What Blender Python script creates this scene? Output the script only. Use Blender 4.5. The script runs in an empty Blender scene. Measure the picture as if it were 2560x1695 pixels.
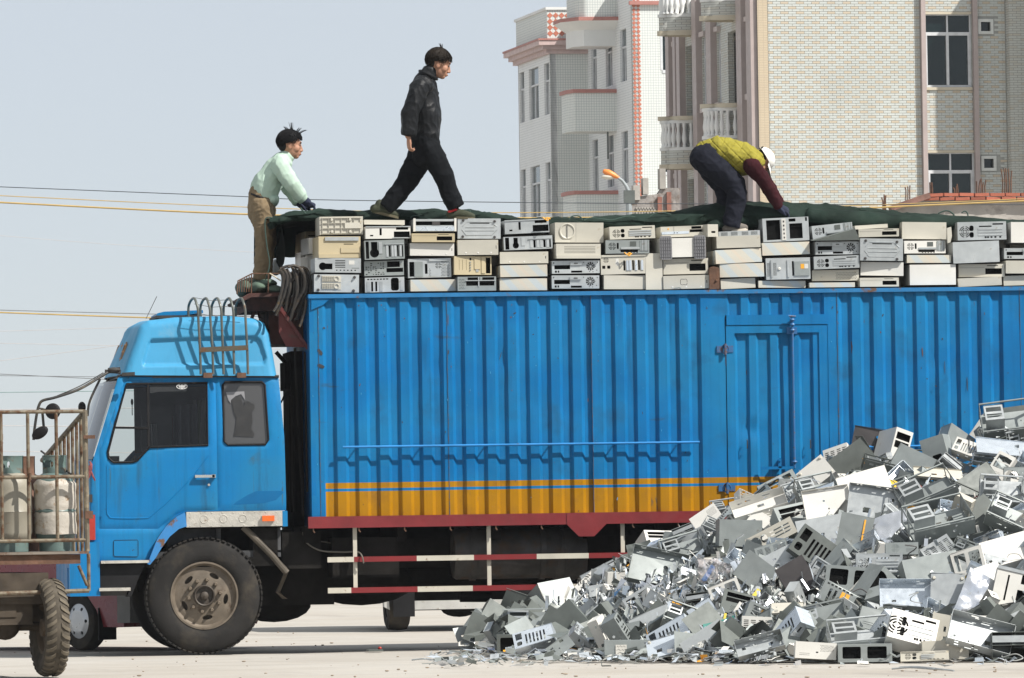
import bpy, math, random
import numpy as np
from mathutils import Vector, Matrix, Euler, noise
from mathutils.geometry import delaunay_2d_cdt

R = math.radians
rng = random.Random(7)
scene = bpy.context.scene
COL = scene.collection

# ------------------------------------------------------------------ camera
FPX, IW, IH = 16680.0, 2560.0, 1695.0          # focal length in photo pixels, photo size
THETA, PITCH, ROLL, CAMH = R(7.0), math.atan(465.5 / 16680.0), 0.0155, 1.11
_fh = Vector((math.sin(THETA), math.cos(THETA), 0)); _r0 = Vector((math.cos(THETA), -math.sin(THETA), 0)); _z = Vector((0, 0, 1))
CF = _fh * math.cos(PITCH) + _z * math.sin(PITCH)
_u0 = -_fh * math.sin(PITCH) + _z * math.cos(PITCH)
CU = _u0 * math.cos(ROLL) + _r0 * math.sin(ROLL)
CR = _r0 * math.cos(ROLL) - _u0 * math.sin(ROLL)
CP = Vector((-60 * math.sin(THETA), -60 * math.cos(THETA), CAMH))
cam_d = bpy.data.cameras.new('camera'); cam = bpy.data.objects.new('camera', cam_d); COL.objects.link(cam)
cam_d.sensor_width = 36.0; cam_d.lens = FPX / IW * 36.0; cam_d.clip_start = 1.0; cam_d.clip_end = 6000
mw = Matrix.Identity(4)
for i in range(3):
    mw[i][0], mw[i][1], mw[i][2], mw[i][3] = CR[i], CU[i], -CF[i], CP[i]
cam.matrix_world = mw
scene.camera = cam

# ------------------------------------------------------------------ sky, sun, exposure
SUN = Vector((0.72, -0.55, 1.0)).normalized()
world = bpy.data.worlds.new('World'); scene.world = world; world.use_nodes = True
wn = world.node_tree; wn.nodes.clear()
sky = wn.nodes.new('ShaderNodeTexSky'); sky.sky_type = 'NISHITA'; sky.sun_disc = False
sky.sun_elevation = math.asin(SUN.z); sky.sun_rotation = math.atan2(SUN.x, SUN.y)
sky.altitude = 0; sky.air_density = 0.6; sky.dust_density = 0.6; sky.ozone_density = 6.0
bg = wn.nodes.new('ShaderNodeBackground'); bg.inputs['Strength'].default_value = 0.086
wo = wn.nodes.new('ShaderNodeOutputWorld')
veil = wn.nodes.new('ShaderNodeMix'); veil.data_type = 'RGBA'; veil.inputs[0].default_value = 0.66; veil.inputs[7].default_value = (6.75, 6.85, 6.65, 1)   # even grey veil of a hazy day over the whole dome
wn.links.new(sky.outputs[0], veil.inputs[6]); wn.links.new(veil.outputs[2], bg.inputs[0]); wn.links.new(bg.outputs[0], wo.inputs[0])
sl = bpy.data.lights.new('sun', 'SUN'); sl.energy = 5.0; sl.angle = R(0.6); sl.color = (1.0, 0.955, 0.89)
so = bpy.data.objects.new('sun', sl); COL.objects.link(so); so.rotation_euler = (-SUN).to_track_quat('-Z', 'Y').to_euler()
vs = scene.view_settings; vs.view_transform = 'Standard'; vs.look = 'None'; vs.exposure = 0.45; vs.gamma = 1.0; vs.use_curve_mapping = False
scene.render.engine = 'CYCLES'
cy = scene.cycles; cy.use_denoising = True; cy.max_bounces = 6; cy.diffuse_bounces = 3; cy.glossy_bounces = 3
cy.transmission_bounces = 4; cy.transparent_max_bounces = 12; cy.volume_bounces = 0; cy.caustics_reflective = False; cy.caustics_refractive = False
cy.sample_clamp_indirect = 6.0

# ------------------------------------------------------------------ pixel measuring helpers (photo pixel -> point on a real plane)
def ray(u, v):
    return (CF * FPX + CR * (u - IW / 2) - CU * (v - IH / 2)).normalized()
def T(u, v, Y=0.0):
    d = ray(u, v); return CP + d * ((Y - CP.y) / d.y)
def G(u, v, z=0.0):
    d = ray(u, v); return CP + d * ((z - CP.z) / d.z)
def PL(u, v, P0, n):
    d = ray(u, v); return CP + d * ((P0 - CP).dot(n) / d.dot(n))
def AT(u, v, D):
    d = ray(u, v); return CP + d * (D / d.dot(_fh))

# ------------------------------------------------------------------ materials
MATS = {}
def mk(name, col, rough=.5, metal=0., var=.12, vs_=5., stain=None, bump=0., bs=30., rnd=0., streak=0., spec=.5, extra=None):
    if name in MATS: return MATS[name]
    m = bpy.data.materials.new(name); m.use_nodes = True; nt = m.node_tree; N = nt.nodes; L = nt.links
    b = N['Principled BSDF']; b.inputs['Roughness'].default_value = rough; b.inputs['Metallic'].default_value = metal
    b.inputs['Specular IOR Level'].default_value = spec
    tc = N.new('ShaderNodeTexCoord')
    def nz(scale, detail=4, mapping=None, rough_=.55):
        n = N.new('ShaderNodeTexNoise'); n.inputs['Scale'].default_value = scale; n.inputs['Detail'].default_value = detail; n.inputs['Roughness'].default_value = rough_
        if mapping:
            mp = N.new('ShaderNodeMapping'); mp.inputs['Scale'].default_value = mapping; L.new(tc.outputs['Object'], mp.inputs[0]); L.new(mp.outputs[0], n.inputs['Vector'])
        else: L.new(tc.outputs['Object'], n.inputs['Vector'])
        return n.outputs['Fac']
    def ramp(src, a, b_):
        r = N.new('ShaderNodeMapRange'); r.inputs[1].default_value = a; r.inputs[2].default_value = b_; r.clamp = True; L.new(src, r.inputs[0]); return r.outputs[0]
    def mix(f, a, b_, t='MIX'):
        x = N.new('ShaderNodeMix'); x.data_type = 'RGBA'; x.blend_type = t
        for i, s in ((0, f), (6, a), (7, b_)):
            if hasattr(s, 'links'): L.new(s, x.inputs[i])
            elif i == 0: x.inputs[0].default_value = s
            else: x.inputs[i].default_value = (*s, 1) if len(s) == 3 else s
        return x.outputs[2]
    c = col if extra is None else extra(N, L, tc, mix, nz, ramp, col)
    f = ramp(nz(vs_), .3, .7)
    if hasattr(c, 'links'):
        c = mix(f, c, mix(1.0, c, (1 - 2 * var,) * 3, 'MULTIPLY'))
    else:
        c = mix(f, [x * (1 - var) for x in col], [min(1, x * (1 + var)) for x in col])
    if streak:
        s = ramp(nz(1.0, 5, (24, 24, 1.2)), .5, .75)
        s2 = N.new('ShaderNodeMath'); s2.operation = 'MULTIPLY'; L.new(s, s2.inputs[0]); s2.inputs[1].default_value = streak
        c = mix(s2.outputs[0], c, mix(1.0, c, (.45, .42, .38), 'MULTIPLY'))
    rs = None
    if stain:
        scol, lo, hi, ssc = stain
        s = ramp(nz(ssc, 7, None, .65), lo, hi); c = mix(s, c, scol); rs = s
    if rnd:
        oi = N.new('ShaderNodeObjectInfo'); rr = N.new('ShaderNodeMapRange'); rr.inputs[3].default_value = 1 - rnd; rr.inputs[4].default_value = 1 + rnd
        L.new(oi.outputs['Random'], rr.inputs[0]); cc = N.new('ShaderNodeCombineColor')
        for i in range(3): L.new(rr.outputs[0], cc.inputs[i])
        c = mix(1.0, c, cc.outputs[0], 'MULTIPLY')
    L.new(c, b.inputs['Base Color']) if hasattr(c, 'links') else None
    rr = N.new('ShaderNodeMapRange'); L.new(nz(vs_ * 2.3), rr.inputs[0]); rr.inputs[1].default_value = .3; rr.inputs[2].default_value = .7
    rr.inputs[3].default_value = max(.05, rough - .1); rr.inputs[4].default_value = min(1, rough + .12)
    if rs is not None:
        a = N.new('ShaderNodeMath'); a.operation = 'MULTIPLY_ADD'; L.new(rs, a.inputs[0]); a.inputs[1].default_value = .3; L.new(rr.outputs[0], a.inputs[2]); L.new(a.outputs[0], b.inputs['Roughness'])
    else: L.new(rr.outputs[0], b.inputs['Roughness'])
    if bump:
        bp = N.new('ShaderNodeBump'); bp.inputs['Strength'].default_value = 1.0; bp.inputs['Distance'].default_value = bump
        L.new(nz(bs, 5), bp.inputs['Height']); L.new(bp.outputs[0], b.inputs['Normal'])
    MATS[name] = m; return m
def glass(name, tint, refl=.12, opaque=0.0, ocol=(.1, .1, .1)):
    if name in MATS: return MATS[name]
    m = bpy.data.materials.new(name); m.use_nodes = True; N = m.node_tree.nodes; L = m.node_tree.links; N.remove(N['Principled BSDF'])
    t = N.new('ShaderNodeBsdfTransparent'); t.inputs[0].default_value = (*tint, 1)
    g = N.new('ShaderNodeBsdfGlossy'); g.inputs['Roughness'].default_value = .04
    d = N.new('ShaderNodeBsdfDiffuse'); d.inputs[0].default_value = (*ocol, 1)
    m1 = N.new('ShaderNodeMixShader'); m1.inputs[0].default_value = opaque; L.new(t.outputs[0], m1.inputs[1]); L.new(d.outputs[0], m1.inputs[2])
    fr = N.new('ShaderNodeFresnel'); fr.inputs[0].default_value = 1.5
    ad = N.new('ShaderNodeMath'); ad.operation = 'ADD'; ad.inputs[1].default_value = refl; L.new(fr.outputs[0], ad.inputs[0])
    m2 = N.new('ShaderNodeMixShader'); L.new(ad.outputs[0], m2.inputs[0]); L.new(m1.outputs[0], m2.inputs[1]); L.new(g.outputs[0], m2.inputs[2])
    L.new(m2.outputs[0], N['Material Output'].inputs[0]); MATS[name] = m; return m

# ------------------------------------------------------------------ mesh builder
def circ(cx, cz, r, n=16, rz=None, a0=0.0):
    rz = r if rz is None else rz
    return [(cx + r * math.cos(a0 + 2 * math.pi * i / n), cz + rz * math.sin(a0 + 2 * math.pi * i / n)) for i in range(n)]
def rect(x0, z0, x1, z1): return [(x0, z0), (x1, z0), (x1, z1), (x0, z1)]
def rrect(x0, z0, x1, z1, r, n=4):
    o = []
    for cx, cz, a in ((x1 - r, z0 + r, -90), (x1 - r, z1 - r, 0), (x0 + r, z1 - r, 90), (x0 + r, z0 + r, 180)):
        for i in range(n + 1):
            t = R(a + 90 * i / n); o.append((cx + r * math.cos(t), cz + r * math.sin(t)))
    return o
def sector(cx, cz, r0, r1, a0, a1, n=4):
    o = [(cx + r0 * math.cos(R(a0 + (a1 - a0) * i / n)), cz + r0 * math.sin(R(a0 + (a1 - a0) * i / n))) for i in range(n + 1)]
    o += [(cx + r1 * math.cos(R(a1 + (a0 - a1) * i / n)), cz + r1 * math.sin(R(a1 + (a0 - a1) * i / n))) for i in range(n + 1)]
    return o
def inside(poly, P):
    x, y = P[:, 0], P[:, 1]; c = np.zeros(len(P), bool); n = len(poly); j = n - 1
    for i in range(n):
        xi, yi = poly[i]; xj, yj = poly[j]
        if yi != yj:
            c ^= ((yi > y) != (yj > y)) & (x < (xj - xi) * (y - yi) / (yj - yi) + xi)
        j = i
    return c
def segdist(loops, P):
    d = np.full(len(P), 1e9)
    for lp in loops:
        n = len(lp)
        for i in range(n):
            a = np.array(lp[i]); b = np.array(lp[(i + 1) % n]); ab = b - a; q = max(1e-12, ab.dot(ab))
            t = np.clip(((P - a) @ ab) / q, 0, 1); w = P - (a + t[:, None] * ab); d = np.minimum(d, np.hypot(w[:, 0], w[:, 1]))
    return d
def densify(lp, sp):
    o = []
    for i in range(len(lp)):
        a, b = lp[i], lp[(i + 1) % len(lp)]; L_ = math.hypot(b[0] - a[0], b[1] - a[1]); k = max(1, int(L_ / sp))
        o += [(a[0] + (b[0] - a[0]) * t / k, a[1] + (b[1] - a[1]) * t / k) for t in range(k)]
    return o
def tri2d(outline, holes=(), extra=()):
    V, E = [], []
    for lp in [outline] + list(holes):
        o = len(V); n = len(lp); V += [Vector(p) for p in lp]; E += [(o + i, o + (i + 1) % n) for i in range(n)]
    V += [Vector(p) for p in extra]
    r = delaunay_2d_cdt(V, E, [], 0, 1e-7)
    vs_ = [(p.x, p.y) for p in r[0]]; tr = [t for t in r[2]]
    if not tr: return vs_, []
    A = np.array(vs_); C_ = np.array([A[list(t)].mean(0) for t in tr]); ok = inside(outline, C_)
    for h in holes: ok &= ~inside(h, C_)
    out = []
    for t, k in zip(tr, ok):
        if not k: continue
        a, b, c = (vs_[i] for i in t)
        out.append(tuple(t) if (b[0] - a[0]) * (c[1] - a[1]) - (b[1] - a[1]) * (c[0] - a[0]) > 0 else tuple(reversed(t)))
    return vs_, out

class MB:
    def __init__(s): s.v = []; s.f = []; s.m = []; s.cur = 0; s.X = None
    def add(s, vs_, fs):
        o = len(s.v); s.v += [tuple(s.X @ Vector(p)) for p in vs_] if s.X else [tuple(p) for p in vs_]
        s.f += [tuple(o + i for i in f) for f in fs]; s.m += [s.cur] * len(fs); return s
    def box(s, a, b):
        x0, y0, z0 = a; x1, y1, z1 = b
        return s.add([(x0, y0, z0), (x1, y0, z0), (x1, y1, z0), (x0, y1, z0), (x0, y0, z1), (x1, y0, z1), (x1, y1, z1), (x0, y1, z1)],
                     [(0, 3, 2, 1), (4, 5, 6, 7), (0, 1, 5, 4), (1, 2, 6, 5), (2, 3, 7, 6), (3, 0, 4, 7)])
    def beam(s, a, b, w, h, up=(0, 0, 1)):
        a, b = Vector(a), Vector(b); d = (b - a).normalized(); up = Vector(up)
        if abs(d.dot(up)) > .98: up = Vector((0, 1, 0))
        sx = d.cross(up).normalized() * w / 2; sz = sx.cross(d).normalized() * h / 2
        vs_ = [p + q for p in (a, b) for q in (-sx - sz, sx - sz, sx + sz, -sx + sz)]
        return s.add(vs_, [(3, 2, 1, 0), (4, 5, 6, 7), (0, 1, 5, 4), (1, 2, 6, 5), (2, 3, 7, 6), (3, 0, 4, 7)])
    def prism(s, poly, off):
        n = len(poly); off = Vector(off); vs_ = [Vector(p) for p in poly]; vs_ += [p + off for p in vs_]
        return s.add(vs_, [tuple(range(n)), tuple(range(2 * n - 1, n - 1, -1))] + [(i, n + i, n + (i + 1) % n, (i + 1) % n) for i in range(n)])
    def tube(s, pts, r, n=8, closed=False, caps=True, flat=1.0, up=None):
        pts = [Vector(p) for p in pts]; k = len(pts); rs = r if isinstance(r, (list, tuple)) else [r] * k
        vs_, fs = [], []; prev = Vector(up) if up else None
        for i, p in enumerate(pts):
            if closed: d = pts[(i + 1) % k] - pts[i - 1]
            else: d = pts[min(i + 1, k - 1)] - pts[max(i - 1, 0)]
            d = d.normalized() if d.length > 1e-9 else Vector((0, 0, 1))
            if prev is None: prev = d.orthogonal()
            x = prev - d * prev.dot(d)
            if x.length < 1e-6: x = d.orthogonal()
            x.normalize(); prev = x; y = d.cross(x)
            for j in range(n):
                a = 2 * math.pi * j / n; vs_.append(p + x * (rs[i] * math.cos(a)) + y * (rs[i] * flat * math.sin(a)))
        for i in range(k if closed else k - 1):
            q = (i + 1) % k
            for j in range(n): fs.append((i * n + j, i * n + (j + 1) % n, q * n + (j + 1) % n, q * n + j))
        if caps and not closed: fs += [tuple(range(n - 1, -1, -1)), tuple(range((k - 1) * n, k * n))]
        return s.add(vs_, fs)
    def capsule(s, pts, rs, n=12, flat=1.0, up=None):
        pts = [Vector(p) for p in pts]; d0 = (pts[0] - pts[1]).normalized(); d1 = (pts[-1] - pts[-2]).normalized(); a, b, P_, Q_ = [], [], [], []
        for t in (80, 55, 28): P_.append(pts[0] + d0 * rs[0] * math.sin(R(t))); a.append(rs[0] * math.cos(R(t)))
        for t in (28, 55, 80): Q_.append(pts[-1] + d1 * rs[-1] * math.sin(R(t))); b.append(rs[-1] * math.cos(R(t)))
        return s.tube(P_ + pts + Q_, a + list(rs) + b, n, flat=flat, up=up)
    def limb(s, pts, rs, n=12, flat=1.0, up=None, start=False):
        """like capsule but cut off square at the far end (start=True: at the near end)"""
        pts = [Vector(p) for p in pts]; rs = list(rs)
        if start: pts.reverse(); rs.reverse()
        d0 = (pts[0] - pts[1]).normalized(); P_ = [pts[0] + d0 * rs[0] * math.sin(R(t)) for t in (80, 55, 28)]; a = [rs[0] * math.cos(R(t)) for t in (80, 55, 28)]
        return s.tube(P_ + pts, a + rs, n, flat=flat, up=up)
    def ell(s, c, r, M=None, n=14, k=9):
        vs_, fs = [], []; M = M or Matrix.Identity(3); c = Vector(c)
        for i in range(k + 1):
            t = math.pi * i / k
            for j in range(n):
                a = 2 * math.pi * j / n; vs_.append(c + M @ Vector((r[0] * math.sin(t) * math.cos(a), r[1] * math.sin(t) * math.sin(a), r[2] * math.cos(t))))
        for i in range(k):
            for j in range(n): fs.append((i * n + j, (i + 1) * n + j, (i + 1) * n + (j + 1) % n, i * n + (j + 1) % n))
        return s.add(vs_, fs)
    def lathe(s, prof, n=32, c=(0, 0, 0), ax='z', caps=False):
        vs_, fs = [], []; c = Vector(c)
        for r, h in prof:
            for j in range(n):
                a = 2 * math.pi * j / n; x, y = r * math.cos(a), r * math.sin(a)
                vs_.append(c + Vector({'z': (x, y, h), 'y': (x, h, y), 'x': (h, x, y)}[ax]))
        for i in range(len(prof) - 1):
            for j in range(n): fs.append((i * n + j, i * n + (j + 1) % n, (i + 1) * n + (j + 1) % n, (i + 1) * n + j))
        if caps: fs += [tuple(range(n - 1, -1, -1)), tuple(range((len(prof) - 1) * n, len(prof) * n))]
        return s.add(vs_, fs)
    def sheet(s, outline, holes=(), t=.0015, mp=None, y=0.0):
        """flat sheet in x,z facing -y, with real holes and a rim t deep"""
        mp = mp or (lambda x, z, q: (x, y + q, z))
        vs_, fs = tri2d(outline, holes)
        s.add([mp(x, z, 0) for x, z in vs_], fs)
        for lp in [outline] + list(holes):
            n = len(lp); s.add([mp(x, z, 0) for x, z in lp] + [mp(x, z, t) for x, z in lp], [(i, n + i, n + (i + 1) % n, (i + 1) % n) for i in range(n)])
        return s
    def pillow(s, outline, holes, sp, yf, back=None):
        """dense curved skin over an outline; yf(x,z,d) takes arrays, d = distance to nearest edge"""
        lo = densify(outline, sp); hs = [densify(h, sp) for h in holes]
        A = np.array(outline); xs = np.arange(A[:, 0].min(), A[:, 0].max(), sp); zs = np.arange(A[:, 1].min(), A[:, 1].max(), sp)
        P = np.array([(x + (sp / 2 if k % 2 else 0), z) for k, z in enumerate(zs) for x in xs]); ok = inside(lo, P)
        for h in hs: ok &= ~inside(h, P)
        P = P[ok]; P = P[segdist([outline] + list(holes), P) > sp * .45]
        ring = []; 
        V_, F_ = tri2d(lo, hs, [tuple(p) for p in P]); Q = np.array(V_); d = segdist([outline] + list(holes), Q)
        yv = yf(Q[:, 0], Q[:, 1], d); s.add([(Q[i, 0], yv[i], Q[i, 1]) for i in range(len(Q))], F_)
        return s
    def xf(s, M): s.v = [tuple(M @ Vector(p)) for p in s.v]; return s

ORG = {}
def link(o, parent=None):
    COL.objects.link(o)
    if parent is not None: o.parent = parent
    return o
def to_mesh(name, mb, mats, smooth=35, org=None):
    me = bpy.data.meshes.new(name); v = mb.v if org is None else [(p[0] - org[0], p[1] - org[1], p[2] - org[2]) for p in mb.v]
    me.from_pydata(v, [], mb.f)
    for m in (mats if isinstance(mats, (list, tuple)) else [mats]): me.materials.append(m)
    if any(mb.m): me.polygons.foreach_set('material_index', mb.m)
    if smooth:
        me.polygons.foreach_set('use_smooth', [True] * len(me.polygons)); me.set_sharp_from_angle(angle=R(smooth))
    me.update(); return me
def build(name, mb, mats, parent=None, smooth=35, local=False, org=None):
    """one mesh object from world coordinates (local=True: already in the parent's frame)"""
    if parent is not None: o_ = None if local else ORG.get(parent.name)
    else: o_ = org
    ob = bpy.data.objects.new(name, to_mesh(name, mb, mats, smooth, o_)); link(ob, parent)
    if parent is None and org is not None: ob.location = org
    ORG[ob.name] = o_ if parent is not None else (Vector(org) if org is not None else Vector((0, 0, 0)))
    return ob
def tag(o, label=None, cat=None, group=None, kind=None):
    if label: o['label'] = label
    if cat: o['category'] = cat
    if group: o['group'] = group
    if kind: o['kind'] = kind
    return o
def thing(name, label, cat, loc=(0, 0, 0), group=None, parent=None):
    o = bpy.data.objects.new(name, None); o.empty_display_size = .1; link(o, parent)
    o.location = Vector(loc) - (ORG[parent.name] if parent is not None else Vector((0, 0, 0))); ORG[o.name] = Vector(loc)
    if parent is None: tag(o, label, cat, group)
    return o
def copy_tree(o, parent=None):
    c = o.copy(); COL.objects.link(c); c.parent = parent; ORG[c.name] = ORG.get(o.name, Vector((0, 0, 0)))
    for ch in list(o.children): copy_tree(ch, c)
    return c
def bez(p0, p1, p2, n=8): 
    p0, p1, p2 = Vector(p0), Vector(p1), Vector(p2)
    return [p0 * (1 - t) ** 2 + p1 * 2 * t * (1 - t) + p2 * t * t for t in [i / n for i in range(n + 1)]]
def smoothpath(pts, n=5):
    pts = [Vector(p) for p in pts]; o = []
    for i in range(len(pts) - 1):
        a, b, c, d = pts[max(i - 1, 0)], pts[i], pts[i + 1], pts[min(i + 2, len(pts) - 1)]
        for k in range(n):
            t = k / n; o.append(.5 * ((2 * b) + (c - a) * t + (2 * a - 5 * b + 4 * c - d) * t * t + (3 * b - a - 3 * c + d) * t ** 3))
    return o + [pts[-1]]

# ------------------------------------------------------------------ material library
RUST = (.16, .065, .03)
blue = lambda N, L, tc, mix, nz, ramp, col: mix(ramp(nz(1.3, 5), .45, .75), col, (col[0] * 1.25 + .006, col[1] * 1.12 + .01, col[2] * .97))
def cabpaint(N, L, tc, mix, nz, ramp, col):
    c = blue(N, L, tc, mix, nz, ramp, col)
    c = mix(ramp(nz(.8, 5), .48, .72), c, (.03, .235, .43))
    c = mix(ramp(nz(1.0, 6, (9, 9, 1.1)), .58, .74), c, (.02, .13, .26))
    c = mix(ramp(nz(1.0, 5, (16, 16, .7)), .66, .74), c, (.06, .11, .11))
    return mix(ramp(nz(48, 4), .70, .74), c, (.05, .06, .07))
m_cab = mk('cab_blue_paint', (.005, .175, .43), .4, var=.08, vs_=1.6, stain=((.035, .11, .17), .62, .8, 5), spec=.22, streak=.3, bump=.0012, bs=5, extra=cabpaint)
m_fair = mk('fairing_pale_blue_paint', (.05, .27, .47), .5, var=.07, vs_=1.8, stain=((.14, .3, .42), .60, .82, 4), streak=.2, spec=.25)
m_box = mk('container_blue_paint', (.004, .148, .385), .5, var=.08, vs_=2.2, stain=((.03, .06, .09), .69, .78, 9), streak=.25, bump=.0025, bs=7, spec=.15, extra=blue)
m_red = mk('dark_red_paint', (.17, .015, .018), .5, var=.15, stain=((.1, .06, .05), .66, .75, 9), bump=.002, bs=14)
m_redp = mk('guard_red_paint', (.19, .014, .016), .5, stain=((.14, .08, .05), .62, .72, 11))
m_whp = mk('guard_white_paint', (.52, .49, .41), .6, stain=((.2, .11, .06), .6, .68, 13))
m_black = mk('black_rubber', (.010, .010, .011), .65, var=.3, spec=.2)
m_grime = mk('underbody_grime', (.013, .012, .011), .9, var=.5, spec=.1, vs_=4, bump=.004, bs=20)
m_dark = mk('dark_steel', (.03, .028, .026), .7, var=.4, stain=((.07, .045, .03), .55, .72, 8))
m_tyre = mk('tyre_rubber', (.022, .021, .020), .85, spec=.2, var=.3, vs_=3, stain=((.06, .052, .042), .5, .72, 4), bump=.0015, bs=60)
m_rim = mk('dusty_rim', (.135, .11, .082), .6, metal=.15, var=.25, vs_=8, stain=((.07, .045, .03), .58, .72, 14), bump=.001, bs=40)
m_chrome = mk('worn_chrome', (.6, .6, .58), .25, metal=.9, var=.1)
m_plate = mk('dirty_checker_plate', (.5, .48, .43), .45, metal=.4, var=.2, vs_=9, stain=((.2, .13, .08), .6, .72, 16), bump=.004, bs=90)
m_orange = mk('amber_lens', (.75, .13, .02), .25)
m_redlens = mk('red_lens', (.35, .03, .02), .3)
m_rusty = mk('rusty_steel', (.11, .055, .032), .8, var=.4, vs_=9, bump=.003, bs=40)
m_pipe = mk('rusty_cream_pipe', (.15, .125, .085), .65, var=.3, vs_=8, stain=((.09, .045, .022), .46, .60, 12))
m_rack = mk('worn_grey_pipe', (.10, .11, .10), .5, metal=.2, var=.25, stain=((.13, .08, .05), .58, .7, 14))
m_skin = mk('skin', (.36, .19, .125), .55, var=.06, vs_=20, spec=.3)
m_hair = mk('black_hair', (.006, .006, .007), .75, var=.3, spec=.15)
m_hair2 = mk('brown_black_hair', (.020, .015, .011), .75, var=.4, spec=.15)
m_glove = mk('navy_knit_glove', (.012, .017, .04), .9, bump=.002, bs=150)
m_tarp = mk('green_canvas', (.012, .023, .018), .8, spec=.15, var=.4, vs_=3.5, stain=((.028, .045, .036), .55, .75, 5), bump=.006, bs=18)
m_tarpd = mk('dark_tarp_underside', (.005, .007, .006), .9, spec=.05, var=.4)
m_beige = mk('case_beige', (.485, .465, .40), .5, var=.07, vs_=4, stain=((.36, .31, .22), .64, .78, 9), rnd=.10)
m_yell = mk('case_yellowed_beige', (.46, .39, .25), .5, var=.07, vs_=4, stain=((.33, .27, .16), .66, .8, 9), rnd=.08)
m_white = mk('case_off_white', (.62, .61, .57), .48, var=.06, vs_=4, stain=((.42, .38, .3), .68, .82, 10), rnd=.08)
m_galv = mk('galvanised_sheet', (.42, .445, .45), .38, metal=.4, var=.1, vs_=10, stain=((.3, .29, .27), .62, .75, 12), rnd=.13)
m_grey = mk('grey_sheet_metal', (.255, .28, .275), .45, metal=.25, var=.12, vs_=7, stain=((.18, .17, .15), .62, .76, 11), rnd=.2)
m_dgrey = mk('dark_grey_sheet', (.105, .118, .11), .5, metal=.15, var=.15, vs_=7, stain=((.2, .18, .15), .66, .78, 11), rnd=.2)
m_char = mk('charcoal_panel', (.05, .045, .045), .45, var=.2, stain=((.1, .08, .07), .6, .75, 9))
m_blueish = mk('bright_zinc_sheet', (.62, .68, .74), .3, metal=.55, var=.08, vs_=8, stain=((.4, .42, .42), .64, .78, 10), rnd=.08)
m_shiny = mk('polished_sheet', (.72, .74, .77), .2, metal=.85, var=.08, bump=.004, bs=9)
m_holeshade = mk('painted_hole_shade', (.006, .0065, .0065), .9, spec=.1)  # near-black colour standing in for the shade inside the cases
m_ribg = mk('grey_ribbed_plastic', (.17, .17, .18), .55, var=.12)
m_gold = mk('amber_plastic', (.75, .36, .03), .5)
m_teal = mk('teal_circuit_board', (.04, .2, .17), .45, var=.25)
m_conc = mk('raw_concrete', (.36, .34, .31), .9, var=.18, vs_=2.0, stain=((.22, .2, .18), .55, .7, 3), bump=.01, bs=12)
def stripes(N, L, tc, mix, nz, ramp, col):
    w = N.new('ShaderNodeTexWave'); w.wave_type = 'BANDS'; w.bands_direction = 'DIAGONAL'; w.inputs['Scale'].default_value = 2.6; w.inputs['Distortion'].default_value = 1.2; w.inputs['Detail'].default_value = 0
    L.new(tc.outputs['Object'], w.inputs['Vector']); return mix(ramp(w.outputs['Fac'], .72, .86), mix(ramp(w.outputs['Fac'], .1, .02), col, (.56, .50, .41)), (.46, .50, .50))
m_strip = mk('striped_print_cover', (.53, .505, .43), .5, var=.04, rnd=.06, extra=stripes)
# ================================================================== ground
def gmat(N, L, tc, mix, nz, ramp, col):
    c = mix(ramp(nz(.35, 6), .4, .65), col, (.37, .34, .295))
    c = mix(ramp(nz(.9, 6, (1, .25, 1)), .56, .7), c, (.30, .275, .245))
    c = mix(ramp(nz(.6, 7, (.25, 3.0, 1)), .58, .68), c, (.31, .285, .25))
    return mix(ramp(nz(14, 6), .66, .74), c, (.24, .215, .18))
m_ground = mk('dusty_concrete_ground', (.41, .388, .35), .9, var=.05, vs_=1.2, bump=.006, bs=9, extra=gmat)
g = MB()
xs = [-2500, -300, -60, -30, -15] + [-10 + i for i in range(31)] + [30, 60, 300, 2500]; ys = [-120, -60, -30, -15] + [-12 + i for i in range(33)] + [30, 60, 120, 300, 2500]
nx = len(xs)
g.add([(x, y, (.012 * noise.noise((x * .5, y * .5, 1)) - .012) if -10 <= x <= 20 and -12 <= y <= 20 else -.012) for y in ys for x in xs],
      [(j * nx + i, j * nx + i + 1, (j + 1) * nx + i + 1, (j + 1) * nx + i) for j in range(len(ys) - 1) for i in range(nx - 1)])
tag(build('ground', g, m_ground), kind='structure')

# ================================================================== the blue truck
truck = thing('cargo_truck', 'blue box truck loaded above its rim with old computer cases', 'truck', T(510, 1637))
def xz(pts, Y=0.0): return [(p.x, p.z) for p in (T(u, v, Y) for u, v in pts)]
CW = 2.34                                                      # vehicle width
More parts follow.
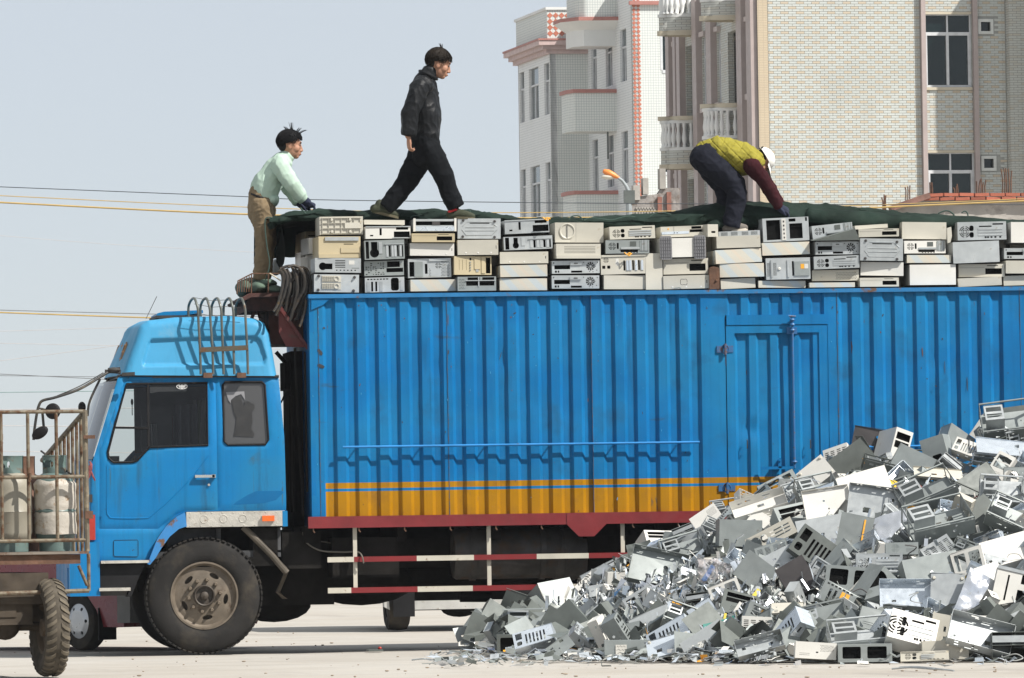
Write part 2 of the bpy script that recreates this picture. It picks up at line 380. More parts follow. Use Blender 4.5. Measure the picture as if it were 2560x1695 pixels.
# ---- container
def stripe(N, L, tc, mix, nz, ramp, col):
    base = blue(N, L, tc, mix, nz, ramp, col)
    base = mix(ramp(nz(.7, 5), .45, .7), base, (.014, .20, .41))
    base = mix(ramp(nz(2.6, 6), .56, .74), base, (.012, .11, .25))
    base = mix(ramp(nz(1.0, 6, (7, 7, .9)), .60, .76), base, (.010, .105, .24))
    base = mix(ramp(nz(1.0, 5, (2, 2, 9)), .66, .76), base, (.03, .10, .19))
    base = mix(ramp(nz(1.0, 6, (30, 30, 5)), .70, .75), base, (.10, .055, .03))
    sp = N.new('ShaderNodeSeparateXYZ'); L.new(tc.outputs['Object'], sp.inputs[0]); z0 = ORG[truck.name].z; x0 = ORG[truck.name].x
    def band(a, b):
        m1 = N.new('ShaderNodeMath'); m1.operation = 'GREATER_THAN'; L.new(sp.outputs[2], m1.inputs[0]); m1.inputs[1].default_value = a - z0
        m2 = N.new('ShaderNodeMath'); m2.operation = 'LESS_THAN'; L.new(sp.outputs[2], m2.inputs[0]); m2.inputs[1].default_value = b - z0
        m3 = N.new('ShaderNodeMath'); m3.operation = 'MULTIPLY'; L.new(m1.outputs[0], m3.inputs[0]); L.new(m2.outputs[0], m3.inputs[1]); return m3.outputs[0]
    y1 = band(T(900, 1221).z, T(900, 1206.5).z); y2 = band(0, T(900, 1228).z)
    ad = N.new('ShaderNodeMath'); ad.operation = 'ADD'; L.new(y1, ad.inputs[0]); L.new(y2, ad.inputs[1])
    gx = N.new('ShaderNodeMath'); gx.operation = 'GREATER_THAN'; L.new(sp.outputs[0], gx.inputs[0]); gx.inputs[1].default_value = T(815, 1250).x - x0
    mu = N.new('ShaderNodeMath'); mu.operation = 'MULTIPLY'; L.new(ad.outputs[0], mu.inputs[0]); L.new(gx.outputs[0], mu.inputs[1])
    yel = mix(ramp(nz(3.5, 6), .52, .72), (.40, .19, .006), (.26, .13, .02))
    yel = mix(ramp(nz(1.0, 6, (14, 14, 4)), .66, .72), yel, (.16, .11, .06))
    return mix(mu.outputs[0], base, yel)
m_wall = mk('container_striped_paint', (.004, .148, .385), .5, var=.1, vs_=2.2, stain=((.03, .07, .1), .695, .77, 9), streak=.22, bump=.0022, bs=7, spec=.15, extra=stripe)
ZT = T(776, 736).z; ZR = T(776, 745).z; ZB = T(776, 1292).z; ZB0 = T(776, 1321).z
XL = T(776, 1000).x; XR = XL + 8.1; DEP = .027
def corr(us, z0, z1, seed=0):
    """corrugated skin: us = list of (u px, y depth) fold lines"""
    mb = MB(); nzs = 26; pts = [(T(u, 1000).x, y) for u, y in us]
    vs_ = []
    for j in range(nzs + 1):
        z = z0 + (z1 - z0) * j / nzs
        for x, y in pts:
            d = .004 * noise.noise((x * 2.1, z * 1.4, seed)) + .003 * noise.noise((x * 6, z * 5, seed + 3))
            dd = 0
            for (cx, cz, r_, a) in DENTS:
                q = ((x - cx) ** 2 + (z - cz) ** 2) / r_ ** 2
                if q < 4: dd += a * math.exp(-q * 2)
            vs_.append((x + .4 * d, y + d + dd, z))
    n = len(pts)
    return mb.add(vs_, [(j * n + i, j * n + i + 1, (j + 1) * n + i + 1, (j + 1) * n + i) for j in range(nzs) for i in range(n - 1)])
DENTS = [(T(1885, 1075).x, T(1885, 1075).z, .09, .03), (T(1255, 900).x, T(1255, 900).z, .12, .016), (T(2420, 985).x, T(2420, 985).z, .06, .02),
         (T(1080, 915).x, T(1080, 915).z, .1, .012), (T(1340, 1000).x, T(1340, 1000).z, .11, .014), (T(2350, 900).x, T(2350, 900).z, .1, .012), (T(960, 1000).x, T(960, 1000).z, .1, .01)]
def folds(u0, u1, first, pitch, tail):
    """outward flats start at first, first+pitch ...; u0..u1 the panel span"""
    P_ = [(u0, 0)]; a = first
    while a < u1 - 20:
        if a - 24 > u0 + 2: P_ += [(a - 32.5, 0), (a - 24, DEP), (a - 7, DEP), (a, 0)]
        a += pitch
    return P_ + [(u1, 0)]
OUT = 841.5; PW = 53.75
seams = [(776, 1119.5), (1120, 1480.5), (1481, 1816)]
for k, (a, b) in enumerate(seams):
    f0 = OUT
    while f0 - 32.5 < a + 1: f0 += PW
    if k == 0: f0 = OUT
    us = [(a, 0)]; q = f0
    while q < b + 8 and q < 1795:
        if q - 32.5 < b: us += [(q - 32.5, 0), (q - 24, DEP), (q - 7, DEP), (q, 0)]
        q += PW
    us = [x for x in us if x[0] < b] + [(b, 0 if not (us[-1][0] > b) else 0)]
    o = build('wall_panel', corr(us, ZB, ZR, k), m_wall, truck, smooth=25)
# right of the door
us = [(2072, 0)]; q = 2072 + 61
while q < 2520: us += [(q - 32.5, 0), (q - 24, DEP), (q - 7, DEP), (q, 0)]; q += 53.95
us += [(2553, 0)]; build('wall_panel', corr(us, ZB, ZR, 7), m_wall, truck, smooth=25)
us = [(2553.6, 0)]; q = 2600
uR = 1280 + (XR) * 276
while q < uR - 20: us += [(q - 32.5, 0), (q - 24, DEP), (q - 7, DEP), (q, 0)]; q += 53.95
us += [(uR, 0)]; build('wall_panel', corr(us, ZB, ZR, 9), m_wall, truck, smooth=25)
for u in (798, 1119.8, 1480.8, 2096, 2553.3):
    ws = MB(); x = T(u, 1000).x; ws.tube([(x + .001 * math.sin(k * 2.1), -.001, ZB + (ZR - ZB) * k / 30) for k in range(31)], .0035, 5); build('weld_seam', ws, mk('dirty_weld', (.02, .07, .14), .7, stain=((.12, .07, .04), .5, .62, 30)), truck)
# chips, scratches and rust specks in the paint
chip_r = random.Random(77); cm_ = [mk('chip_primer', (.03, .035, .045), .8), mk('chip_rust', (.12, .055, .03), .9), mk('rubbed_paint', (.03, .24, .44), .5)]
cpb = MB()
def chip(u, v, w, h, m, ang=0.0):
    p_ = T(u, v, -.0025); n = 9; ph = chip_r.uniform(0, 9); poly = []
    for k in range(n):
        a_ = 2 * math.pi * k / n; rr_ = 1 + .45 * math.sin(a_ * 2 + ph) * chip_r.uniform(.3, 1); x_, z_ = w * rr_ * math.cos(a_), h * rr_ * math.sin(a_); poly.append((p_.x + x_ * math.cos(ang) - z_ * math.sin(ang), p_.z + x_ * math.sin(ang) + z_ * math.cos(ang)))
    cpb.cur = m; cpb.add([(x_, -.0035, z_) for x_, z_ in poly], [tuple(range(n))])
for (u, v, w, h, m, a_) in ((1287, 783, .012, .008, 0, .3), (1346, 794, .006, .006, 0, 0), (1333, 836, .008, .005, 0, .2), (1284, 858, .004, .004, 0, 0), (1251, 890, .004, .03, 0, -.3), (953, 748, .005, .008, 1, 0), (953, 763, .004, .008, 1, 0), (965, 775, .005, .006, 1, 0), (897, 764, .008, .005, 1, -.4), (810, 820, .008, .014, 0, .4), (800, 880, .02, .03, 0, .3), (802, 915, .03, .02, 0, -.2), (1120, 800, .003, .05, 1, 0), (1121, 880, .004, .03, 0, 0), (2306, 880, .004, .05, 1, .1), (2362, 920, .003, .07, 0, .02), (2418, 960, .003, .09, 0, 0), (2340, 965, .01, .006, 0, 0), (2318, 947, .009, .004, 0, 0), (2207, 788, .007, .012, 0, 0), (1815, 900, .006, .05, 1, 0), (1470, 1000, .003, .02, 1, 0)): chip(u, v, w, h, m, a_)
for _ in range(150):
    k = chip_r.randrange(0, 18); u = 842 + k * PW + chip_r.uniform(2, 18)
    if chip_r.random() < .3: u = chip_r.choice((chip_r.uniform(780, 806), chip_r.uniform(2076, 2098), 2110 + 53.95 * chip_r.randrange(0, 8) + chip_r.uniform(26, 40)))
    v = 745 + 540 * chip_r.random() ** 1.4; s_ = chip_r.uniform(.0012, .0045); chip(u, v, s_, s_ * chip_r.uniform(.6, 3.5), chip_r.choice((0, 0, 1, 2, 2)), chip_r.uniform(-.3, .3))
tag(build('paint_chips', cpb, cm_, truck, smooth=0), kind='stuff')
# header over the side door, the door leaf
zh = T(1940, 787).z
us = [(1816, 0)] + [p for c in (1839, 1891, 1943, 1995, 2047) for p in ((c - 17, 0), (c - 11, DEP), (c + 11, DEP), (c + 17, 0))] + [(2072, 0)]
build('wall_panel', corr(us, zh, ZR, 5), m_wall, truck, smooth=25)
hb = MB(); a = T(1816, 788, -.012); b = T(2070, 810, -.012); hb.box((a.x, -.014, b.z), (b.x, .03, a.z)); build('door_header', hb, m_box, truck)
door = thing('side_door', None, None, ORG[truck.name], parent=truck)
zd1 = T(1940, 813).z; zdi = T(1940, 831).z
us = [(1838, .004)] + [p for c in (1858, 1911, 1964, 2018) for p in ((c - 19, .004), (c - 12, DEP), (c + 12, DEP), (c + 17, .004))] + [(2050, .004)]
build('door_skin', corr(us, ZB + .02, zdi, 6), m_wall, door, smooth=25)
df = MB()
for ua, ub in ((1817.5, 1838.5), (2049.5, 2070.5)): df.box((T(ua, 1000).x, -.008, ZB + .008), (T(ub, 1000).x, .03, zd1))
df.box((T(1838.5, 1000).x, -.008, zdi - .004), (T(2049.5, 1000).x, .03, zd1)); build('door_frame', df, m_wall, door)
lr = MB(); xb = T(1982, 1000).x; lr.tube([(xb, -.045, T(1982, 800).z), (xb, -.045, T(1982, 1170).z)], .011, 10)
for v in (800, 812, 826, 1155): lr.lathe([(.02, -.012), (.026, 0), (.02, .012)], 10, (xb, -.045, T(1982, v).z), caps=True)
lr.box((xb - .045, -.03, T(1982, 835).z), (xb + .045, 0, T(1982, 818).z)); lr.tube([(xb - .01, -.05, T(1982, 796).z), (xb - .035, -.06, T(1982, 790).z), (xb + .03, -.06, T(1982, 792).z)], .01, 8)
build('lock_rod', lr, mk('lock_rod_paint', (.02, .12, .3), .5, stain=((.12, .08, .05), .55, .66, 20)), door)
ha = MB(); z = T(1950, 1170).z; ha.box((T(1902, 1170).x, -.05, z - .012), (T(1985, 1170).x, -.035, z + .014)); ha.box((T(1944, 1170).x, -.05, z), (T(1952, 1170).x, .005, z + .07)); ha.lathe([(.016, -.06), (.016, -.04)], 10, (T(1947, 1150).x, 0, z + .075), 'y', True)
build('latch_handle', ha, m_box, door)
for (u, v) in ((1812, 873), (1817, 1220)):
    h = MB(); c = T(u, v); h.tube([(c.x, -.03, c.z - .05), (c.x, -.03, c.z + .05)], .012, 8)
    for s_ in (-1, 1): h.tube(bez((c.x, -.012, c.z - .045), (c.x + s_ * .075, -.012, c.z), (c.x, -.012, c.z + .045)), .006, 6); h.box((c.x + s_ * .045 - .03, -.014, c.z - .03), (c.x + s_ * .045 + .03, .006, c.z + .03))
    build('hinge', h, mk('hinge_paint', (.02, .1, .24), .6, stain=((.12, .06, .03), .5, .64, 22)), door)
for u in (1867, 2025):
    h = MB(); c = T(u, 1112); h.tube([(c.x, -.01, c.z - .03), (c.x, -.03, c.z - .03), (c.x, -.03, c.z + .04), (c.x, -.01, c.z + .045)], .005, 6); build('tie_hook', h, m_dark, door)
# frame members
fr = MB(); fr.box((XL - .006, -.022, ZR - .004), (XR, .05, ZT)); fr.box((XL - .006, CW - .05, ZR), (XR, CW + .02, ZT)); fr.box((XL - .006, .05, ZR), (XL + .06, CW - .05, ZT))
build('top_rail', fr, mk('top_rail_paint', (.008, .15, .36), .5, stain=((.11, .06, .035), .58, .66, 6), streak=.2, bump=.003, bs=8), truck)
go = MB(); a, b, c = T(778, 746), T(826, 746), T(808, 762); go.prism([(a.x, -.012, a.z), (T(778, 775).x, -.012, T(778, 775).z), (c.x, -.012, c.z), (b.x, -.012, b.z)], (0, .01, 0)); build('corner_gusset', go, m_box, truck)
ow = MB(); ow.box((XL, .0, ZB0), (XL + .04, CW, ZR - .006)); build('front_wall', ow, m_box, truck)
ow = MB(); ow.box((XL + .04, CW - .04, ZB0), (XR, CW, ZR - .006)); build('far_wall', ow, m_box, truck)
ow = MB(); ow.box((XR, -.0, ZB0), (XR + .04, CW, ZR)); build('rear_wall', ow, m_box, truck)
ow = MB(); ow.box((XL + .05, .05, ZB0 + .02), (XR - .01, CW - .05, ZB - .005)); build('container_floor', ow, m_dark, truck)
rb = MB(); zpl = T(1460, 1341).z; xa, xb2, xc, xd = (T(u, 1310).x for u in (1416, 1446, 1484, 1515))
rb.box((T(770, 1300).x, -.03, ZB0), (XR, .02, ZB)); build('lower_beam', rb, m_red, truck)
rb = MB(); rb.prism([(xa, -.036, ZB - .004), (xa, -.036, ZB0), (xb2, -.036, zpl), (xc, -.036, zpl), (xd, -.036, ZB0), (xd, -.036, ZB - .004)], (0, .01, 0)); build('beam_gusset', rb, m_red, truck)
for i in range(28):
    if i % 2: continue
    u = 783 + i * 57.0; h = MB(); c = T(u, 1326); h.tube([(c.x, -.02, ZB0 + .01), (c.x, -.02, ZB0 - .025), (c.x + .012, -.028, ZB0 - .04)], .006, 6); build('rope_hook', h, m_rusty, truck)
# long hand rails on the wall
for (ua, ub) in ((856, 1747), (2110, 2900)):
    rl = MB(); a = T(ua, 1118); xe = T(ub, 1100).x; rl.tube([(a.x, -.055, a.z), (xe, -.055, a.z)], .011, 10); o = build('lashing_rail', rl, mk('rail_paint', (.02, .2, .5), .45, stain=((.1, .07, .05), .6, .7, 12)), truck)
    q = a.x + .12
    while q < xe:
        br = MB(); br.tube([(q, -.055, a.z - .012), (q, .02, a.z - .014)], .006, 6); build('rail_bracket', br, m_box, o); q += .1945 * 3
# ---- side guard and underbody
for (va, vb, segs) in ((1393, 1406, (819, 885, 1042, 1185, 1342, 1472, 1640, 1800, 1960, 2120)), (1470, 1483.5, (819, 877, 1043, 1181, 1345, 1475, 1640, 1800, 1960, 2120))):
    gb = MB(); z1, z0 = T(819, va).z, T(819, vb).z
    for i in range(len(segs) - 1):
        gb.cur = (i + 1) % 2; gb.box((T(segs[i], 1400).x, .0, z0), (T(segs[i + 1], 1400).x, .03, z1))
    gb.m = list(gb.m); build('guard_rail', gb, [m_redp, m_whp], truck)
for u in (889, 1224, 1559, 1890):
    gp = MB(); x = T(u, 1400).x; gp.box((x - .018, .031, T(819, 1476).z), (x + .018, .055, ZB0)); build('guard_post', gp, m_whp, truck)
ch = MB()
for y in (.74, 1.5): ch.box((T(300, 1300).x, y, .74), (XR - .2, y + .08, 1.0))
for i in range(9): ch.box((T(760, 1300).x + i * .85, .06, .98), (T(760, 1300).x + i * .85 + .08, CW - .06, ZB0 + .02))
ch.box((XL + .02, 1.62, .66), (XR - .2, 1.66, ZB0 + .02)); ch.box((XL + .1, CW - .05, ZB0 - .06), (XR, CW - .01, ZB))
build('chassis', ch, m_grime, truck)
for (u, w, r_, y, z) in ((1145, .98, .235, .42, .86), (1395, .30, .23, .42, .84), (1550, .9, .2, 1.95, .82), (800, .9, .25, 1.9, .86), (1150, 1.3, .25, 2.0, .82)):
    tk = MB(); x = T(u, 1400).x; tk.lathe([(.02, 0), (r_ - .02, 0), (r_, .03), (r_, w - .03), (r_ - .02, w), (.02, w)], 22, (x, y, z), 'x')
    for q in (.15, w - .2): tk.lathe([(r_ + .004, q), (r_ + .012, q), (r_ + .012, q + .05), (r_ + .004, q + .05)], 22, (x, y, z), 'x')
    build('fuel_tank', tk, mk('dirty_tank', (.055, .052, .05), .6, metal=.3, var=.4, stain=((.09, .06, .04), .5, .7, 6)), truck)
en = MB(); x0 = T(640, 1400).x
en.box((x0, .55, .42), (x0 + .75, 1.75, 1.1)); en.box((x0 + .75, .72, .5), (x0 + 1.35, 1.6, 1.0)); en.ell((x0 + 1.05, 1.1, .62), (.5, .32, .22)); en.ell((x0 + .25, 1.1, .42), (.34, .35, .16))
en.tube([(x0 + 1.3, 1.1, .62), (x0 + 5.2, 1.1, .56)], .055, 10); en.box((x0 - .5, .5, .9), (x0 + .1, 1.8, 1.2)); en.box((x0 + .25, .15, .75), (x0 + .6, .5, 1.08)); en.box((x0 + .7, .12, .66), (x0 + 1.3, .6, 1.02))
build('engine', en, m_grime, truck)
ex = MB(); ex.tube([T(1150, 1492, 1.2), T(1230, 1492, 1.2)], .05, 12); ex.box((T(900, 1400).x, 1.0, .62), (T(1150, 1400).x, 1.4, .72)); build('silencer', ex, m_grime, truck)
hs = MB()
for (pts, r_) in (([T(757, 1330, .15), T(765, 1355, .14), T(800, 1376, .1), T(850, 1380, .1), T(893, 1380, .06), T(905, 1390, -.02), T(909, 1408, -.02)], .007), ([T(770, 1350, .3), T(830, 1358, .3), T(875, 1375, .2)], .006)): hs.tube(smoothpath(pts), r_, 6)
build('brake_hose', hs, mk('grey_hose', (.13, .12, .1), .7), truck)

# ---- cab skins
YC = .07
def ycab(x, z, d):
    zb = T(300, 1120).z
    t = np.clip((z - zb) / .7, -1, 1.2)
    return YC + .085 * np.where(t > 0, t, 0) ** 1.6 + .03 * np.where(t < 0, -t, 0) ** 2 + np.where(d < .012, (.012 - d) ** 2 / .012 * .8, 0)
rearw = [(557, 962), (563, 955), (655, 955), (662, 962), (671, 1100), (664, 1111), (570, 1112), (561, 1104)]
side = xz([(303, 940), (296, 944), (233, 1148), (226, 1170), (225, 1405), (371, 1405), (378, 1385), (393, 1347), (416, 1314), (443, 1290), (465, 1279), (716, 1276), (716, 1250), (711, 1092), (698, 942)], YC)
doorp = xz([(313, 950), (540, 950), (545, 1275), (465, 1277), (441, 1286), (396, 1322), (249, 1322), (249, 1123), (254, 1116)], YC)
winp = xz([(317, 960), (517, 957), (519, 1113), (374, 1118), (343, 1151), (332, 1155), (284, 1156), (272, 1146), (270, 1130), (288, 1061)], YC)
rwp = xz(rearw, YC)
cb = MB(); cb.pillow(side, [doorp, rwp], .035, ycab); build('cab_side', cb, m_cab, truck, smooth=60)
cb = MB(); cb.pillow(side, [winp, rwp], .05, lambda x, z, d: CW - ycab(x, z, d)); build('cab_far_side', cb, m_cab, truck, smooth=60)
drv = thing('door', None, None, T(249, 1322, YC), parent=truck)
cb = MB(); cb.pillow(doorp, [winp], .03, ycab); build('door_skin', cb, m_cab, drv, smooth=60)
def onskin(u, v, off=0.0):
    p = T(u, v, YC); y = float(ycab(np.array([p.x]), np.array([p.z]), np.array([1.0]))[0]); p = T(u, v, y); return Vector((p.x, y + off, p.z))
def loopskin(pts, off=0.0): return [onskin(u, v, off) for u, v in pts]
WINPX = [(317, 960), (517, 957), (519, 1113), (374, 1118), (343, 1151), (332, 1155), (284, 1156), (272, 1146), (270, 1130), (288, 1061)]
sl_ = MB(); sl_.tube(loopskin(WINPX), .011, 6, closed=True); sl_.beam(onskin(370, 962), onskin(372, 1117), .02, .024, (0, 1, 0)); sl_.beam(onskin(288, 1069), onskin(371, 1070), .02, .018, (0, 1, 0)); build('window_seal', sl_, m_black, drv)
gl_c = glass('cab_window_glass', (.74, .78, .77), .0)
gl_ = MB(); gl_.sheet(xz(WINPX, YC), [], .003, lambda x, z, q: (x, float(ycab(np.array([x]), np.array([z]), np.array([1.0]))[0]) + .014 + q, z)); build('window_pane', gl_, gl_c, drv)
hd = MB(); a = onskin(487, 1191); hd.box((a.x, a.y - .035, a.z - .012), (onskin(536, 1190).x, a.y - .022, a.z + .012)); hd.box((a.x, a.y - .03, a.z - .01), (a.x + .02, a.y + .01, a.z + .01)); hd.box((onskin(530, 1190).x, a.y - .035, a.z - .014), (onskin(537, 1190).x + .005, a.y + .01, a.z + .015)); build('handle', hd, m_chrome, drv)
lk = MB(); c = onskin(522, 1212); lk.lathe([(.0, -.012), (.011, -.012), (.014, 0)], 14, (c.x, c.y, c.z), 'y'); build('lock', lk, m_chrome, drv)
sw = MB(); sw.tube(smoothpath(loopskin([(267, 1165), (267, 1270), (272, 1289), (285, 1295), (360, 1295), (380, 1288), (440, 1235), (490, 1180), (520, 1140)], -.0), 4), .0055, 6); build('swage_line', sw, m_cab, drv)
# rear quarter window with torn tint film
qw = thing('rear_side_window', None, None, T(557, 1112, YC), parent=truck)
p_ = MB(); p_.sheet(xz(rearw, YC), [], .003, lambda x, z, q: (x, float(ycab(np.array([x]), np.array([z]), np.array([1.0]))[0]) + .012 + q, z)); build('window_pane', p_, glass('grey_film_glass', (.4, .4, .4), .03, .72, (.085, .085, .085)), qw)
p_ = MB(); p_.tube(loopskin(rearw), .010, 6, closed=True); build('window_seal', p_, m_black, qw)
film = [(584, 1090), (588, 1075), (592, 1045), (586, 1030), (580, 1000), (590, 993), (601, 988), (604, 995), (610, 1018), (613, 1010), (612, 1002), (622, 1003), (637, 1012), (637, 1022), (630, 1030), (632, 1055), (628, 1072), (637, 1085), (634, 1092)]
p_ = MB(); p_.sheet(xz(film, YC), [], .001, lambda x, z, q: (x, float(ycab(np.array([x]), np.array([z]), np.array([1.0]))[0]) + .008 + q, z)); build('torn_film', p_, mk('dark_film', (.025, .025, .025), .4), qw)
p_ = MB(); lt = [(566, 980), (612, 978), (614, 1000), (604, 985), (590, 990), (578, 1000), (578, 1008), (572, 1000)]; p_.sheet(xz(lt, YC), [], .001, lambda x, z, q: (x, float(ycab(np.array([x]), np.array([z]), np.array([1.0]))[0]) + .0095 + q, z)); build('bare_patch', p_, mk('pale_film', (.2, .2, .21), .3), qw)
# sun strip with the oval emblem
st = MB(); st.sheet(xz([(376, 955), (482, 953), (470, 963), (468, 978), (400, 979), (376, 983)], YC), [], .001, lambda x, z, q: (x, float(ycab(np.array([x]), np.array([z]), np.array([1.0]))[0]) + .010 + q, z)); build('sun_strip', st, mk('black_sun_strip', (.01, .012, .014), .4), drv)
em = MB(); c = T(455, 963, YC); ce = onskin(455, 966, .004)
def ellp(rx, rz, n=28): return [(ce.x + rx * math.cos(2 * math.pi * i / n), ce.z + rz * math.sin(2 * math.pi * i / n)) for i in range(n)]
fl = lambda x, z, q: (x, ce.y + q, z)
em.sheet(ellp(.05, .025), [ellp(.044, .020)], .001, fl); em.sheet(rect(ce.x - .005, ce.z - .017, ce.x + .005, ce.z + .018), [], .001, fl); em.sheet(rect(ce.x - .009, ce.z - .019, ce.x + .009, ce.z - .014), [], .001, fl)
for s_ in (-1, 1):
    for k in range(3): em.sheet([(ce.x + s_ * .008, ce.z + .008 - k * .008), (ce.x + s_ * (.036 - k * .006), ce.z + .012 - k * .009), (ce.x + s_ * (.036 - k * .006), ce.z + .007 - k * .009), (ce.x + s_ * .008, ce.z + .003 - k * .008)], [], .001, fl)
build('emblem', em, mk('white_decal', (.75, .75, .74), .5), drv)
# small side details
rk = MB(); rk.prism(loopskin([(583, 1262), (590, 1255), (622, 1236), (640, 1228), (706, 1227), (709, 1232), (700, 1240), (690, 1250), (660, 1258)], -.001), (0, .01, 0)); build('cooling_slot', rk, mk('slot_recess_blue', (.004, .12, .30), .6, spec=.2), truck)
# roof gutter, windscreen, front panel
gu = MB(); gu.tube([onskin(304, 938, -.006), onskin(697, 941, -.006)], .012, 8); gu.tube([onskin(304, 938), Vector((onskin(304, 938).x - .06, 1.1, onskin(304, 938).z)), Vector((onskin(304, 938).x, CW - .1, onskin(304, 938).z))], .012, 8); build('gutter', gu, m_dark, truck)
def frontsurf(pa, pb, bulge, n=16, m=8, inset=.0):
    mb = MB(); vs_ = []
    for j in range(m + 1):
        p = pa.lerp(pb, j / m)
        y0 = float(ycab(np.array([p.x]), np.array([p.z]), np.array([1.0]))[0]) + inset
        for i in range(n + 1):
            t = i / n; vs_.append((p.x - bulge * (1 - abs(2 * t - 1) ** 2.6), y0 + (CW - 2 * y0) * t, p.z))
    return mb.add(vs_, [(j * (n + 1) + i, j * (n + 1) + i + 1, (j + 1) * (n + 1) + i + 1, (j + 1) * (n + 1) + i) for j in range(m) for i in range(n)])
build('windscreen', frontsurf(onskin(292, 952), onskin(231, 1148), .10), glass('windscreen_glass', (.45, .47, .44), .06, .10, (.2, .19, .15)), truck)
build('front_panel', frontsurf(onskin(230, 1149), onskin(225, 1400), .10), m_cab, truck)
bt = MB(); bt.box((onskin(206, 1355).x - .12, YC - .01, T(206, 1491).z), (onskin(248, 1355).x, CW - .06, T(206, 1356).z)); bt.box((onskin(206, 1355).x - .13, .25, T(206, 1480).z), (onskin(206, 1355).x - .10, .62, T(206, 1420).z)); build('bumper', bt, m_cab, truck)
hl = MB(); hl.box((onskin(222, 1290).x - .03, YC, T(222, 1350).z), (onskin(222, 1290).x + .055, YC + .3, T(222, 1287).z)); build('indicator_light', hl, m_redlens, truck)
tz = MB(); c = onskin(227, 1246); tz.box((c.x - .014, c.y - .006, c.z - .035), (c.x + .014, c.y + .004, c.z + .035)); build('side_vent', tz, m_dark, truck)
rag = MB()
for i in range(9): 
    a = onskin(224 + rng.uniform(-3, 6), 1154 + i * 3.5, -.02); rag.tube(bez(a, a + Vector((.02, -.02, -.03)), a + Vector((rng.uniform(-.03, .04), 0, -.07))), .008, 5)
build('red_rag', rag, mk('faded_red_cloth', (.22, .06, .06), .9, var=.4, vs_=30), truck)
# fairing with pressed recess
FTOP = [(306, 938), (348, 822), (354, 812), (372, 800), (439, 792), (575, 788), (640, 795), (664, 806), (676, 834), (685, 889), (693, 940)]
fpoly = xz(FTOP, YC + .04)
rec = xz([(358, 905), (372, 858), (380, 848), (640, 840), (652, 850), (666, 895), (660, 910), (360, 914)], YC + .04)
fz0, fz1 = fpoly[0][1], max(p[1] for p in fpoly)
def yfair(x, z, d):
    P = np.stack([x, z], 1); di = segdist([rec], P) * np.where(inside(rec, P), 1, -1); st_ = np.clip((di + .008) / .02, 0, 1); st_ = st_ * st_ * (3 - 2 * st_)
    dt = segdist([[fpoly[i] for i in range(len(fpoly))]], P); bot = z - fz0
    de = np.minimum.reduce([np.hypot(*(P - np.array(q)).T) for q in fpoly]); 
    dd = np.full(len(x), 1e9)
    for i in range(len(fpoly) - 1):
        a = np.array(fpoly[i]); b = np.array(fpoly[i + 1]); ab = b - a; t = np.clip(((P - a) @ ab) / ab.dot(ab), 0, 1); w = P - (a + t[:, None] * ab); dd = np.minimum(dd, np.hypot(w[:, 0], w[:, 1]))
    Rr = .075; rd = np.where(dd < Rr, Rr - np.sqrt(np.maximum(0, Rr ** 2 - (Rr - dd) ** 2)), 0)
    return YC + .035 + .10 * ((z - fz0) / (fz1 - fz0)) + rd + .03 * st_
fa = MB(); fa.pillow(fpoly, [], .014, yfair); fb = len(fa.v)
build('roof_fairing', fa, m_fair, truck, smooth=70)
fa = MB(); fa.pillow(fpoly, [], .05, lambda x, z, d: CW - yfair(x, z, d)); build('fairing_far_side', fa, m_fair, truck, smooth=70)
lp = densify(fpoly, .03); lp = [p for p in lp]; n_ = len(lp); Q = np.array(lp); yy = yfair(Q[:, 0], Q[:, 1], np.zeros(n_)); rf = MB(); k_ = 14; vs_ = []
cut = lp.index(fpoly[-1]) + 1
for i in range(cut):
    for j in range(k_ + 1):
        t = j / k_; bl = 4 * t * (1 - t); fx = .09 * bl * max(0, 1 - (lp[i][0] - fpoly[0][0]) / .35); vs_.append((lp[i][0] - fx, yy[i] + (CW - 2 * yy[i]) * t, lp[i][1] + .012 * bl * (lp[i][1] > fz1 - .12)))
rf.add(vs_, [(i * (k_ + 1) + j, (i + 1) * (k_ + 1) + j, (i + 1) * (k_ + 1) + j + 1, i * (k_ + 1) + j + 1) for i in range(cut - 1) for j in range(k_)])
build('fairing_roof', rf, m_fair, truck, smooth=70)
# worn lettering on the fairing front
le = MB(); a = Vector((fpoly[0][0], 0, fpoly[0][1])); b = Vector((fpoly[1][0], 0, fpoly[1][1])); nrm = Vector((-(b - a).z, 0, (b - a).x)).normalized() * .006
if nrm.x > 0: nrm = -nrm
for ci, y0 in enumerate((.50, .85, 1.20, 1.55)):
    le = MB()
    for (s0, t0, s1, t1) in ((0, 0, 0, .16), (.16, 0, .16, .16), (0, .16, .16, .16), (0, .08, .16, .08), (0, 0, .16, 0), (.08, -.03, .08, .19)):
        q = lambda s, t: a.lerp(b, .38 + t * 1.9) + nrm * 1.3 + Vector((-.085 * (1 - ((y0 + s - 1.17) / 1.17) ** 2) * .55, y0 + s, 0))
        le.tube([q(s0, t0), q(s1, t1)], .009, 4)
    build('worn_letter', le, mk('worn_orange_lettering', (.36, .2, .1), .8, var=.3), truck)
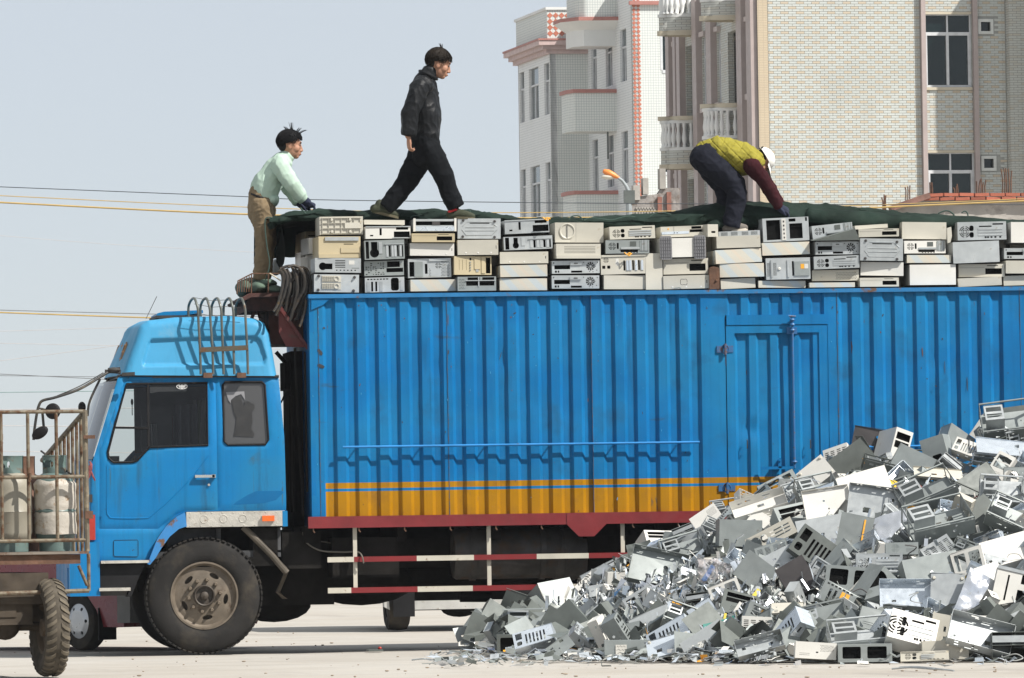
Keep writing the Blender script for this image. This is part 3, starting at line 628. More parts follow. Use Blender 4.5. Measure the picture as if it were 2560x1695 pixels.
# interior
it = MB(); x0 = onskin(300, 1100).x; x1 = onskin(546, 1100).x; xr = onskin(700, 1100).x
it.box((x1 - .02, .2, .95), (x1 + .02, CW - .2, T(546, 1010).z)); it.box((onskin(250, 1150).x - .03, .16, .9), (onskin(300, 1150).x, CW - .16, T(260, 1140).z)); it.box((x0 - .2, .14, .86), (xr, CW - .14, .92))
it.box((xr - .03, .14, .9), (xr, CW - .14, T(690, 960).z)); it.box((x0 - .02, .15, T(400, 944).z), (xr, CW - .15, T(400, 941).z))
for y in (.3, 1.5):
    it.box((onskin(420, 1100).x, y, .95), (onskin(540, 1100).x, y + .5, 1.38)); it.prism([(onskin(500, 1100).x, y, 1.35), (onskin(540, 1100).x, y, 1.35), (onskin(546, 1000).x, y, T(546, 990).z), (onskin(520, 1000).x, y, T(546, 990).z)], (0, .5, 0))
it.tube([(onskin(330, 1100).x + .12 * math.cos(t) * .5, .62 + .21 * math.sin(t), 1.62 + .21 * math.cos(t) * .75) for t in [2 * math.pi * i / 24 for i in range(24)]], .014, 6, closed=True)
it.box((onskin(372, 1000).x, CW - .22, T(400, 1125).z), (onskin(700, 1000).x, CW - .20, T(400, 955).z)); it.box((onskin(372, 1000).x, CW * .5, T(400, 1125).z), (onskin(380, 1000).x + .25, CW * .5 + .04, T(400, 1010).z))
for (ua, ub, va, vb, yy, cc, nm) in ((395, 432, 1040, 1118, 1.25, (.10, .035, .035), 'red_towel'), (440, 492, 1010, 1118, 1.45, (.13, .14, .17), 'grey_curtain'), (494, 516, 1000, 1118, 1.2, (.07, .09, .04), 'green_bag'), (376, 392, 1060, 1118, .9, (.25, .25, .26), 'white_paper')):
    ci = MB(); a_, b_2 = T(ua, vb, yy), T(ub, va, yy); ci.add([(a_.x + (b_2.x - a_.x) * i / 8, yy + .03 * math.sin(i * 2.2), zz) for zz in (a_.z, b_2.z) for i in range(9)], [(i, i + 1, 10 + i, 9 + i) for i in range(8)]); build(nm, ci, mk(nm + '_cloth', cc, .8), truck)
build('cab_interior', it, mk('dark_cab_interior', (.06, .062, .065), .8, var=.3), truck)
ar_ = MB(); c = onskin(332, 1010, .1); ar_.tube([c, c + Vector((.0, 0, -.1))], .004, 5); ar_.ell(c + Vector((0, 0, .02)), (.012, .012, .03)); build('cab_ornament', ar_, m_black, truck)
ck = MB(); ck.box((x0 - .15, .12, .78), (xr - .02, CW - .12, .86)); ck.box((xr - .25, .12, .86), (xr - .03, CW - .12, 1.3)); build('cab_floor', ck, m_grime, truck)
cr = MB(); cr.box((xr - .03, YC + .12, T(700, 1270).z), (xr - .005, CW - YC - .12, T(700, 945).z)); build('cab_rear', cr, m_cab, truck)
# sill plate, arch, steps
sp_ = MB(); sp_.box((onskin(465, 1300).x, YC - .02, T(500, 1318).z), (onskin(705, 1300).x, YC + .03, T(500, 1279.5).z)); o = build('sill_plate', sp_, m_plate, truck)
sb = MB()
for u, v in ((510, 1298), (559, 1297), (607, 1296)): 
    c = T(u, v, YC - .02); sb.lathe([(.031, -.002), (.034, -.006), (.037, -.002)], 20, (c.x, YC - .018, c.z), 'y')
for i in range(9):
    for v in (1283, 1315): c = T(475 + i * 27, v - (i * 27) * .0155, YC - .02); sb.ell((c.x, YC - .021, c.z), (.006, .004, .006), n=8, k=5)
build('rivet', sb, m_plate, o)
ml = MB(); a = T(656, 1303, YC - .05); b = T(686, 1289, YC - .05); ml.box((a.x, YC - .05, a.z), (b.x, YC - .021, b.z)); build('marker_light', ml, m_orange, truck)
se = MB(); se.box((onskin(705, 1300).x + .002, YC - .016, T(710, 1316).z), (onskin(718, 1300).x, YC + .03, T(710, 1277).z)); build('sill_end', se, m_cab, truck)
arc_o = [(463, 1281), (443, 1291), (416, 1315), (393, 1348), (378, 1386), (369, 1410)]; arc_i = [(467, 1316), (448, 1322), (425, 1341), (404, 1370), (389, 1395), (375, 1412)]
ac = MB(); pts = [T(u, v, YC - .03) for u, v in arc_o] + [T(u, v, YC - .03) for u, v in reversed(arc_i)]; ac.prism(pts, (0, .42, 0)); build('wheel_arch', ac, mk('chipped_arch_paint', (.03, .2, .48), .5, stain=((.13, .07, .04), .5, .56, 7)), truck)
ac = MB(); hw = [(463, 1318), (540, 1322), (610, 1330)]; ac.box((T(463, 1300).x, YC + .05, T(500, 1322).z), (T(716, 1300).x, YC + .6, T(500, 1316).z)); build('arch_liner', ac, m_grime, truck)
bp = MB(); c0 = T(280, 1349, YC); bp.prism([onskin(u, v, -.004) for u, v in ((286, 1351), (343, 1350), (345, 1353), (345, 1389), (342, 1392), (287, 1391), (284, 1388), (284, 1353))], (0, .006, 0)); build('hatch', bp, m_cab, truck)
bp = MB(); bp.tube([onskin(u, v, -.003) for u, v in ((286, 1351), (343, 1350), (345, 1353), (345, 1389), (342, 1392), (287, 1391), (284, 1388), (284, 1353))], .003, 5, closed=True); build('hatch_seam', bp, m_black, truck)
for (pa, pb, dn) in (((252, 1402), (372, 1402), 7), ((248, 1470), (326, 1470), 8)):
    s1 = MB(); a = T(*pa, YC); b = T(*pb, YC); s1.box((a.x, YC - .03, T(pa[0], pa[1] + dn, YC).z), (b.x, YC + .25, a.z)); build('step', s1, m_plate, truck)
s1 = MB(); s1.prism([T(u, v, YC + .03) for u, v in ((249, 1411), (362, 1411), (345, 1450), (328, 1492), (318, 1492), (322, 1478), (249, 1478))], (0, .25, 0)); build('step_box', s1, m_black, truck)
s1 = MB(); s1.box((T(249, 1480).x, YC + .02, T(249, 1490).z), (T(318, 1480).x, YC + .2, T(249, 1478).z)); build('step_bracket', s1, m_dark, truck)
# rear mudguard bow and torn flap
mg = MB(); mg.tube([T(608, 1317, .12), T(640, 1348, .12), T(680, 1388, .12), T(717, 1432, .12)], .03, 10); mg.tube([T(608, 1317, .5), T(680, 1388, .5), T(717, 1432, .5)], .03, 8)
vs_ = []
for (u, v) in ((595, 1310), (640, 1340), (690, 1385), (722, 1432)):
    for y in (.1, .3, .52): vs_.append(T(u + 2, v, y))
mg.add(vs_, [(i * 3 + j, i * 3 + j + 1, i * 3 + j + 4, i * 3 + j + 3) for i in range(3) for j in range(2)]); build('mudguard', mg, mk('dusty_mudguard', (.085, .072, .055), .8, var=.3), truck)
mf = MB(); vs_ = []
for (u, v, y) in ((716, 1430, .1), (706, 1455, .08), (695, 1480, .12), (712, 1497, .14)):
    for k in range(4): p = T(u, v, y + k * .11); vs_.append(p + Vector((.025 * math.sin(k * 1.7 + v), 0, 0)))
mf.add(vs_, [(i * 4 + j, i * 4 + j + 1, i * 4 + j + 5, i * 4 + j + 4) for i in range(3) for j in range(3)]); build('mud_flap', mf, mk('dusty_flap', (.12, .10, .075), .85, var=.3), truck)

# ---- roof gear
ant = MB(); ant.tube([T(365, 797, .4), T(392, 741, .4)], .003, 5); build('antenna', ant, m_dark, truck)
ht = MB(); ht.prism([T(390, 790, .75), T(394, 783, .75), T(410, 779, .75), (T(507, 775, .75)), T(508, 782, .75), T(400, 795, .75)], (0, .8, 0)); build('roof_hatch', ht, m_cab, truck)
hk = MB(); hk.box((T(390, 795, .7).x, .7, T(390, 796, .7).z), (T(505, 790, .7).x, 1.6, T(505, 786, .7).z - .005)); build('hatch_frame', hk, m_dark, truck)
rack = thing('roof_rack', None, None, T(560, 940, .0), parent=truck)
for (ub, ut) in ((502, 495), (533, 525), (559, 553), (586, 583), (620, 613)):
    hp = MB(); yb = YC - .02
    pts = [T(ub, 936, yb), T(ub - 2, 870, yb), T(ut + 1, 800, yb), T(ut, 775, yb + .0), T(ut - 4, 758, yb + .02), T(ut - 9, 746, yb + .12), T(ut - 16, 749, yb + .3), T(ut - 22, 760, yb + .42), T(ut - 24, 772, yb + .45), T(ut - 24, 800, yb + .46)]
    hp.tube(smoothpath(pts, 3), .0115, 8); build('hoop', hp, m_rack, rack)
cp = MB(); cp.beam(T(498, 875, YC - .035), T(621, 869, YC - .035), .012, .045, (0, 0, 1)); build('cross_plate', cp, mk('rusty_olive_plate', (.075, .065, .045), .8, stain=((.12, .06, .03), .5, .66, 16)), rack)
for (u, v) in ((520, 936), (604, 936)):
    cl = MB(); c = T(u, v, YC - .02); cl.box((c.x - .04, YC - .03, c.z - .03), (c.x + .04, YC + .05, c.z + .015)); build('clamp', cl, m_rusty, rack)
wr = MB()
for v0, y_ in ((744, .1), (760, -.0), (782, .1)):
    wr.tube([T(486, v0, YC + y_), T(530, v0 + 8, YC + y_), T(560, v0 + 6, YC + y_), T(610, v0 + 10, YC + y_)], .003, 4)
build('tie_wire', wr, m_dark, rack)
# ---- mirrors
mr = thing('mirror_assembly', None, None, T(262, 930, .3), parent=truck)
a = MB(); a.tube(smoothpath([T(300, 932, .05), T(275, 930, .0), T(258, 938, -.05), T(200, 972, -.25), T(140, 993, -.3), T(108, 1001, -.3), T(98, 1012, -.3), T(92, 1035, -.3), T(86, 1075, -.3), T(84, 1100, -.3)], 5), .0125, 8)
a.tube(smoothpath([T(258, 932, -.03), T(200, 965, -.2), T(142, 990, -.3)], 6), .005, 6); a.tube(smoothpath([T(250, 948, .02), T(232, 985, .0), T(222, 1012, .0), T(219, 1040, .02)], 5), .011, 8); a.tube([T(105, 1020, -.3), T(110, 1075, -.3)], .012, 8); a.tube([T(95, 1020, -.3), T(132, 1028, -.32)], .009, 6)
build('mirror_arm', a, mk('black_arm', (.02, .019, .018), .6, stain=((.1, .085, .06), .5, .7, 12)), mr)
for (u, v, rx, rz, tl) in ((132, 1028, .074, .072, 0), (100, 1082, .085, .05, .5)):
    q = MB(); c = T(u, v, -.34); q.lathe([(.0, -.035), (.5, -.034), (.85, -.022), (1.0, 0), (.96, .006)], 22, (0, 0, 0), 'y'); q.xf(Matrix.Translation(c) @ Matrix.Rotation(R(-25), 4, 'Z') @ Matrix.Rotation(-tl, 4, 'Y') @ Matrix.Diagonal((rx, 1, rz, 1))); h_ = build('mirror_housing', q, m_black, mr)
    q = MB(); q.lathe([(.0, .004), (.94, .004)], 22, (0, 0, 0), 'y'); q.xf(Matrix.Translation(c) @ Matrix.Rotation(R(-25), 4, 'Z') @ Matrix.Rotation(-tl, 4, 'Y') @ Matrix.Diagonal((rx, 1, rz, 1))); build('mirror_glass', q, m_chrome, h_)
mm = MB(); mm.ell(T(205, 1018, .2), (.035, .05, .05)); build('mirror_stub', mm, m_black, mr)
dv = MB(); c = T(290, 926, .02)
for (u, v, u2, v2) in ((262, 928, 302, 930), (270, 924, 300, 922), (305, 936, 337, 934)): dv.beam(T(u, v, -.0), T(u2, v2, -.0), .03, .03)
dv.ell(T(285, 925, .0), (.06, .05, .025)); build('arm_bracket', dv, m_dark, mr)
# ---- gap between cab and box: intake, brackets, pipes
gp = MB(); gp.box((T(712, 930, .9).x, .9, T(712, 975, .9).z), (T(738, 930, .9).x, 1.4, T(712, 905, .9).z)); gp.tube([T(690, 880, .9), T(712, 905, .9)], .02, 6); gp.tube([T(712, 985, .9), T(706, 1000, .8), T(700, 1010, .8)], .008, 6)
gp.box((T(722, 975, 1).x, .75, .95), (T(768, 975, .5).x, 1.6, T(722, 880, 1).z)); gp.tube([T(737, 870, .25), T(744, 1050, .25), T(754, 1200, .22), T(758, 1290, .2)], .012, 8); gp.tube([T(728, 990, .35), T(733, 1280, .35)], .022, 8); gp.tube([T(762, 880, .15), T(768, 1230, .15)], .01, 6)
gp.box((T(735, 1290, .3).x, .3, .85), (T(765, 1290, .3).x, .6, 1.12)); build('air_intake', gp, m_grime, truck)
br = MB(); br.prism([T(697, 770, .25), T(697, 830, .25), T(715, 866, .25), T(760, 868, .25), T(765, 860, .25), T(705, 780, .25)], (0, .02, 0)); br.beam(T(700, 768, .23), T(770, 872, .23), .035, .03); build('platform_bracket', br, mk('shade_darkened_red', (.10, .018, .017), .6, stain=((.06, .05, .045), .55, .7, 9)), truck)  # bracket red taken darker, its shade put into the colour
pf = MB(); pf.prism([T(600, 748, .35), T(624, 733, .35), T(700, 731, .35), T(700, 741, .35), T(628, 743, .35), T(606, 754, .35)], (0, 1.5, 0)); pf.beam(T(628, 800, .6), T(648, 745, .6), .03, .03); pf.beam(T(650, 795, .7), T(640, 745, .7), .03, .03); pf.beam(T(690, 800, .6), T(655, 745, .6), .03, .03); pf.box((T(616, 750, .5).x, .5, T(616, 778, .5).z), (T(690, 750, .5).x, 1.6, T(616, 743, .5).z)); pf.box((T(672, 780, .6).x, .6, T(672, 860, .6).z), (T(765, 780, .6).x, 1.7, T(672, 742, .6).z))
build('front_platform', pf, mk('platform_dark_red', (.075, .028, .022), .8, stain=((.03, .028, .025), .45, .65, 6)), truck)
bk = MB()
bk.tube([T(595, 702, .4), T(630, 684, .4)], .006, 6); bk.tube([T(592, 735, .4), T(595, 702, .4)], .006, 5); bk.tube([T(630, 684, .4), T(700, 684, .4)], .006, 6); bk.tube([T(595, 702, 1.5), T(630, 684, 1.5), T(700, 684, 1.5)], .006, 6); bk.tube([T(595, 702, .4), T(595, 702, 1.5)], .006, 6)
for i in range(6): u = 599 + i * 6; bk.tube([T(u, 700 - i * 3.2, .4), T(u - 1, 730, .4)], .0045, 5)
bk.tube([T(629, 684, .4), T(628, 745, .4)], .006, 6); bk.tube([T(671, 684, .4), T(670, 742, .4)], .006, 6)
build('platform_basket', bk, m_rusty, truck)

# ---- wheels
def make_wheel(name, c, r, w, parent, outer=-1, detail=True, mt=m_tyre, mr_=m_rim):
    """wheel with axle along y; outer face towards -y"""
    wh = thing(name, None, None, c, parent=parent); c = Vector(c); t = MB(); ri = r * .56
    prof = [(ri, w * .08), (ri + .02, 0), (ri + (r - ri) * .35, -.012), (ri + (r - ri) * .7, -.006), (r - .035, .012), (r - .012, .026), (r, .05), (r, w - .05), (r - .03, w - .01), (ri + .02, w), (ri, w - .02)]
    t.lathe(prof, 56, c, 'y')
    if detail:
        for k in range(64):
            a = 2 * math.pi * k / 64
            for y0, y1 in ((.006, w * .36), (w * .64, w - .006)):
                ca, sa = math.cos(a), math.sin(a); da = .062; pts = []
                for (aa, rr) in ((a, r - .012), (a + da, r - .012), (a + da, r + .0015), (a, r + .0015)): pts.append((c.x + rr * math.cos(aa), c.y + y0, c.z + rr * math.sin(aa)))
                t.prism(pts, (0, y1 - y0, 0))
    build('tyre', t, mt, wh, smooth=40)
    rm = MB(); rm.lathe([(ri + .004, .004), (ri + .012, -.004), (ri - .004, -.004), (ri - .012, .02), (ri - .03, .035), (ri * .80, .03)], 48, c, 'y')
    disc = circ(c.x, c.z, ri * .80, 40); holes = [circ(c.x, c.z, ri * .34, 24)]
    if detail:
        for k in range(5):
            a = R(62 + 72 * k); q = circ(0, 0, ri * .16, 12, ri * .072); q = [(c.x + ri * .67 * math.cos(a) + x * -math.sin(a) - z * math.cos(a) * -1, c.z + ri * .67 * math.sin(a) + x * math.cos(a) + z * math.sin(a)) for x, z in q]; holes.append(q)
    rm.sheet(disc, holes, .02, lambda x, z, q: (x, c.y + .03 - .02 * max(0, 1 - (math.hypot(x - c.x, z - c.z) / (ri * .72)) ** 4) + q, z))
    rm.lathe([(ri * .8, .1), (ri * .2, .1)], 30, c, 'y'); build('rim', rm, mr_, wh, smooth=40)
    hb_ = MB(); hb_.lathe([(ri * .34, .02), (ri * .33, -.025), (ri * .30, -.035), (ri * .27, -.03), (ri * .26, .0), (ri * .13, .0), (ri * .12, -.03), (ri * .06, -.042), (0, -.044)], 28, c, 'y'); build('hub', hb_, mk('greasy_hub', (.045, .035, .026), .6, var=.3), wh)
    if detail:
        nm = None
        for k in range(10):
            a = 2 * math.pi * k / 10 + .15; lx, lz = c.x + ri * .49 * math.cos(a), c.z + ri * .49 * math.sin(a)
            if nm is None:
                q = MB(); q.lathe([(0, -.03), (.011, -.03), (.015, -.02), (.019, -.006), (.019, .012)], 8, (0, 0, 0), 'y'); nm = to_mesh('lug_nut', q, mr_)
            ob = bpy.data.objects.new('lug_nut', nm); link(ob, wh); ob.location = (lx - c.x, 0, lz - c.z)
    return wh
wc = T(511, 1491, .09); make_wheel('wheel', (wc.x, .09, .523), .523, .27, truck)
make_wheel('wheel', (wc.x, CW - .36, .523), .523, .27, truck, detail=False)
ax = MB(); ax.tube([(wc.x, .3, .5), (wc.x, CW - .3, .5)], .06, 10); ax.box((wc.x - .5, .7, .55), (wc.x + .5, .78, .66)); ax.box((wc.x - .5, 1.55, .55), (wc.x + .5, 1.63, .66)); build('front_axle', ax, m_grime, truck)
xw = T(2330, 1500).x
for y in (.06, .36, CW - .66, CW - .36): make_wheel('wheel', (xw, y, .523), .523, .25, truck, detail=False)
ax = MB(); ax.tube([(xw, .3, .52), (xw, CW - .3, .52)], .09, 10); ax.ell((xw, 1.17, .52), (.22, .22, .22)); build('rear_axle', ax, m_grime, truck)
# ================================================================== old computer cases
def keyhole(cx, cz, r, dx, dz, L_, hw):
    """round hole with a rectangular tail along (dx,dz)"""
    a = math.asin(min(.95, hw / r)); o = []
    for i in range(15):
        t = a + (2 * math.pi - 2 * a) * i / 14; o.append((r * math.cos(t), r * math.sin(t)))
    o += [(L_, -hw), (L_, hw)]
    return [(cx + x * dx - y * dz, cz + x * dz + y * dx) for x, y in o]
def rings(cx, cz, r):
    o = []
    for ra, rb_ in ((.93, .78), (.66, .50), (.38, .22)):
        for k in range(4): o.append(sector(cx, cz, r * rb_, r * ra, 90 * k + 9, 90 * k + 81, 4))
    return o
def spokes(cx, cz, r, k=10):
    return [sector(cx, cz, r * .22, r * .95, 360 / k * i + 6, 360 / k * (i + 1) - 6, 2) for i in range(k)]
def perf(x0, z0, x1, z1, r, p, stag=True):
    o = []; nz_ = max(1, int((z1 - z0) / p)); nx_ = max(1, int((x1 - x0) / p))
    for j in range(nz_):
        for i in range(nx_): o.append(circ(x0 + (i + .5 + (.5 if stag and j % 2 else 0)) * p, z0 + (j + .5) * p, r, 6))
    return [q for q in o if max(a for a, _ in q) < x1]
def slits(x0, z0, x1, z1, n, horiz=True, gap=.45):
    o = []
    for i in range(n):
        if horiz: h = (z1 - z0) / n; o.append(rect(x0, z0 + h * i, x1, z0 + h * (i + gap)))
        else: w = (x1 - x0) / n; o.append(rect(x0 + w * i, z0, x0 + w * (i + gap), z1))
    return o
def face_parts(kind, w, h, r_):
    """front face of a case: (holes, extra parts). x 0..w, z 0..h"""
    H, E = [], []
    def bx(name, mat, x0, z0, x1, z1, y0=-.004, y1=0): 
        mb = MB(); mb.box((x0 * w, y0, z0 * h), (x1 * w, y1, z1 * h)); E.append((name, mb, mat))
    def disc(name, mat, x, z, rad, t=.008):
        mb = MB(); mb.lathe([(0, -t), (rad * .7, -t), (rad, -t * .5), (rad, .001)], 14, (x * w, 0, z * h), 'y'); E.append((name, mb, mat))
    def rc(x0, z0, x1, z1): H.append(rect(x0 * w, z0 * h, x1 * w, z1 * h))
    def rr(x0, z0, x1, z1, q=.2): H.append(rrect(x0 * w, z0 * h, x1 * w, z1 * h, q * min((x1 - x0) * w, (z1 - z0) * h)))
    if kind == 'grid':
        for i in range(4): bx('rib', m_beige, .04, .07 + i * .28, .96, .095 + i * .28, -.012)
        for i in range(7): bx('rib', m_beige, .06 + i * .145, .04, .068 + i * .145, .96, -.011)
        for x, z in ((.28, .82), (.7, .82), (.28, .16), (.7, .16)): disc('knob', m_beige, x, z, .014, .022)
        bx('plate', m_beige, .58, .34, .93, .64, -.016)
    elif kind == 'desktop_front':
        bx('drive_slot', m_galv, .15, .80, .95, .97, -.012); bx('drive_door', m_yell, .53, .24, .97, .48, -.008); rc(.6, .62, .83, .66); rc(.56, .32, .94, .36); bx('base_lip', m_yell, .0, .0, .93, .17, -.012)
    elif kind == 'keyhole_vents':
        H.append(keyhole(.17 * w, .42 * h, .27 * h, 1, 0, .21 * w, .20 * h)); H.extend(slits(.44 * w, .34 * h, .66 * w, .92 * h, 5)); bx('sticker', m_white, .74, .56, .86, .84, -.0015)
        for i in range(6): rc(.46 + i * .08, .12, .49 + i * .08, .2)
        rc(.80, .3, .96, .33)
    elif kind == 'feet_strips':
        for z in (.15, .57):
            bx('foot_strip', m_beige, .17, z, .6, z + .36, -.006)
            for i in range(6): bx('strip_rib', m_beige, .18 + i * .05, z + .02, .186 + i * .05, z + .34, -.012)
            for i in range(4): bx('strip_rib', m_beige, .18, z + .05 + i * .08, .46, z + .062 + i * .08, -.011)
            mb = MB(); mb.lathe([(.016, -.006), (.018, -.014), (.024, -.014), (.026, -.006)], 16, (.5 * w, 0, (z + .19) * h), 'y'); E.append(('strip_ring', mb, m_beige))
        for x, z in ((.1, .9), (.9, .85), (.09, .12), (.88, .1)): disc('foot', m_char, x, z, .013, .02)
    elif kind == 'bays_right':
        rc(.63, .1, .985, .58); rc(.68, .72, .95, .93); rc(.31, .28, .36, .86); rc(.1, .2, .17, .32); bx('bay_rail', m_galv, .6, .03, 1.0, .09, -.006); bx('edge', m_galv, .0, .95, 1.0, 1.02, -.008)
    elif kind == 'keyhole_slots':
        H.append(keyhole(.245 * w, .34 * h, .24 * h, 0, 1, .58 * h, .165 * h)); rc(.03, .05, .11, .95); bx('bright_bracket', m_galv, .36, .3, .44, .9, -.005)
        for i in range(6):
            if i in (1, 4): rc(.54 + i * .068, .12, .585 + i * .068, .7)
            else: bx('slot_cover', m_galv, .54 + i * .068, .12, .59 + i * .068, .72, -.004)
        rc(.92, .1, .965, .7); bx('ledge', m_galv, .5, .76, .98, .8, -.01)
    elif kind == 'perf_bays':
        rc(.58, .56, .9, .95); rc(.56, .22, .98, .5); q = random.Random(r_.random())
        for i in range(8):
            for j in range(7):
                if q.random() < .55: x, z = .03 + i * .062, .07 + j * .125; rc(x, z, x + q.choice((.02, .035, .045)), z + .06)
    elif kind == 'slots_bay':
        for i in range(4):
            if i in (1, 2): rc(.05 + i * .105, .06, .10 + i * .105, .72)
            else: bx('slot_cover', m_galv, .05 + i * .105, .06, .13 + i * .105, .72, -.004)
        rr(.66, .08, .86, .95, .3)
        for i in range(7): rc(.06 + i * .08, .84, .11 + i * .08, .92)
        bx('plate', m_galv, .9, .1, .97, .8, -.004)
    elif kind == 'open_tray':
        rc(.06, .5, .95, .82); bx('shelf', m_blueish, .03, .04, .97, .4, -.01); bx('post', m_white, .0, .0, .05, 1.06, -.012); bx('post', m_white, .95, .0, 1.0, 1.06, -.012); bx('latch', m_char, .44, .52, .62, .8, -.004, .01)
    elif kind == 'bezel_bay':
        rc(.58, .2, .94, .66); rc(.62, .84, .86, .9); bx('seam', m_char, .02, .72, .56, .735, -.001, .001)
    elif kind == 'notched':
        for x in (.2, .5, .82): disc('dimple', m_white, x, .14, .008, .002)
        rc(.94, .4, .955, .62)
    elif kind == 'perf_fan':
        rc(.03, .07, .14, .84); bx('drive_cover', m_grey, .15, .06, .34, .84, -.005); rc(.39, .2, .45, .72); H.extend(rings(.7 * w, .62 * h, .17 * h)); H.extend(perf(.76 * w, .05 * h, .97 * w, .9 * h, .0042, .0125)); H.extend(perf(.47 * w, .05 * h, .54 * w, .55 * h, .004, .0125)); bx('handle', m_galv, .48, .86, .9, .97, -.012)
    elif kind == 'embossed':
        for x, z in ((.13, .9), (.86, .86), (.12, .1), (.86, .08)): disc('foot', m_char, x, z, .012, .014)
        for pts in ([(.1, .45), (.2, .18), (.8, .18), (.92, .45)], [(.12, .62), (.22, .84), (.78, .84), (.92, .6)], [(.18, .56), (.86, .56)], [(.18, .4), (.86, .4)]):
            mb = MB(); mb.tube([(x * w, 0, z * h) for x, z in pts], .004, 6); E.append(('pressed_rib', mb, m_galv))
        rc(.28, .74, .74, .79)
    elif kind == 'tower_bezel':
        for x in (.13, .22, .32): rc(x, .25, x + .008, .82)
        rc(.41, .78, .46, .92); rc(.62, .36, .68, .92); rc(.85, .08, .97, .93); bx('drive_door', m_yell, .54, .3, .7, .97, -.006); bx('drive_door', m_yell, .73, .08, .83, .97, -.006)
        for z in (.68, .54, .4, .26): disc('button', m_grey, .43, z, .007, .008)
        bx('badge', m_galv, .58, .16, .65, .3, -.003)
    elif kind == 'cage_dark':
        H.extend(perf(.02 * w, .1 * h, .18 * w, .9 * h, .004, .014)); rc(.22, .36, .95, .68); rc(.26, .76, .58, .95); rc(.64, .76, .95, .95); bx('divider', m_galv, .53, .3, .56, .98, -.006); bx('shelf', m_galv, .2, .7, .98, .745, -.01)
    elif kind == 'dial':
        mb = MB(); mb.lathe([(0, -.002), (.30 * h, -.002), (.36 * h, -.010), (.40 * h, -.008), (.41 * h, .001)], 30, (.25 * w, 0, .56 * h), 'y'); E.append(('dial', mb, m_beige)); bx('seam', m_ribg, .25, .18, .254, .95, -.0115, .001); bx('seam', m_ribg, .43, .05, .434, .98, -.001, .001); bx('lip', m_beige, .0, .0, .3, .13, -.012)
    elif kind == 'louver':
        for i in range(5): rc(.18, .38 + i * .1, .88, .405 + i * .1)
        bx('lip', m_beige, .0, .0, 1.0, .2, -.014)
    elif kind == 'fan_bay':
        rc(.05, .34, .38, .66); rc(.06, .08, .1, .24); rc(.12, .08, .15, .24); rc(.40, .06, .63, .22); rc(.03, .78, .05, .9)
        H.extend(spokes(.81 * w, .55 * h, .36 * h)); bx('port_block', m_galv, .38, .68, .62, .9, -.014); bx('port', m_char, .46, .75, .54, .83, -.016, -.013)
        for x, z in ((.66, .82), (.95, .8), (.93, .2), (.78, .1), (.85, .08), (.9, .5)): rc(x, z, x + .018, z + .07)
    elif kind == 'psu_back':
        H.extend(rings(.15 * w, .46 * h, .34 * h)); rr(.245, .5, .33, .8, .4); rr(.245, .14, .33, .44, .4)
        for i in range(4):
            if i == 3: rc(.44, .26 + i * .15, .7, .33 + i * .15)
            else: bx('slot_cover', m_galv, .42, .24 + i * .16, .92, .33 + i * .16, -.004)
        for x in (.55, .6, .67, .75, .85): rr(x, .1, x + .045, .19, .4)
        rc(.72, .82, .94, .9)
    elif kind == 'psu_slots':
        H.extend(rings(.15 * w, .55 * h, .3 * h)); rr(.255, .35, .3, .8, .3); bx('ledge', m_galv, .35, .34, .78, .46, -.01); rc(.34, .1, .74, .28); bx('connector_plate', m_dgrey, .56, .56, .7, .9, -.003)
        for i in range(5): bx('slot_cover', m_galv if i % 2 else m_grey, .79 + i * .04, .2, .82 + i * .04, .98, -.005)
        for i in range(5): rr(.42 + i * .07, .04, .46 + i * .07, .09, .3)
    elif kind == 'tower_back':
        H.extend(rings(.12 * w, .74 * h, .15 * h)); rr(.03, .3, .1, .46, .2); rr(.14, .3, .21, .46, .2); bx('sticker', m_white, .33, .45, .4, .8, -.001)
        for i in range(7):
            if i in (0, 3, 5): rc(.5 + i * .065, .18, .54 + i * .065, .7)
            else: bx('slot_cover', m_blueish, .5 + i * .065, .18, .55 + i * .065, .7, -.006)
        bx('hem', m_beige, .02, .9, 1.0, 1.0, -.008)
    elif kind == 'rib_feet':
        for x in (-.01, .73):
            mb = MB(); mb.sheet(rrect(x * w, -.12 * h, (x + .26) * w, 1.12 * h, .02), [], .012, lambda a, b, q: (a, -.014 + q, b)); E.append(('foot_plate', mb, m_ribg))
            for i in range(5): bx('rib', m_ribg, x + .03 + i * .048, -.05, x + .036 + i * .048, 1.05, -.02, -.013)
            for i in range(6): bx('rib', m_ribg, x + .01, .02 + i * .18, x + .25, .04 + i * .18, -.019, -.013)
    elif kind == 'silver_bezel':
        rc(.64, .4, .95, .66); rc(.68, .7, .9, .95); bx('silver_strip', m_blueish, .02, .28, .62, .52, -.006); disc('yellow_dot', m_gold, .17, .78, .008, .002)
        for x in (.3, .36): disc('button', m_char, x, .4, .006, .008)
        bx('seam', m_char, .29, .54, .295, .98, -.001, .001); bx('lip', m_beige, .02, .0, .62, .24, -.01)
    elif kind == 'open_frame':
        rc(.08, .08, .38, .92); rc(.58, .1, .86, .74); rc(.57, .82, .72, .95); rc(.93, .82, .97, .98); bx('perforated_strip', m_white, .41, .06, .5, .96, -.008)
        for i in range(5): bx('strip_slot', m_char, .44, .12 + i * .17, .47, .2 + i * .17, -.009, -.007)
        for z in (.3, .45): bx('inner_rail', m_galv, .1, z, .36, z + .04, .05, .08)
    elif kind == 'vents_knob':
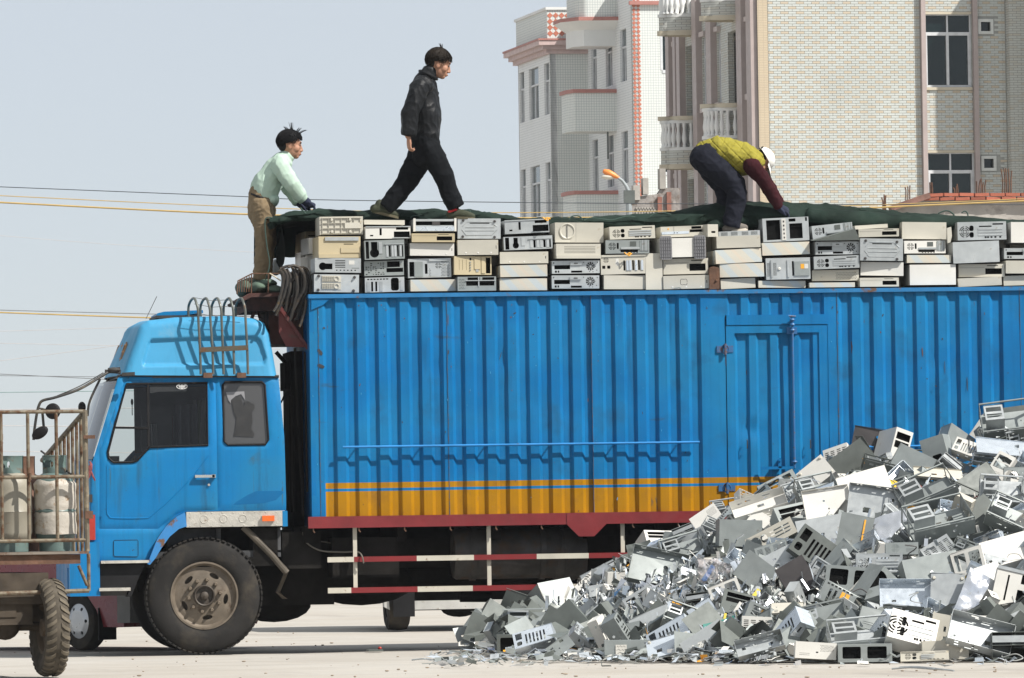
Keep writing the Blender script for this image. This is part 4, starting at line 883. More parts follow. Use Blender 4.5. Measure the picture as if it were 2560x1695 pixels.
        H.extend(slits(.02 * w, .16 * h, .09 * w, .8 * h, 12)); H.extend(slits(.16 * w, .2 * h, .24 * w, .8 * h, 12)); bx('rail', m_galv, .11, .1, .14, .92, -.01); bx('rail', m_galv, .48, .1, .52, .9, -.01); disc('knob', m_white, .3, .5, .015, .01); bx('drive_plate', m_grey, .64, .16, .98, .82, -.01); rc(.59, .16, .63, .84); bx('yellow_label', m_gold, .78, .48, .86, .7, -.0115); bx('paper_label', m_white, .865, .48, .95, .7, -.0115)
    elif kind == 'perf_front':
        H.extend(perf(.5 * w, .1 * h, .96 * w, .82 * h, .0038, .0135)); disc('button', m_beige, .2, .36, .009, .003)
    elif kind == 'two_holes':
        H.append(circ(.16 * w, .5 * h, .36 * h, 20)); rr(.28, .3, .42, .78, .4)
        for i in range(3): rc(.5, .25 + i * .2, .92, .33 + i * .2)
    elif kind == 'vents':
        for a in (.06, .3, .56, .78): H.extend(slits(a * w, .14 * h, (a + .16) * w, .86 * h, 8, True, .5))
    elif kind == 'windows':
        rr(.08, .2, .42, .86, .12); rr(.54, .2, .9, .86, .12)
    elif kind == 'slots_rear':
        for i in range(6): rc(.3 + i * .09, .12, .345 + i * .09, .74)
        rc(.06, .5, .22, .9); rr(.07, .12, .2, .38, .3)
    elif kind == 'bay_front':
        rc(.1, .72, .9, .9); rc(.1, .5, .9, .68); H.extend(perf(.25 * w, .14 * h, .75 * w, .4 * h, .003, .011))
    elif kind == 'perf_corner':
        H.extend(perf(.6 * w, .45 * h, .94 * w, .9 * h, .003, .0105)); rr(.5, .36, .56, .44, .3)
        for z in (.2, .3): rc(.1, z, .35, z + .02)
    elif kind == 'slot_single':
        rr(.35, .3, .75, .46, .3)
    return H, E

FACE_DARK = {'cage_dark'}
def make_case(name, w, h, d, kind, mat, r_, feet=0):
    """a case as parts in its own frame; origin at the middle of its front face, front towards -y"""
    parts = []; H, E = face_parts(kind, w, h, r_); off = Matrix.Translation((-w / 2, 0, -h / 2))
    f = MB(); f.sheet(rect(0, 0, w, h), H, .0015); 
    s = MB(); t = .0012
    for vs_ in ([(0, 0, 0), (0, d, 0), (0, d, h), (0, 0, h)], [(w, 0, 0), (w, d, 0), (w, d, h), (w, 0, h)], [(0, 0, 0), (w, 0, 0), (w, d, 0), (0, d, 0)], [(0, 0, h), (w, 0, h), (w, d, h), (0, d, h)], [(0, d, 0), (w, d, 0), (w, d, h), (0, d, h)]): s.add(vs_, [(0, 1, 2, 3)])
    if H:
        ib = MB(); ib.add([(.004, .028, .004), (w - .004, .028, .004), (w - .004, .032, h - .004), (.004, .032, h - .004)], [(0, 1, 2, 3)]); ib.box((w * .1, .012, h * .15), (w * .3, .028, h * .22)); ib.box((w * .5, .014, h * .6), (w * .85, .028, h * .66))  # dark backing added close behind the panel so its openings go black
    for q in range(3):                                         # slight bends so no face is dead flat
        pass
    k = [r_.uniform(-.012, .012) for _ in range(4)]
    def bend(mb):
        o = []
        for x, y, z in mb.v:
            a, b = x / w - .5, z / h - .5
            o.append((x, y + k[0] * a * b * .5 + .003 * noise.noise((x * 5 + k[1] * 900, z * 5, k[2] * 900)), z + k[3] * a * .25)) 
        mb.v = o; return mb
    parts.append(('front_panel', bend(f).xf(off), mat)); parts.append(('shell', bend(s).xf(off), mat))
    if H: parts.append(('hole_shade_backing', ib.xf(off), m_holeshade))
    for n_, mb, m in E: parts.append((n_, bend(mb).xf(off), m))
    return parts
ORD = ['top', 'second', 'third', 'fourth', 'fifth', 'sixth']
def place_case(name, label, cat, group, parts, M):
    o = bpy.data.objects.new(name, None); o.empty_display_size = .05; link(o); o.matrix_world = M; ORG[o.name] = None; tag(o, label, cat, group)
    for n_, mb, m in parts: build(n_, mb, m, o, local=True, smooth=30)
    return o
B, W_, Gv, Gr, Ye, St = m_beige, m_white, m_galv, m_grey, m_yell, m_strip
# (column, photo rectangle, face, material, tilt, look)
def t1(a, b, c, d): return (680 + a / 3.7, 500 + b / 3.7, 680 + c / 3.7, 500 + d / 3.7)
def t2(a, b, c, d): return (1300 + a / 3.7, 500 + b / 3.7, 1300 + c / 3.7, 500 + d / 3.7)
def t3(a, b, c, d): return (1920 + a / 3.7, 500 + b / 3.7, 1920 + c / 3.7, 500 + d / 3.7)
STACK = [
 [(t1(440, 148, 842, 325), 'grid', B, 0, 'cream moulded case underside with square ribs'), (t1(425, 332, 825, 540), 'desktop_front', Ye, 0, 'yellowed desktop case with a drive door'), (t1(390, 532, 830, 676), 'keyhole_vents', Gv, -1, 'grey metal case with a keyhole opening and vents'), (t1(388, 684, 806, 858), 'feet_strips', Gv, -1, 'rust-edged case bottom with two ribbed feet strips')],
 [(t1(850, 180, 1230, 232), 'plain', B, -1.5, 'thin beige lid lying on the row'), (t1(862, 240, 1284, 362), 'bays_right', W_, 0, 'pale case with two black drive bays at its right'), (t1(852, 366, 1230, 552), 'keyhole_slots', Gr, .6, 'grey case frame with a tall keyhole and slot covers'), (t1(848, 558, 1225, 704), 'perf_bays', Gr, .4, 'grey case panel punched with small square holes'), (t1(855, 710, 1230, 856), 'slots_bay', Gv, 0, 'grey case with slot covers and a black bay')],
 [(t1(1306, 172, 1706, 295), 'open_tray', Gv, -.5, 'open bluish drive tray'), (t1(1292, 304, 1692, 394), 'bezel_bay', Ye, 0, 'flat yellowed front with one black bay'), (t1(1272, 396, 1690, 520), 'notched', W_, -.5, 'plain white case lid with three dimples'), (t1(1252, 536, 1664, 722), 'perf_fan', Gv, 0, 'grey case panel with a fan grille and round perforations'), (t1(1272, 730, 1710, 848), 'striped', St, 0, 'cream cover printed with pale diagonal stripes')],
 [(t1(1712, 166, 2120, 362), 'embossed', Gv, -.6, 'case underside with pressed ribs and four dark feet'), (t1(1712, 364, 2098, 512), 'notched', B, -.8, 'plain beige case lid with dimples'), (t1(1680, 516, 2036, 696), 'tower_bezel', Ye, .3, 'yellowed tower front with round buttons'), (t1(1716, 704, 2076, 844), 'cage_dark', Gr, .8, 'dark drive cage with two wide bays')],
 [(t2(-150, 178, 278, 312), 'bays_right', Gv, 1, 'grey case tilted over its neighbour with black bays'), (t2(-155, 330, 306, 462), 'keyhole_slots', Gv, 2, 'grey case with slot covers and a round opening'), (t2(-188, 474, 264, 592), 'notched', B, 0, 'cream desktop lid with a faint lettering'), (t2(-188, 596, 258, 714), 'striped', St, .2, 'cream striped cover with a vent patch, upper of two alike'), (t2(-190, 720, 254, 840), 'striped', St, .2, 'cream striped cover on the rim, lower of two alike')],
 [(t2(316, 204, 780, 398), 'dial', B, -.3, 'cream printer-like front with a large round dial'), (t2(332, 400, 750, 546), 'louver', B, 0, 'cream case front with five long louvres'), (t2(292, 556, 740, 684), 'fan_bay', Gv, 0, 'blue-grey rear panel with a spoked fan, upper of two'), (t2(292, 692, 736, 824), 'fan_bay', Gv, 0, 'blue-grey rear panel with a spoked fan, lower of two')],
 [(t2(820, 236, 1258, 364), 'psu_back', B, 1.2, 'cream rear panel with a ring grille and slot covers'), (t2(792, 366, 1196, 500), 'psu_slots', Gr, .6, 'grey rear panel with a ring grille and upright covers'), (t2(748, 500, 1164, 690), 'tower_back', B, .6, 'tall cream rear panel with bright slot covers'), (t2(770, 692, 1180, 830), 'plain', B, 0, 'plain cream side of a case on the rim')],
 [(t2(1292, 236, 1730, 345), 'silver_bezel', B, .6, 'beige front with a silver strip and a yellow dot'), (t2(1294, 346, 1722, 532), 'rib_feet', W_, .6, 'white case with two grey ribbed foot plates'), (t2(1322, 536, 1746, 690), 'bezel_bay', B, .3, 'cream desktop front with a black bay'), (t2(1326, 692, 1750, 826), 'notched', B, 0, 'plain cream lid with a loop of cable')],
 [(t2(1812, 326, 2230, 446), 'plain', B, .8, 'plain cream case under the bending man'), (t2(1806, 450, 2240, 586), 'striped', St, 2.2, 'striped cover tilted up to the right'), (t2(1846, 582, 2260, 716), 'striped', St, 1.2, 'striped cover lying nearly level'), (t2(1850, 722, 2184, 822), 'plain', B, 1.5, 'plain beige lid resting on the rim')],
 [(t3(-56, 158, 386, 386), 'open_frame', Gv, 2, 'large open grey frame by the gloved hand'), (t3(-60, 386, 392, 512), 'striped', St, 2.5, 'striped cover tilted under the open frame'), (t3(-18, 530, 390, 738), 'vents_knob', Gv, .5, 'pale case interior with vents and a yellow label'), (t3(-96, 742, 356, 816), 'striped', St, .6, 'low striped cover on the rim')],
 [(t3(406, 218, 786, 350), 'psu_slots', Gv, 6, 'bent grey frame lying tilted on top'), (t3(432, 380, 850, 508), 'fan_bay', Gv, .5, 'grey rear panel with a spoked fan and white block'), (t3(424, 512, 846, 638), 'psu_back', Gv, .6, 'grey rear panel with ring grille and two sockets'), (t3(402, 642, 846, 752), 'perf_front', B, .6, 'cream front perforated over its right half'), (t3(382, 758, 806, 812), 'striped', St, .4, 'low striped cover with an orange patch')],
 [(t3(800, 225, 1112, 268), 'plain', B, 3, 'thin cream lid tilted on top'), (t3(836, 262, 1214, 344), 'bezel_bay', B, .3, 'low cream drawer front'), (t3(852, 352, 1250, 566), 'embossed', Gv, -.4, 'pale case bottom with pressed ribs under a dark lip'), (t3(856, 570, 1254, 704), 'plain', W_, -.3, 'plain pale grey case side'), (t3(842, 714, 1220, 806), 'bezel_bay', B, 0, 'cream front with a deep slot on the rim')],
 [(t3(1242, 200, 1648, 366), 'plain', B, -1.5, 'plain cream case with its bezel half off'), (t3(1258, 372, 1644, 498), 'psu_slots', W_, -.4, 'white rear panel with a black fan opening'), (t3(1276, 504, 1704, 586), 'striped', St, -.6, 'striped cover in the middle of its stack'), (t3(1310, 592, 1740, 790), 'plain', W_, -.6, 'big plain white case with a doubled edge')],
 [(t3(1752, 196, 2206, 374), 'psu_back', Gv, 1.5, 'grey rear panel tipped up with a lifted lid'), (t3(1712, 378, 2140, 584), 'plain', Gv, 2, 'plain grey stained case side'), (t3(1762, 588, 2190, 716), 'bezel_bay', B, 1, 'cream lid with a punched lower edge'), (t3(1752, 712, 2170, 800), 'plain', B, 2, 'low plain cream case on the rim')],
 [(t3(2244, 200, 2690, 400), 'plain', W_, -.8, 'white case at the right edge of the load'), (t3(2186, 440, 2640, 548), 'fan_bay', Gv, -.6, 'grey rear panel with a fan cut by the picture edge'), (t3(2200, 556, 2650, 684), 'plain', B, -1, 'cream case shading a dark gap beneath'), (t3(2172, 692, 2600, 792), 'plain', B, 1.2, 'low cream case at the right picture edge')],
]
COLN = ['nearest the cab', 'second from the cab', 'third from the cab', 'fourth from the cab', 'fifth from the cab', 'sixth from the cab', 'seventh from the cab', 'eighth from the cab', 'below the bending man', 'by the gloved hand', 'just right of the gloved hand', 'fourth from the right', 'third from the right', 'second from the right', 'at the right edge']
cr_ = random.Random(11)
for ci, col in enumerate(STACK):
    for k, (px, kind, mat, tilt, look) in enumerate(col):
        yf = .085 + cr_.uniform(-.045, .045) + (.05 if k == 0 else 0); tilt += cr_.uniform(-.9, .9)
        c = T((px[0] + px[2]) / 2, (px[1] + px[3]) / 2, yf); a = T(px[0], px[3], yf); b = T(px[2], px[1], yf)
        w, h = (b.x - a.x) * cr_.uniform(.955, .995), (b.z - a.z) - .005; d = .30 if kind == 'plain' and h < .06 else cr_.uniform(.40, .46)
        M = Matrix.Translation(c) @ Matrix.Rotation(R(-tilt), 4, 'Y') @ Matrix.Rotation(R(cr_.uniform(-4, 4)), 4, 'Z')
        lab = look if len(look.split()) > 9 else look + ', stack ' + COLN[ci]
        place_case('computer_case', lab, 'computer case', 'computer cases stacked on the truck', make_case('computer_case', w, h, d, kind, mat, cr_), M)
# upright slab between two stacks, extra pieces
px = t2(1166, 492, 1316, 830); c = T((px[0] + px[2]) / 2, (px[1] + px[3]) / 2, .09); a = T(px[0], px[3], .09); b = T(px[2], px[1], .09)
place_case('computer_case', 'narrow cream case standing upright between two stacks', 'computer case', 'computer cases stacked on the truck', make_case('c', b.x - a.x, b.z - a.z, .42, 'plain', B, cr_), Matrix.Translation(c))
px = t2(1732, 224, 1836, 340); c = T((px[0] + px[2]) / 2, (px[1] + px[3]) / 2, .1); a = T(px[0], px[3], .1); b = T(px[2], px[1], .1)
place_case('computer_case', 'cream case end with a small hole left of the shoe', 'computer case', 'computer cases stacked on the truck', make_case('c', b.x - a.x, b.z - a.z, .4, 'slot_single', B, cr_), Matrix.Translation(c) @ Matrix.Rotation(R(18), 4, 'Z'))
px = t2(1846, 292, 2210, 326); c = T((px[0] + px[2]) / 2, (px[1] + px[3]) / 2, .14)
place_case('computer_case', 'flat grey frame under the shoe of the bending man', 'computer case', 'computer cases stacked on the truck', make_case('c', .38, .045, .34, 'vents', Gv, cr_), Matrix.Translation(c) @ Matrix.Rotation(R(-2), 4, 'Y'))
lid = MB(); p0, p1, p2, p3 = T(2030, 602, .02), T(2138, 572, .02), T(2150, 600, .04), T(2034, 603, .04)
lid.add([p0, p1, p1 + Vector((.02, .34, .03)), p0 + Vector((.02, .34, .03)), p2, p2 + Vector((.02, .3, 0))], [(0, 1, 2, 3), (1, 4, 5, 2), (0, 1, 4)])
tag(build('loose_cover', lid, m_dgrey, org=p0), 'dark lid propped open over a spoked-fan panel', 'cover')
bz = MB(); a = T(2368, 570, .04); bz.prism([a, T(2378, 567, .04), T(2380, 590, .04), T(2376, 606, .04), T(2369, 608, .04)], (0, .04, 0)); tag(build('plastic_front_cover', bz, B, org=a), 'loose cream bezel beside the third stack from the right', 'bezel')
# rusty clamp, cable loop, orange ties
rc_ = MB(); pa = [t2(1752, 640, 0, 0)[:2], t2(1765, 618, 0, 0)[:2], t2(1800, 614, 0, 0)[:2], t2(1838, 625, 0, 0)[:2], t2(1846, 660, 0, 0)[:2], t2(1846, 822, 0, 0)[:2], t2(1752, 826, 0, 0)[:2]]
rc_.prism([T(u, v, .03) for u, v in pa], (0, .1, 0)); rc_.lathe([(0, -.014), (.008, -.014), (.012, 0)], 10, T(*t2(1815, 745, 0, 0)[:2], .03), 'y'); tag(build('rusty_clamp', rc_, m_rusty, org=T(1785, 720, .03)), 'rusty brown steel clamp bolted over the blue rim', 'clamp')
lp_ = MB(); c = T(*t2(1515, 758, 0, 0)[:2], .03); lp_.tube([c + Vector((.031 * math.cos(t), 0, .03 * math.sin(t) + .006 * math.sin(3 * t))) for t in [6.1 * i / 22 for i in range(23)]], .0025, 5); tag(build('cable_loop', lp_, m_char, org=c), 'thin dark cable loop hanging on a cream lid', 'cable')
for (u, v, lab) in ((1570, 634, 'orange cable tie lying on the tall rear panel'), (1366, 546, 'orange strip on the corner of the top case, fifth stack')):
    lp_ = MB(); c = T(u, v, .05); lp_.tube(smoothpath([c + Vector((-.035, 0, .012)), c + Vector((-.01, 0, -.008)), c + Vector((.012, 0, .006)), c + Vector((.035, 0, -.006))]), .006, 6); lp_.tube(smoothpath([c + Vector((-.01, 0, -.008)), c + Vector((.01, -.01, -.02)), c + Vector((.02, 0, -.004))]), .005, 6); tag(build('cable_tie', lp_, m_gold, org=c), lab, 'cable tie')
# deeper rows seen at the front end of the load, and the hidden bulk of the load
drow = random.Random(5)
zrim = ZT
for ri in range(4):
    yb = .52 + ri * .45; z = zrim - .25
    for k in range(5):
        h = drow.uniform(.13, .19)
        if z + h > T(760, 548, yb).z: break
        x = XL + .05 + drow.uniform(-.03, .06); kind = drow.choice(('plain', 'bay_front', 'psu_back', 'vents', 'slot_single'))
        M = Matrix.Translation((x + .21, yb, z + h / 2)) @ Matrix.Rotation(R(drow.uniform(-6, 6)), 4, 'Z') @ Matrix.Rotation(R(drow.uniform(-1.5, 1.5)), 4, 'Y')
        place_case('computer_case', 'cream case, %s from the bottom in the %s row back at the cab end' % (('lowest', 'second', 'third', 'fourth', 'fifth')[k], ('second', 'third', 'fourth', 'rearmost')[ri]), 'computer case', 'computer cases stacked on the truck', make_case('c', .42, h - .004, .40, kind, drow.choice((B, B, W_, Ye)), drow), M); z += h
bulk = MB()
for i in range(17):
    for k in range(4):
        x = XL + .55 + i * .44; z = zrim - .2 + k * .19
        for j in range(3):
            q = MB(); q.box((-.2, 0, 0), (.2, .5, .17)); q.xf(Matrix.Translation((x, .56 + j * .55, z)) @ Matrix.Rotation(R(drow.uniform(-4, 4)), 4, 'Z')); bulk.add(q.v, q.f)
tag(build('packed_cases', bulk, B), 'packed mass of cases filling the truck behind the front row', 'computer cases', kind='stuff')
# ================================================================== buildings behind
BROT = R(4.0)
class Frame:
    """a building frame: corner on the ground, x along its front, y into depth"""
    def __init__(s, u, D):
        p = AT(u, 250, D); s.P = Vector((p.x, p.y, 0)); s.M = Matrix.Translation(s.P) @ Matrix.Rotation(BROT, 4, 'Z'); s.I = s.M.inverted()
        s.e1 = Vector((math.cos(BROT), math.sin(BROT), 0)); s.e2 = Vector((-math.sin(BROT), math.cos(BROT), 0))
    def front(s, u, v, y=0.0): q = s.I @ PL(u, v, s.P + s.e2 * y, s.e2); return q.x, q.z
    def side(s, u, v, x=0.0): q = s.I @ PL(u, v, s.P + s.e1 * x, s.e1); return q.y, q.z
def empty_at(name, M, label, cat):
    o = bpy.data.objects.new(name, None); link(o); o.matrix_world = M; ORG[o.name] = None; tag(o, label, cat); return o
def brickmat(name, c1, c2, mortar, bw, bh, off=.5, swap='xz', msize=.006, tan=0.0):
    if name in MATS: return MATS[name]
    def ex(N, L, tc, mix, nz, ramp, col):
        sp = N.new('ShaderNodeSeparateXYZ'); L.new(tc.outputs['Object'], sp.inputs[0]); cb_ = N.new('ShaderNodeCombineXYZ')
        ad = N.new('ShaderNodeMath'); ad.operation = 'ADD'; L.new(sp.outputs[0], ad.inputs[0]); L.new(sp.outputs[1], ad.inputs[1])
        L.new(ad.outputs[0], cb_.inputs[0]); L.new(sp.outputs[2], cb_.inputs[1])
        b = N.new('ShaderNodeTexBrick'); b.inputs['Scale'].default_value = 1; b.inputs['Brick Width'].default_value = bw; b.inputs['Row Height'].default_value = bh; b.inputs['Mortar Size'].default_value = msize; b.inputs['Mortar Smooth'].default_value = 0
        b.offset = off; b.inputs['Color1'].default_value = (*c1, 1); b.inputs['Color2'].default_value = (*c2, 1); b.inputs['Mortar'].default_value = (*mortar, 1); b.inputs['Bias'].default_value = tan; L.new(cb_.outputs[0], b.inputs['Vector']); return b.outputs['Color']
    return mk(name, c1, .6, var=.03, vs_=.6, extra=ex)
m_tilew = mk('pale_glazed_brick', (0.492, 0.517, 0.492), .45, var=.07, vs_=.8, stain=((.40, .41, .38), .52, .85, .5))
m_tilet = mk('tan_glazed_brick', (0.492, 0.426, 0.328), .5, var=.06, vs_=3)
m_mortar = mk('grey_mortar', (0.312, 0.320, 0.303), .9)
m_quoin = brickmat('beige_square_tile', (0.508, 0.426, 0.303), (0.492, 0.410, 0.295), (0.410, 0.344, 0.254), .11, .06, 0)
m_mauve = mk('mauve_brown_tile', (.37, .31, .295), .5, var=.06, vs_=4)
m_cream = mk('cream_moulding', (0.492, 0.443, 0.344), .6, var=.06)
m_sbrick = brickmat('side_glazed_brick', (0.492, 0.508, 0.476), (0.451, 0.377, 0.271), (0.262, 0.262, 0.246), .20, .0595, .5, tan=-.55)
m_wtile = brickmat('white_square_tile', (.68, .70, .67), (.66, .69, .66), (.42, .46, .46), .085, .085, 0, msize=.007)
m_wtiles = brickmat('white_oblong_tile', (.74, .76, .76), (.71, .73, .73), (.52, .55, .56), .24, .085, 0, msize=.007)
m_salmon = mk('salmon_moulding', (0.377, 0.164, 0.139), .6, var=.08)
m_salmt = mk('salmon_tile', (0.459, 0.156, 0.098), .5, var=.1, rnd=.08)
m_wplas = mk('white_plaster', (.68, .69, .68), .7, var=.05, vs_=.8)
m_wframe = mk('white_window_frame', (0.574, 0.590, 0.607), .5)
m_wglass = glass('dark_window_glass', (.02, .03, .03), .0, .9, (.006, .015, .016))
m_wglass2 = glass('grey_window_glass', (.2, .25, .26), .12, .7, (.14, .18, .19))

# ---------------- brick apartment house on the right
FA = Frame(1896, 160.0)
bA = empty_at('apartment_house', FA.M, 'tall house of pale and tan glazed brick with curved balconies', 'building')
zt = FA.front(2100, -70)[1]; xe = FA.front(2700, 200)[0]
fx = lambda u, v=200: FA.front(u, v)[0]
fz = lambda v, u=2370: FA.front(u, v)[1]
bigw = [(fx(2313), fz(218), fx(2430), fz(36)), (fx(2315), fz(560), fx(2432), fz(382))]
smw = [(fx(2453), fz(79, 2465), fx(2479), fz(54, 2465)), (fx(2455), fz(421, 2465), fx(2481), fz(396, 2465))]
stz = bigw[0][3] - bigw[1][3]
for k in range(2, 5): bigw.append(tuple(c - (stz * (k - 1) if i % 2 else 0) for i, c in enumerate(bigw[1]))); smw.append(tuple(c - (stz * (k - 1) if i % 2 else 0) for i, c in enumerate(smw[1])))
bigw = [b for b in bigw if b[1] > .3]; smw = [b for b in smw if b[1] > .3]
wl = MB(); wl.sheet(rect(0, 0, fx(2516), zt), [rect(*b) for b in bigw + smw], .16); build('front_wall', wl, m_mortar, bA, local=True)
BL = FA.front(2119.46, 250)[0] - FA.front(2100, 250)[0]; BHt = FA.front(2100, 250)[1] - FA.front(2100, 256.21)[1]
def brickboxes(x0, x1, z0, z1, holes, phase=0.0):
    """list of (x0,z0,x1,z1,tan) glazed bricks in the photo's bond"""
    out = []; j0 = int(z0 / BHt); j1 = int(z1 / BHt)
    for j in range(j0, j1):
        za, zb = j * BHt + .004, (j + 1) * BHt - .004; sh = (BL / 2 if j % 2 else 0) + phase
        i0 = int((x0 - sh) / BL) - 1
        for i in range(i0, int((x1 - sh) / BL) + 2):
            xa, xb_ = sh + i * BL + .004, sh + (i + 1) * BL - .004; xa = max(xa, x0); xb_ = min(xb_, x1)
            if xb_ - xa < .02: continue
            tan = (j % 2 == 0) and ((i + j // 2) % 2 == 0)
            if any(xa < h[2] and xb_ > h[0] and za < h[3] and zb > h[1] for h in holes): continue
            out.append((xa, za, xb_, zb, tan))
    return out
zlow = fz(600)
bb = brickboxes(fx(1922), fx(2301), zlow, zt - .1, []) + brickboxes(fx(2314), fx(2431), zlow, zt - .1, bigw) + brickboxes(fx(2444), fx(2514), zlow, zt - .1, [(a - .08, b - .08, c + .08, d + .08) for a, b, c, d in smw])
unit = MB(); unit.box((0, -.012, 0), (BL - .008, 0, BHt - .008)); unit_me = to_mesh('brick', unit, m_tilet, 0)
st = MB(); ntan = 0
for (xa, za, xb_, zb, tan) in bb:
    if tan and ntan < 300 and abs((xb_ - xa) - (BL - .008)) < .001 and za > fz(515):
        o = bpy.data.objects.new('brick', unit_me); link(o, bA); o.location = (xa, 0, za); ntan += 1
    else:
        st.cur = 1 if tan else 0; y = -.012 + rng.uniform(-.001, .001); st.add([(xa, y, za), (xb_, y, za), (xb_, y, zb), (xa, y, zb), (xa, 0, za), (xb_, 0, za), (xb_, 0, zb), (xa, 0, zb)], [(0, 1, 2, 3), (0, 4, 5, 1), (1, 5, 6, 2), (2, 6, 7, 3), (3, 7, 4, 0)])
tag(build('glazed_bricks', st, [m_tilew, m_tilet], bA, local=True, smooth=0), kind='stuff')
lw = MB(); lw.box((fx(1922), -.01, .0), (fx(2514), -.004, zlow)); build('lower_cladding', lw, m_sbrick, bA, local=True)
qn = MB(); qn.box((0, -.03, 0), (fx(1920.5), 0, zt)); build('corner_quoin', qn, m_quoin, bA, local=True)
for (a, b) in ((2302, 2313), (2432, 2443)):
    pl_ = MB(); pl_.box((fx(a), -.14, 0), (fx(b), 0, zt)); build('pilaster', pl_, m_mauve, bA, local=True)
for (x0, z0, x1, z1) in bigw:
    w = bpy.data.objects.new('window', None); link(w, bA); ORG[w.name] = None; zm = z0 + (z1 - z0) * .735
    p = MB(); p.box((x0, .10, z0), (x1, .105, z1)); build('pane', p, m_wglass, w, local=True)
    f = MB(); t = .055; xm = (x0 + x1) / 2
    f.box((x0, .05, z0), (x0 + t * .6, .1, z1)); f.box((x1 - t * .6, .05, z0), (x1, .1, z1)); f.box((x0 + t * .6, .05, z0), (x1 - t * .6, .1, z0 + t)); f.box((x0 + t * .6, .05, z1 - t * .4), (x1 - t * .6, .1, z1)); f.box((x0 + t * .6, .045, zm - .04), (x1 - t * .6, .1, zm + .04)); f.box((xm - .02, .05, zm + .04), (xm + .02, .1, z1 - t * .4)); f.box((xm - .035, .04, z0 + t), (xm + .03, .1, zm - .04)); f.box((x0 + t * .6, .045, z0 + t), (x0 + t * 1.4, .1, zm - .04)); f.box((x1 - t * 1.4, .045, z0 + t), (x1 - t * .6, .1, zm - .04))
    build('frame', f, m_wframe, w, local=True); f = MB(); f.box((x0, -.05, z0 - .07), (x1, .04, z0 - .001)); build('sill', f, m_cream, w, local=True); f = MB(); f.box((x0, -.03, z1 + .001), (x1, .04, z1 + .06)); build('lintel', f, m_cream, w, local=True)
for (x0, z0, x1, z1) in smw:
    w = bpy.data.objects.new('window', None); link(w, bA); ORG[w.name] = None
    p = MB(); p.box((x0, .12, z0), (x1, .125, z1)); build('pane', p, m_wglass, w, local=True)
    f = MB(); f.sheet(rect(x0 - .06, z0 - .06, x1 + .06, z1 + .06), [rect(x0 + .01, z0 + .01, x1 - .01, z1 - .01)], .04, y=-.03); build('frame', f, mk('pale_tile_surround', (.6, .62, .6), .5), w, local=True)
# right wing stepping forward; unseen tower added to shade the window bay
xw0 = fx(2516); yw = -.35
wg = MB(); wg.box((xw0, yw, 0), (xe + 3, 8, zt)); build('right_wing', wg, m_sbrick, bA, local=True)
wg = MB(); wg.box((fx(2585), -2.2, 0), (xe + 6, yw - .01, zt + 2)); build('unseen_shade_tower', wg, m_sbrick, bA, local=True)
# side elevation with pilasters, windows, loggias and balconies
sy = lambda u: FA.side(u, 250)[0]
SD = sy(1680)
swin_z = []
za, zb = FA.side(1877, 232)[1], FA.side(1877, 54)[1]
for k in range(-1, 5):
    a, b = za - k * stz, zb - k * stz
    if a > .3 and b < zt - .1: swin_z.append((a, b))
wcols = [(1872, 1882), (1796, 1804), (1759, 1769), (1690, 1697)]
bays = [(1822, 1857), (1716, 1746)]
rail_z = FA.side(1857, 256)[1]; bal_b = rail_z - 1.32
bays_z = [(bal_b - k * stz, rail_z - k * stz) for k in range(-1, 5) if bal_b - k * stz > .2]
holes = [rect(sy(a), z0, sy(b), z1) for b, a in wcols for z0, z1 in swin_z]
bayh = []
for b, a in bays:
    for z0, z1 in bays_z:
        top = min(z0 + stz - .22, zt - .05)
        if top > z1: bayh.append(rect(sy(a), z0 + .12, sy(b), top))
smap = lambda y, z, q: (q, y, z)
wl = MB(); wl.sheet(rect(0.0, 0, SD, zt), holes + bayh, .15, smap); build('side_wall', wl, m_sbrick, bA, local=True)
wl = MB(); wl.box((.15, .2, 0), (fx(2514) , .24, .3)); wl.box((1.5, .3, 0), (1.6, SD, zt)); build('inner_wall', wl, m_sbrick, bA, local=True)
wl = MB(); wl.box((0, SD - .1, 0), (xe, SD, zt)); wl.box((0.01, .17, zt - .12), (xe, SD - .1, zt)); build('back_wall', wl, m_wplas, bA, local=True)
for b, a in bays:
    for z0, z1 in bays_z:
        lg = MB(); lg.box((0.16, sy(a), z0 - .05), (1.5, sy(b), z0 + .1)); build('loggia_floor', lg, m_cream, bA, local=True)
for (b, a) in ((1883, 1895), (1858, 1871), (1782, 1794), (1747, 1757), (1707, 1715), (1698, 1704), (1680, 1688)):
    pl_ = MB(); pl_.box((-.16, sy(a), 0), (0, sy(b), zt)); build('pilaster', pl_, m_mauve, bA, local=True)
for (b, a) in wcols:
    for z0, z1 in swin_z:
        w = bpy.data.objects.new('window', None); link(w, bA); ORG[w.name] = None
        p = MB(); p.box((.09, sy(a), z0), (.095, sy(b), z1)); build('pane', p, m_wglass2, w, local=True)
        f = MB(); ym = (sy(a) + sy(b)) / 2
        for y0, y1, q0, q1 in ((sy(a), sy(a) + .05, z0, z1), (sy(b) - .05, sy(b), z0, z1), (ym - .03, ym + .03, z0, z1)): f.box((.04, y0, q0), (.09, y1, q1))
        f.box((.045, sy(a), z0 + (z1 - z0) * .7), (.085, sy(b), z0 + (z1 - z0) * .7 + .06)); build('frame', f, m_wframe, w, local=True)
        f = MB(); f.box((-.10, sy(a) - .02, z0 - .16), (.03, sy(b) + .02, z0 - .02)); build('sill', f, mk('pale_mauve_band', (.46, .40, .38), .6), w, local=True); f = MB(); f.box((-.10, sy(a) - .02, z1 + .02), (.03, sy(b) + .02, z1 + .14)); build('lintel', f, MATS['pale_mauve_band'], w, local=True)
bal_me = None
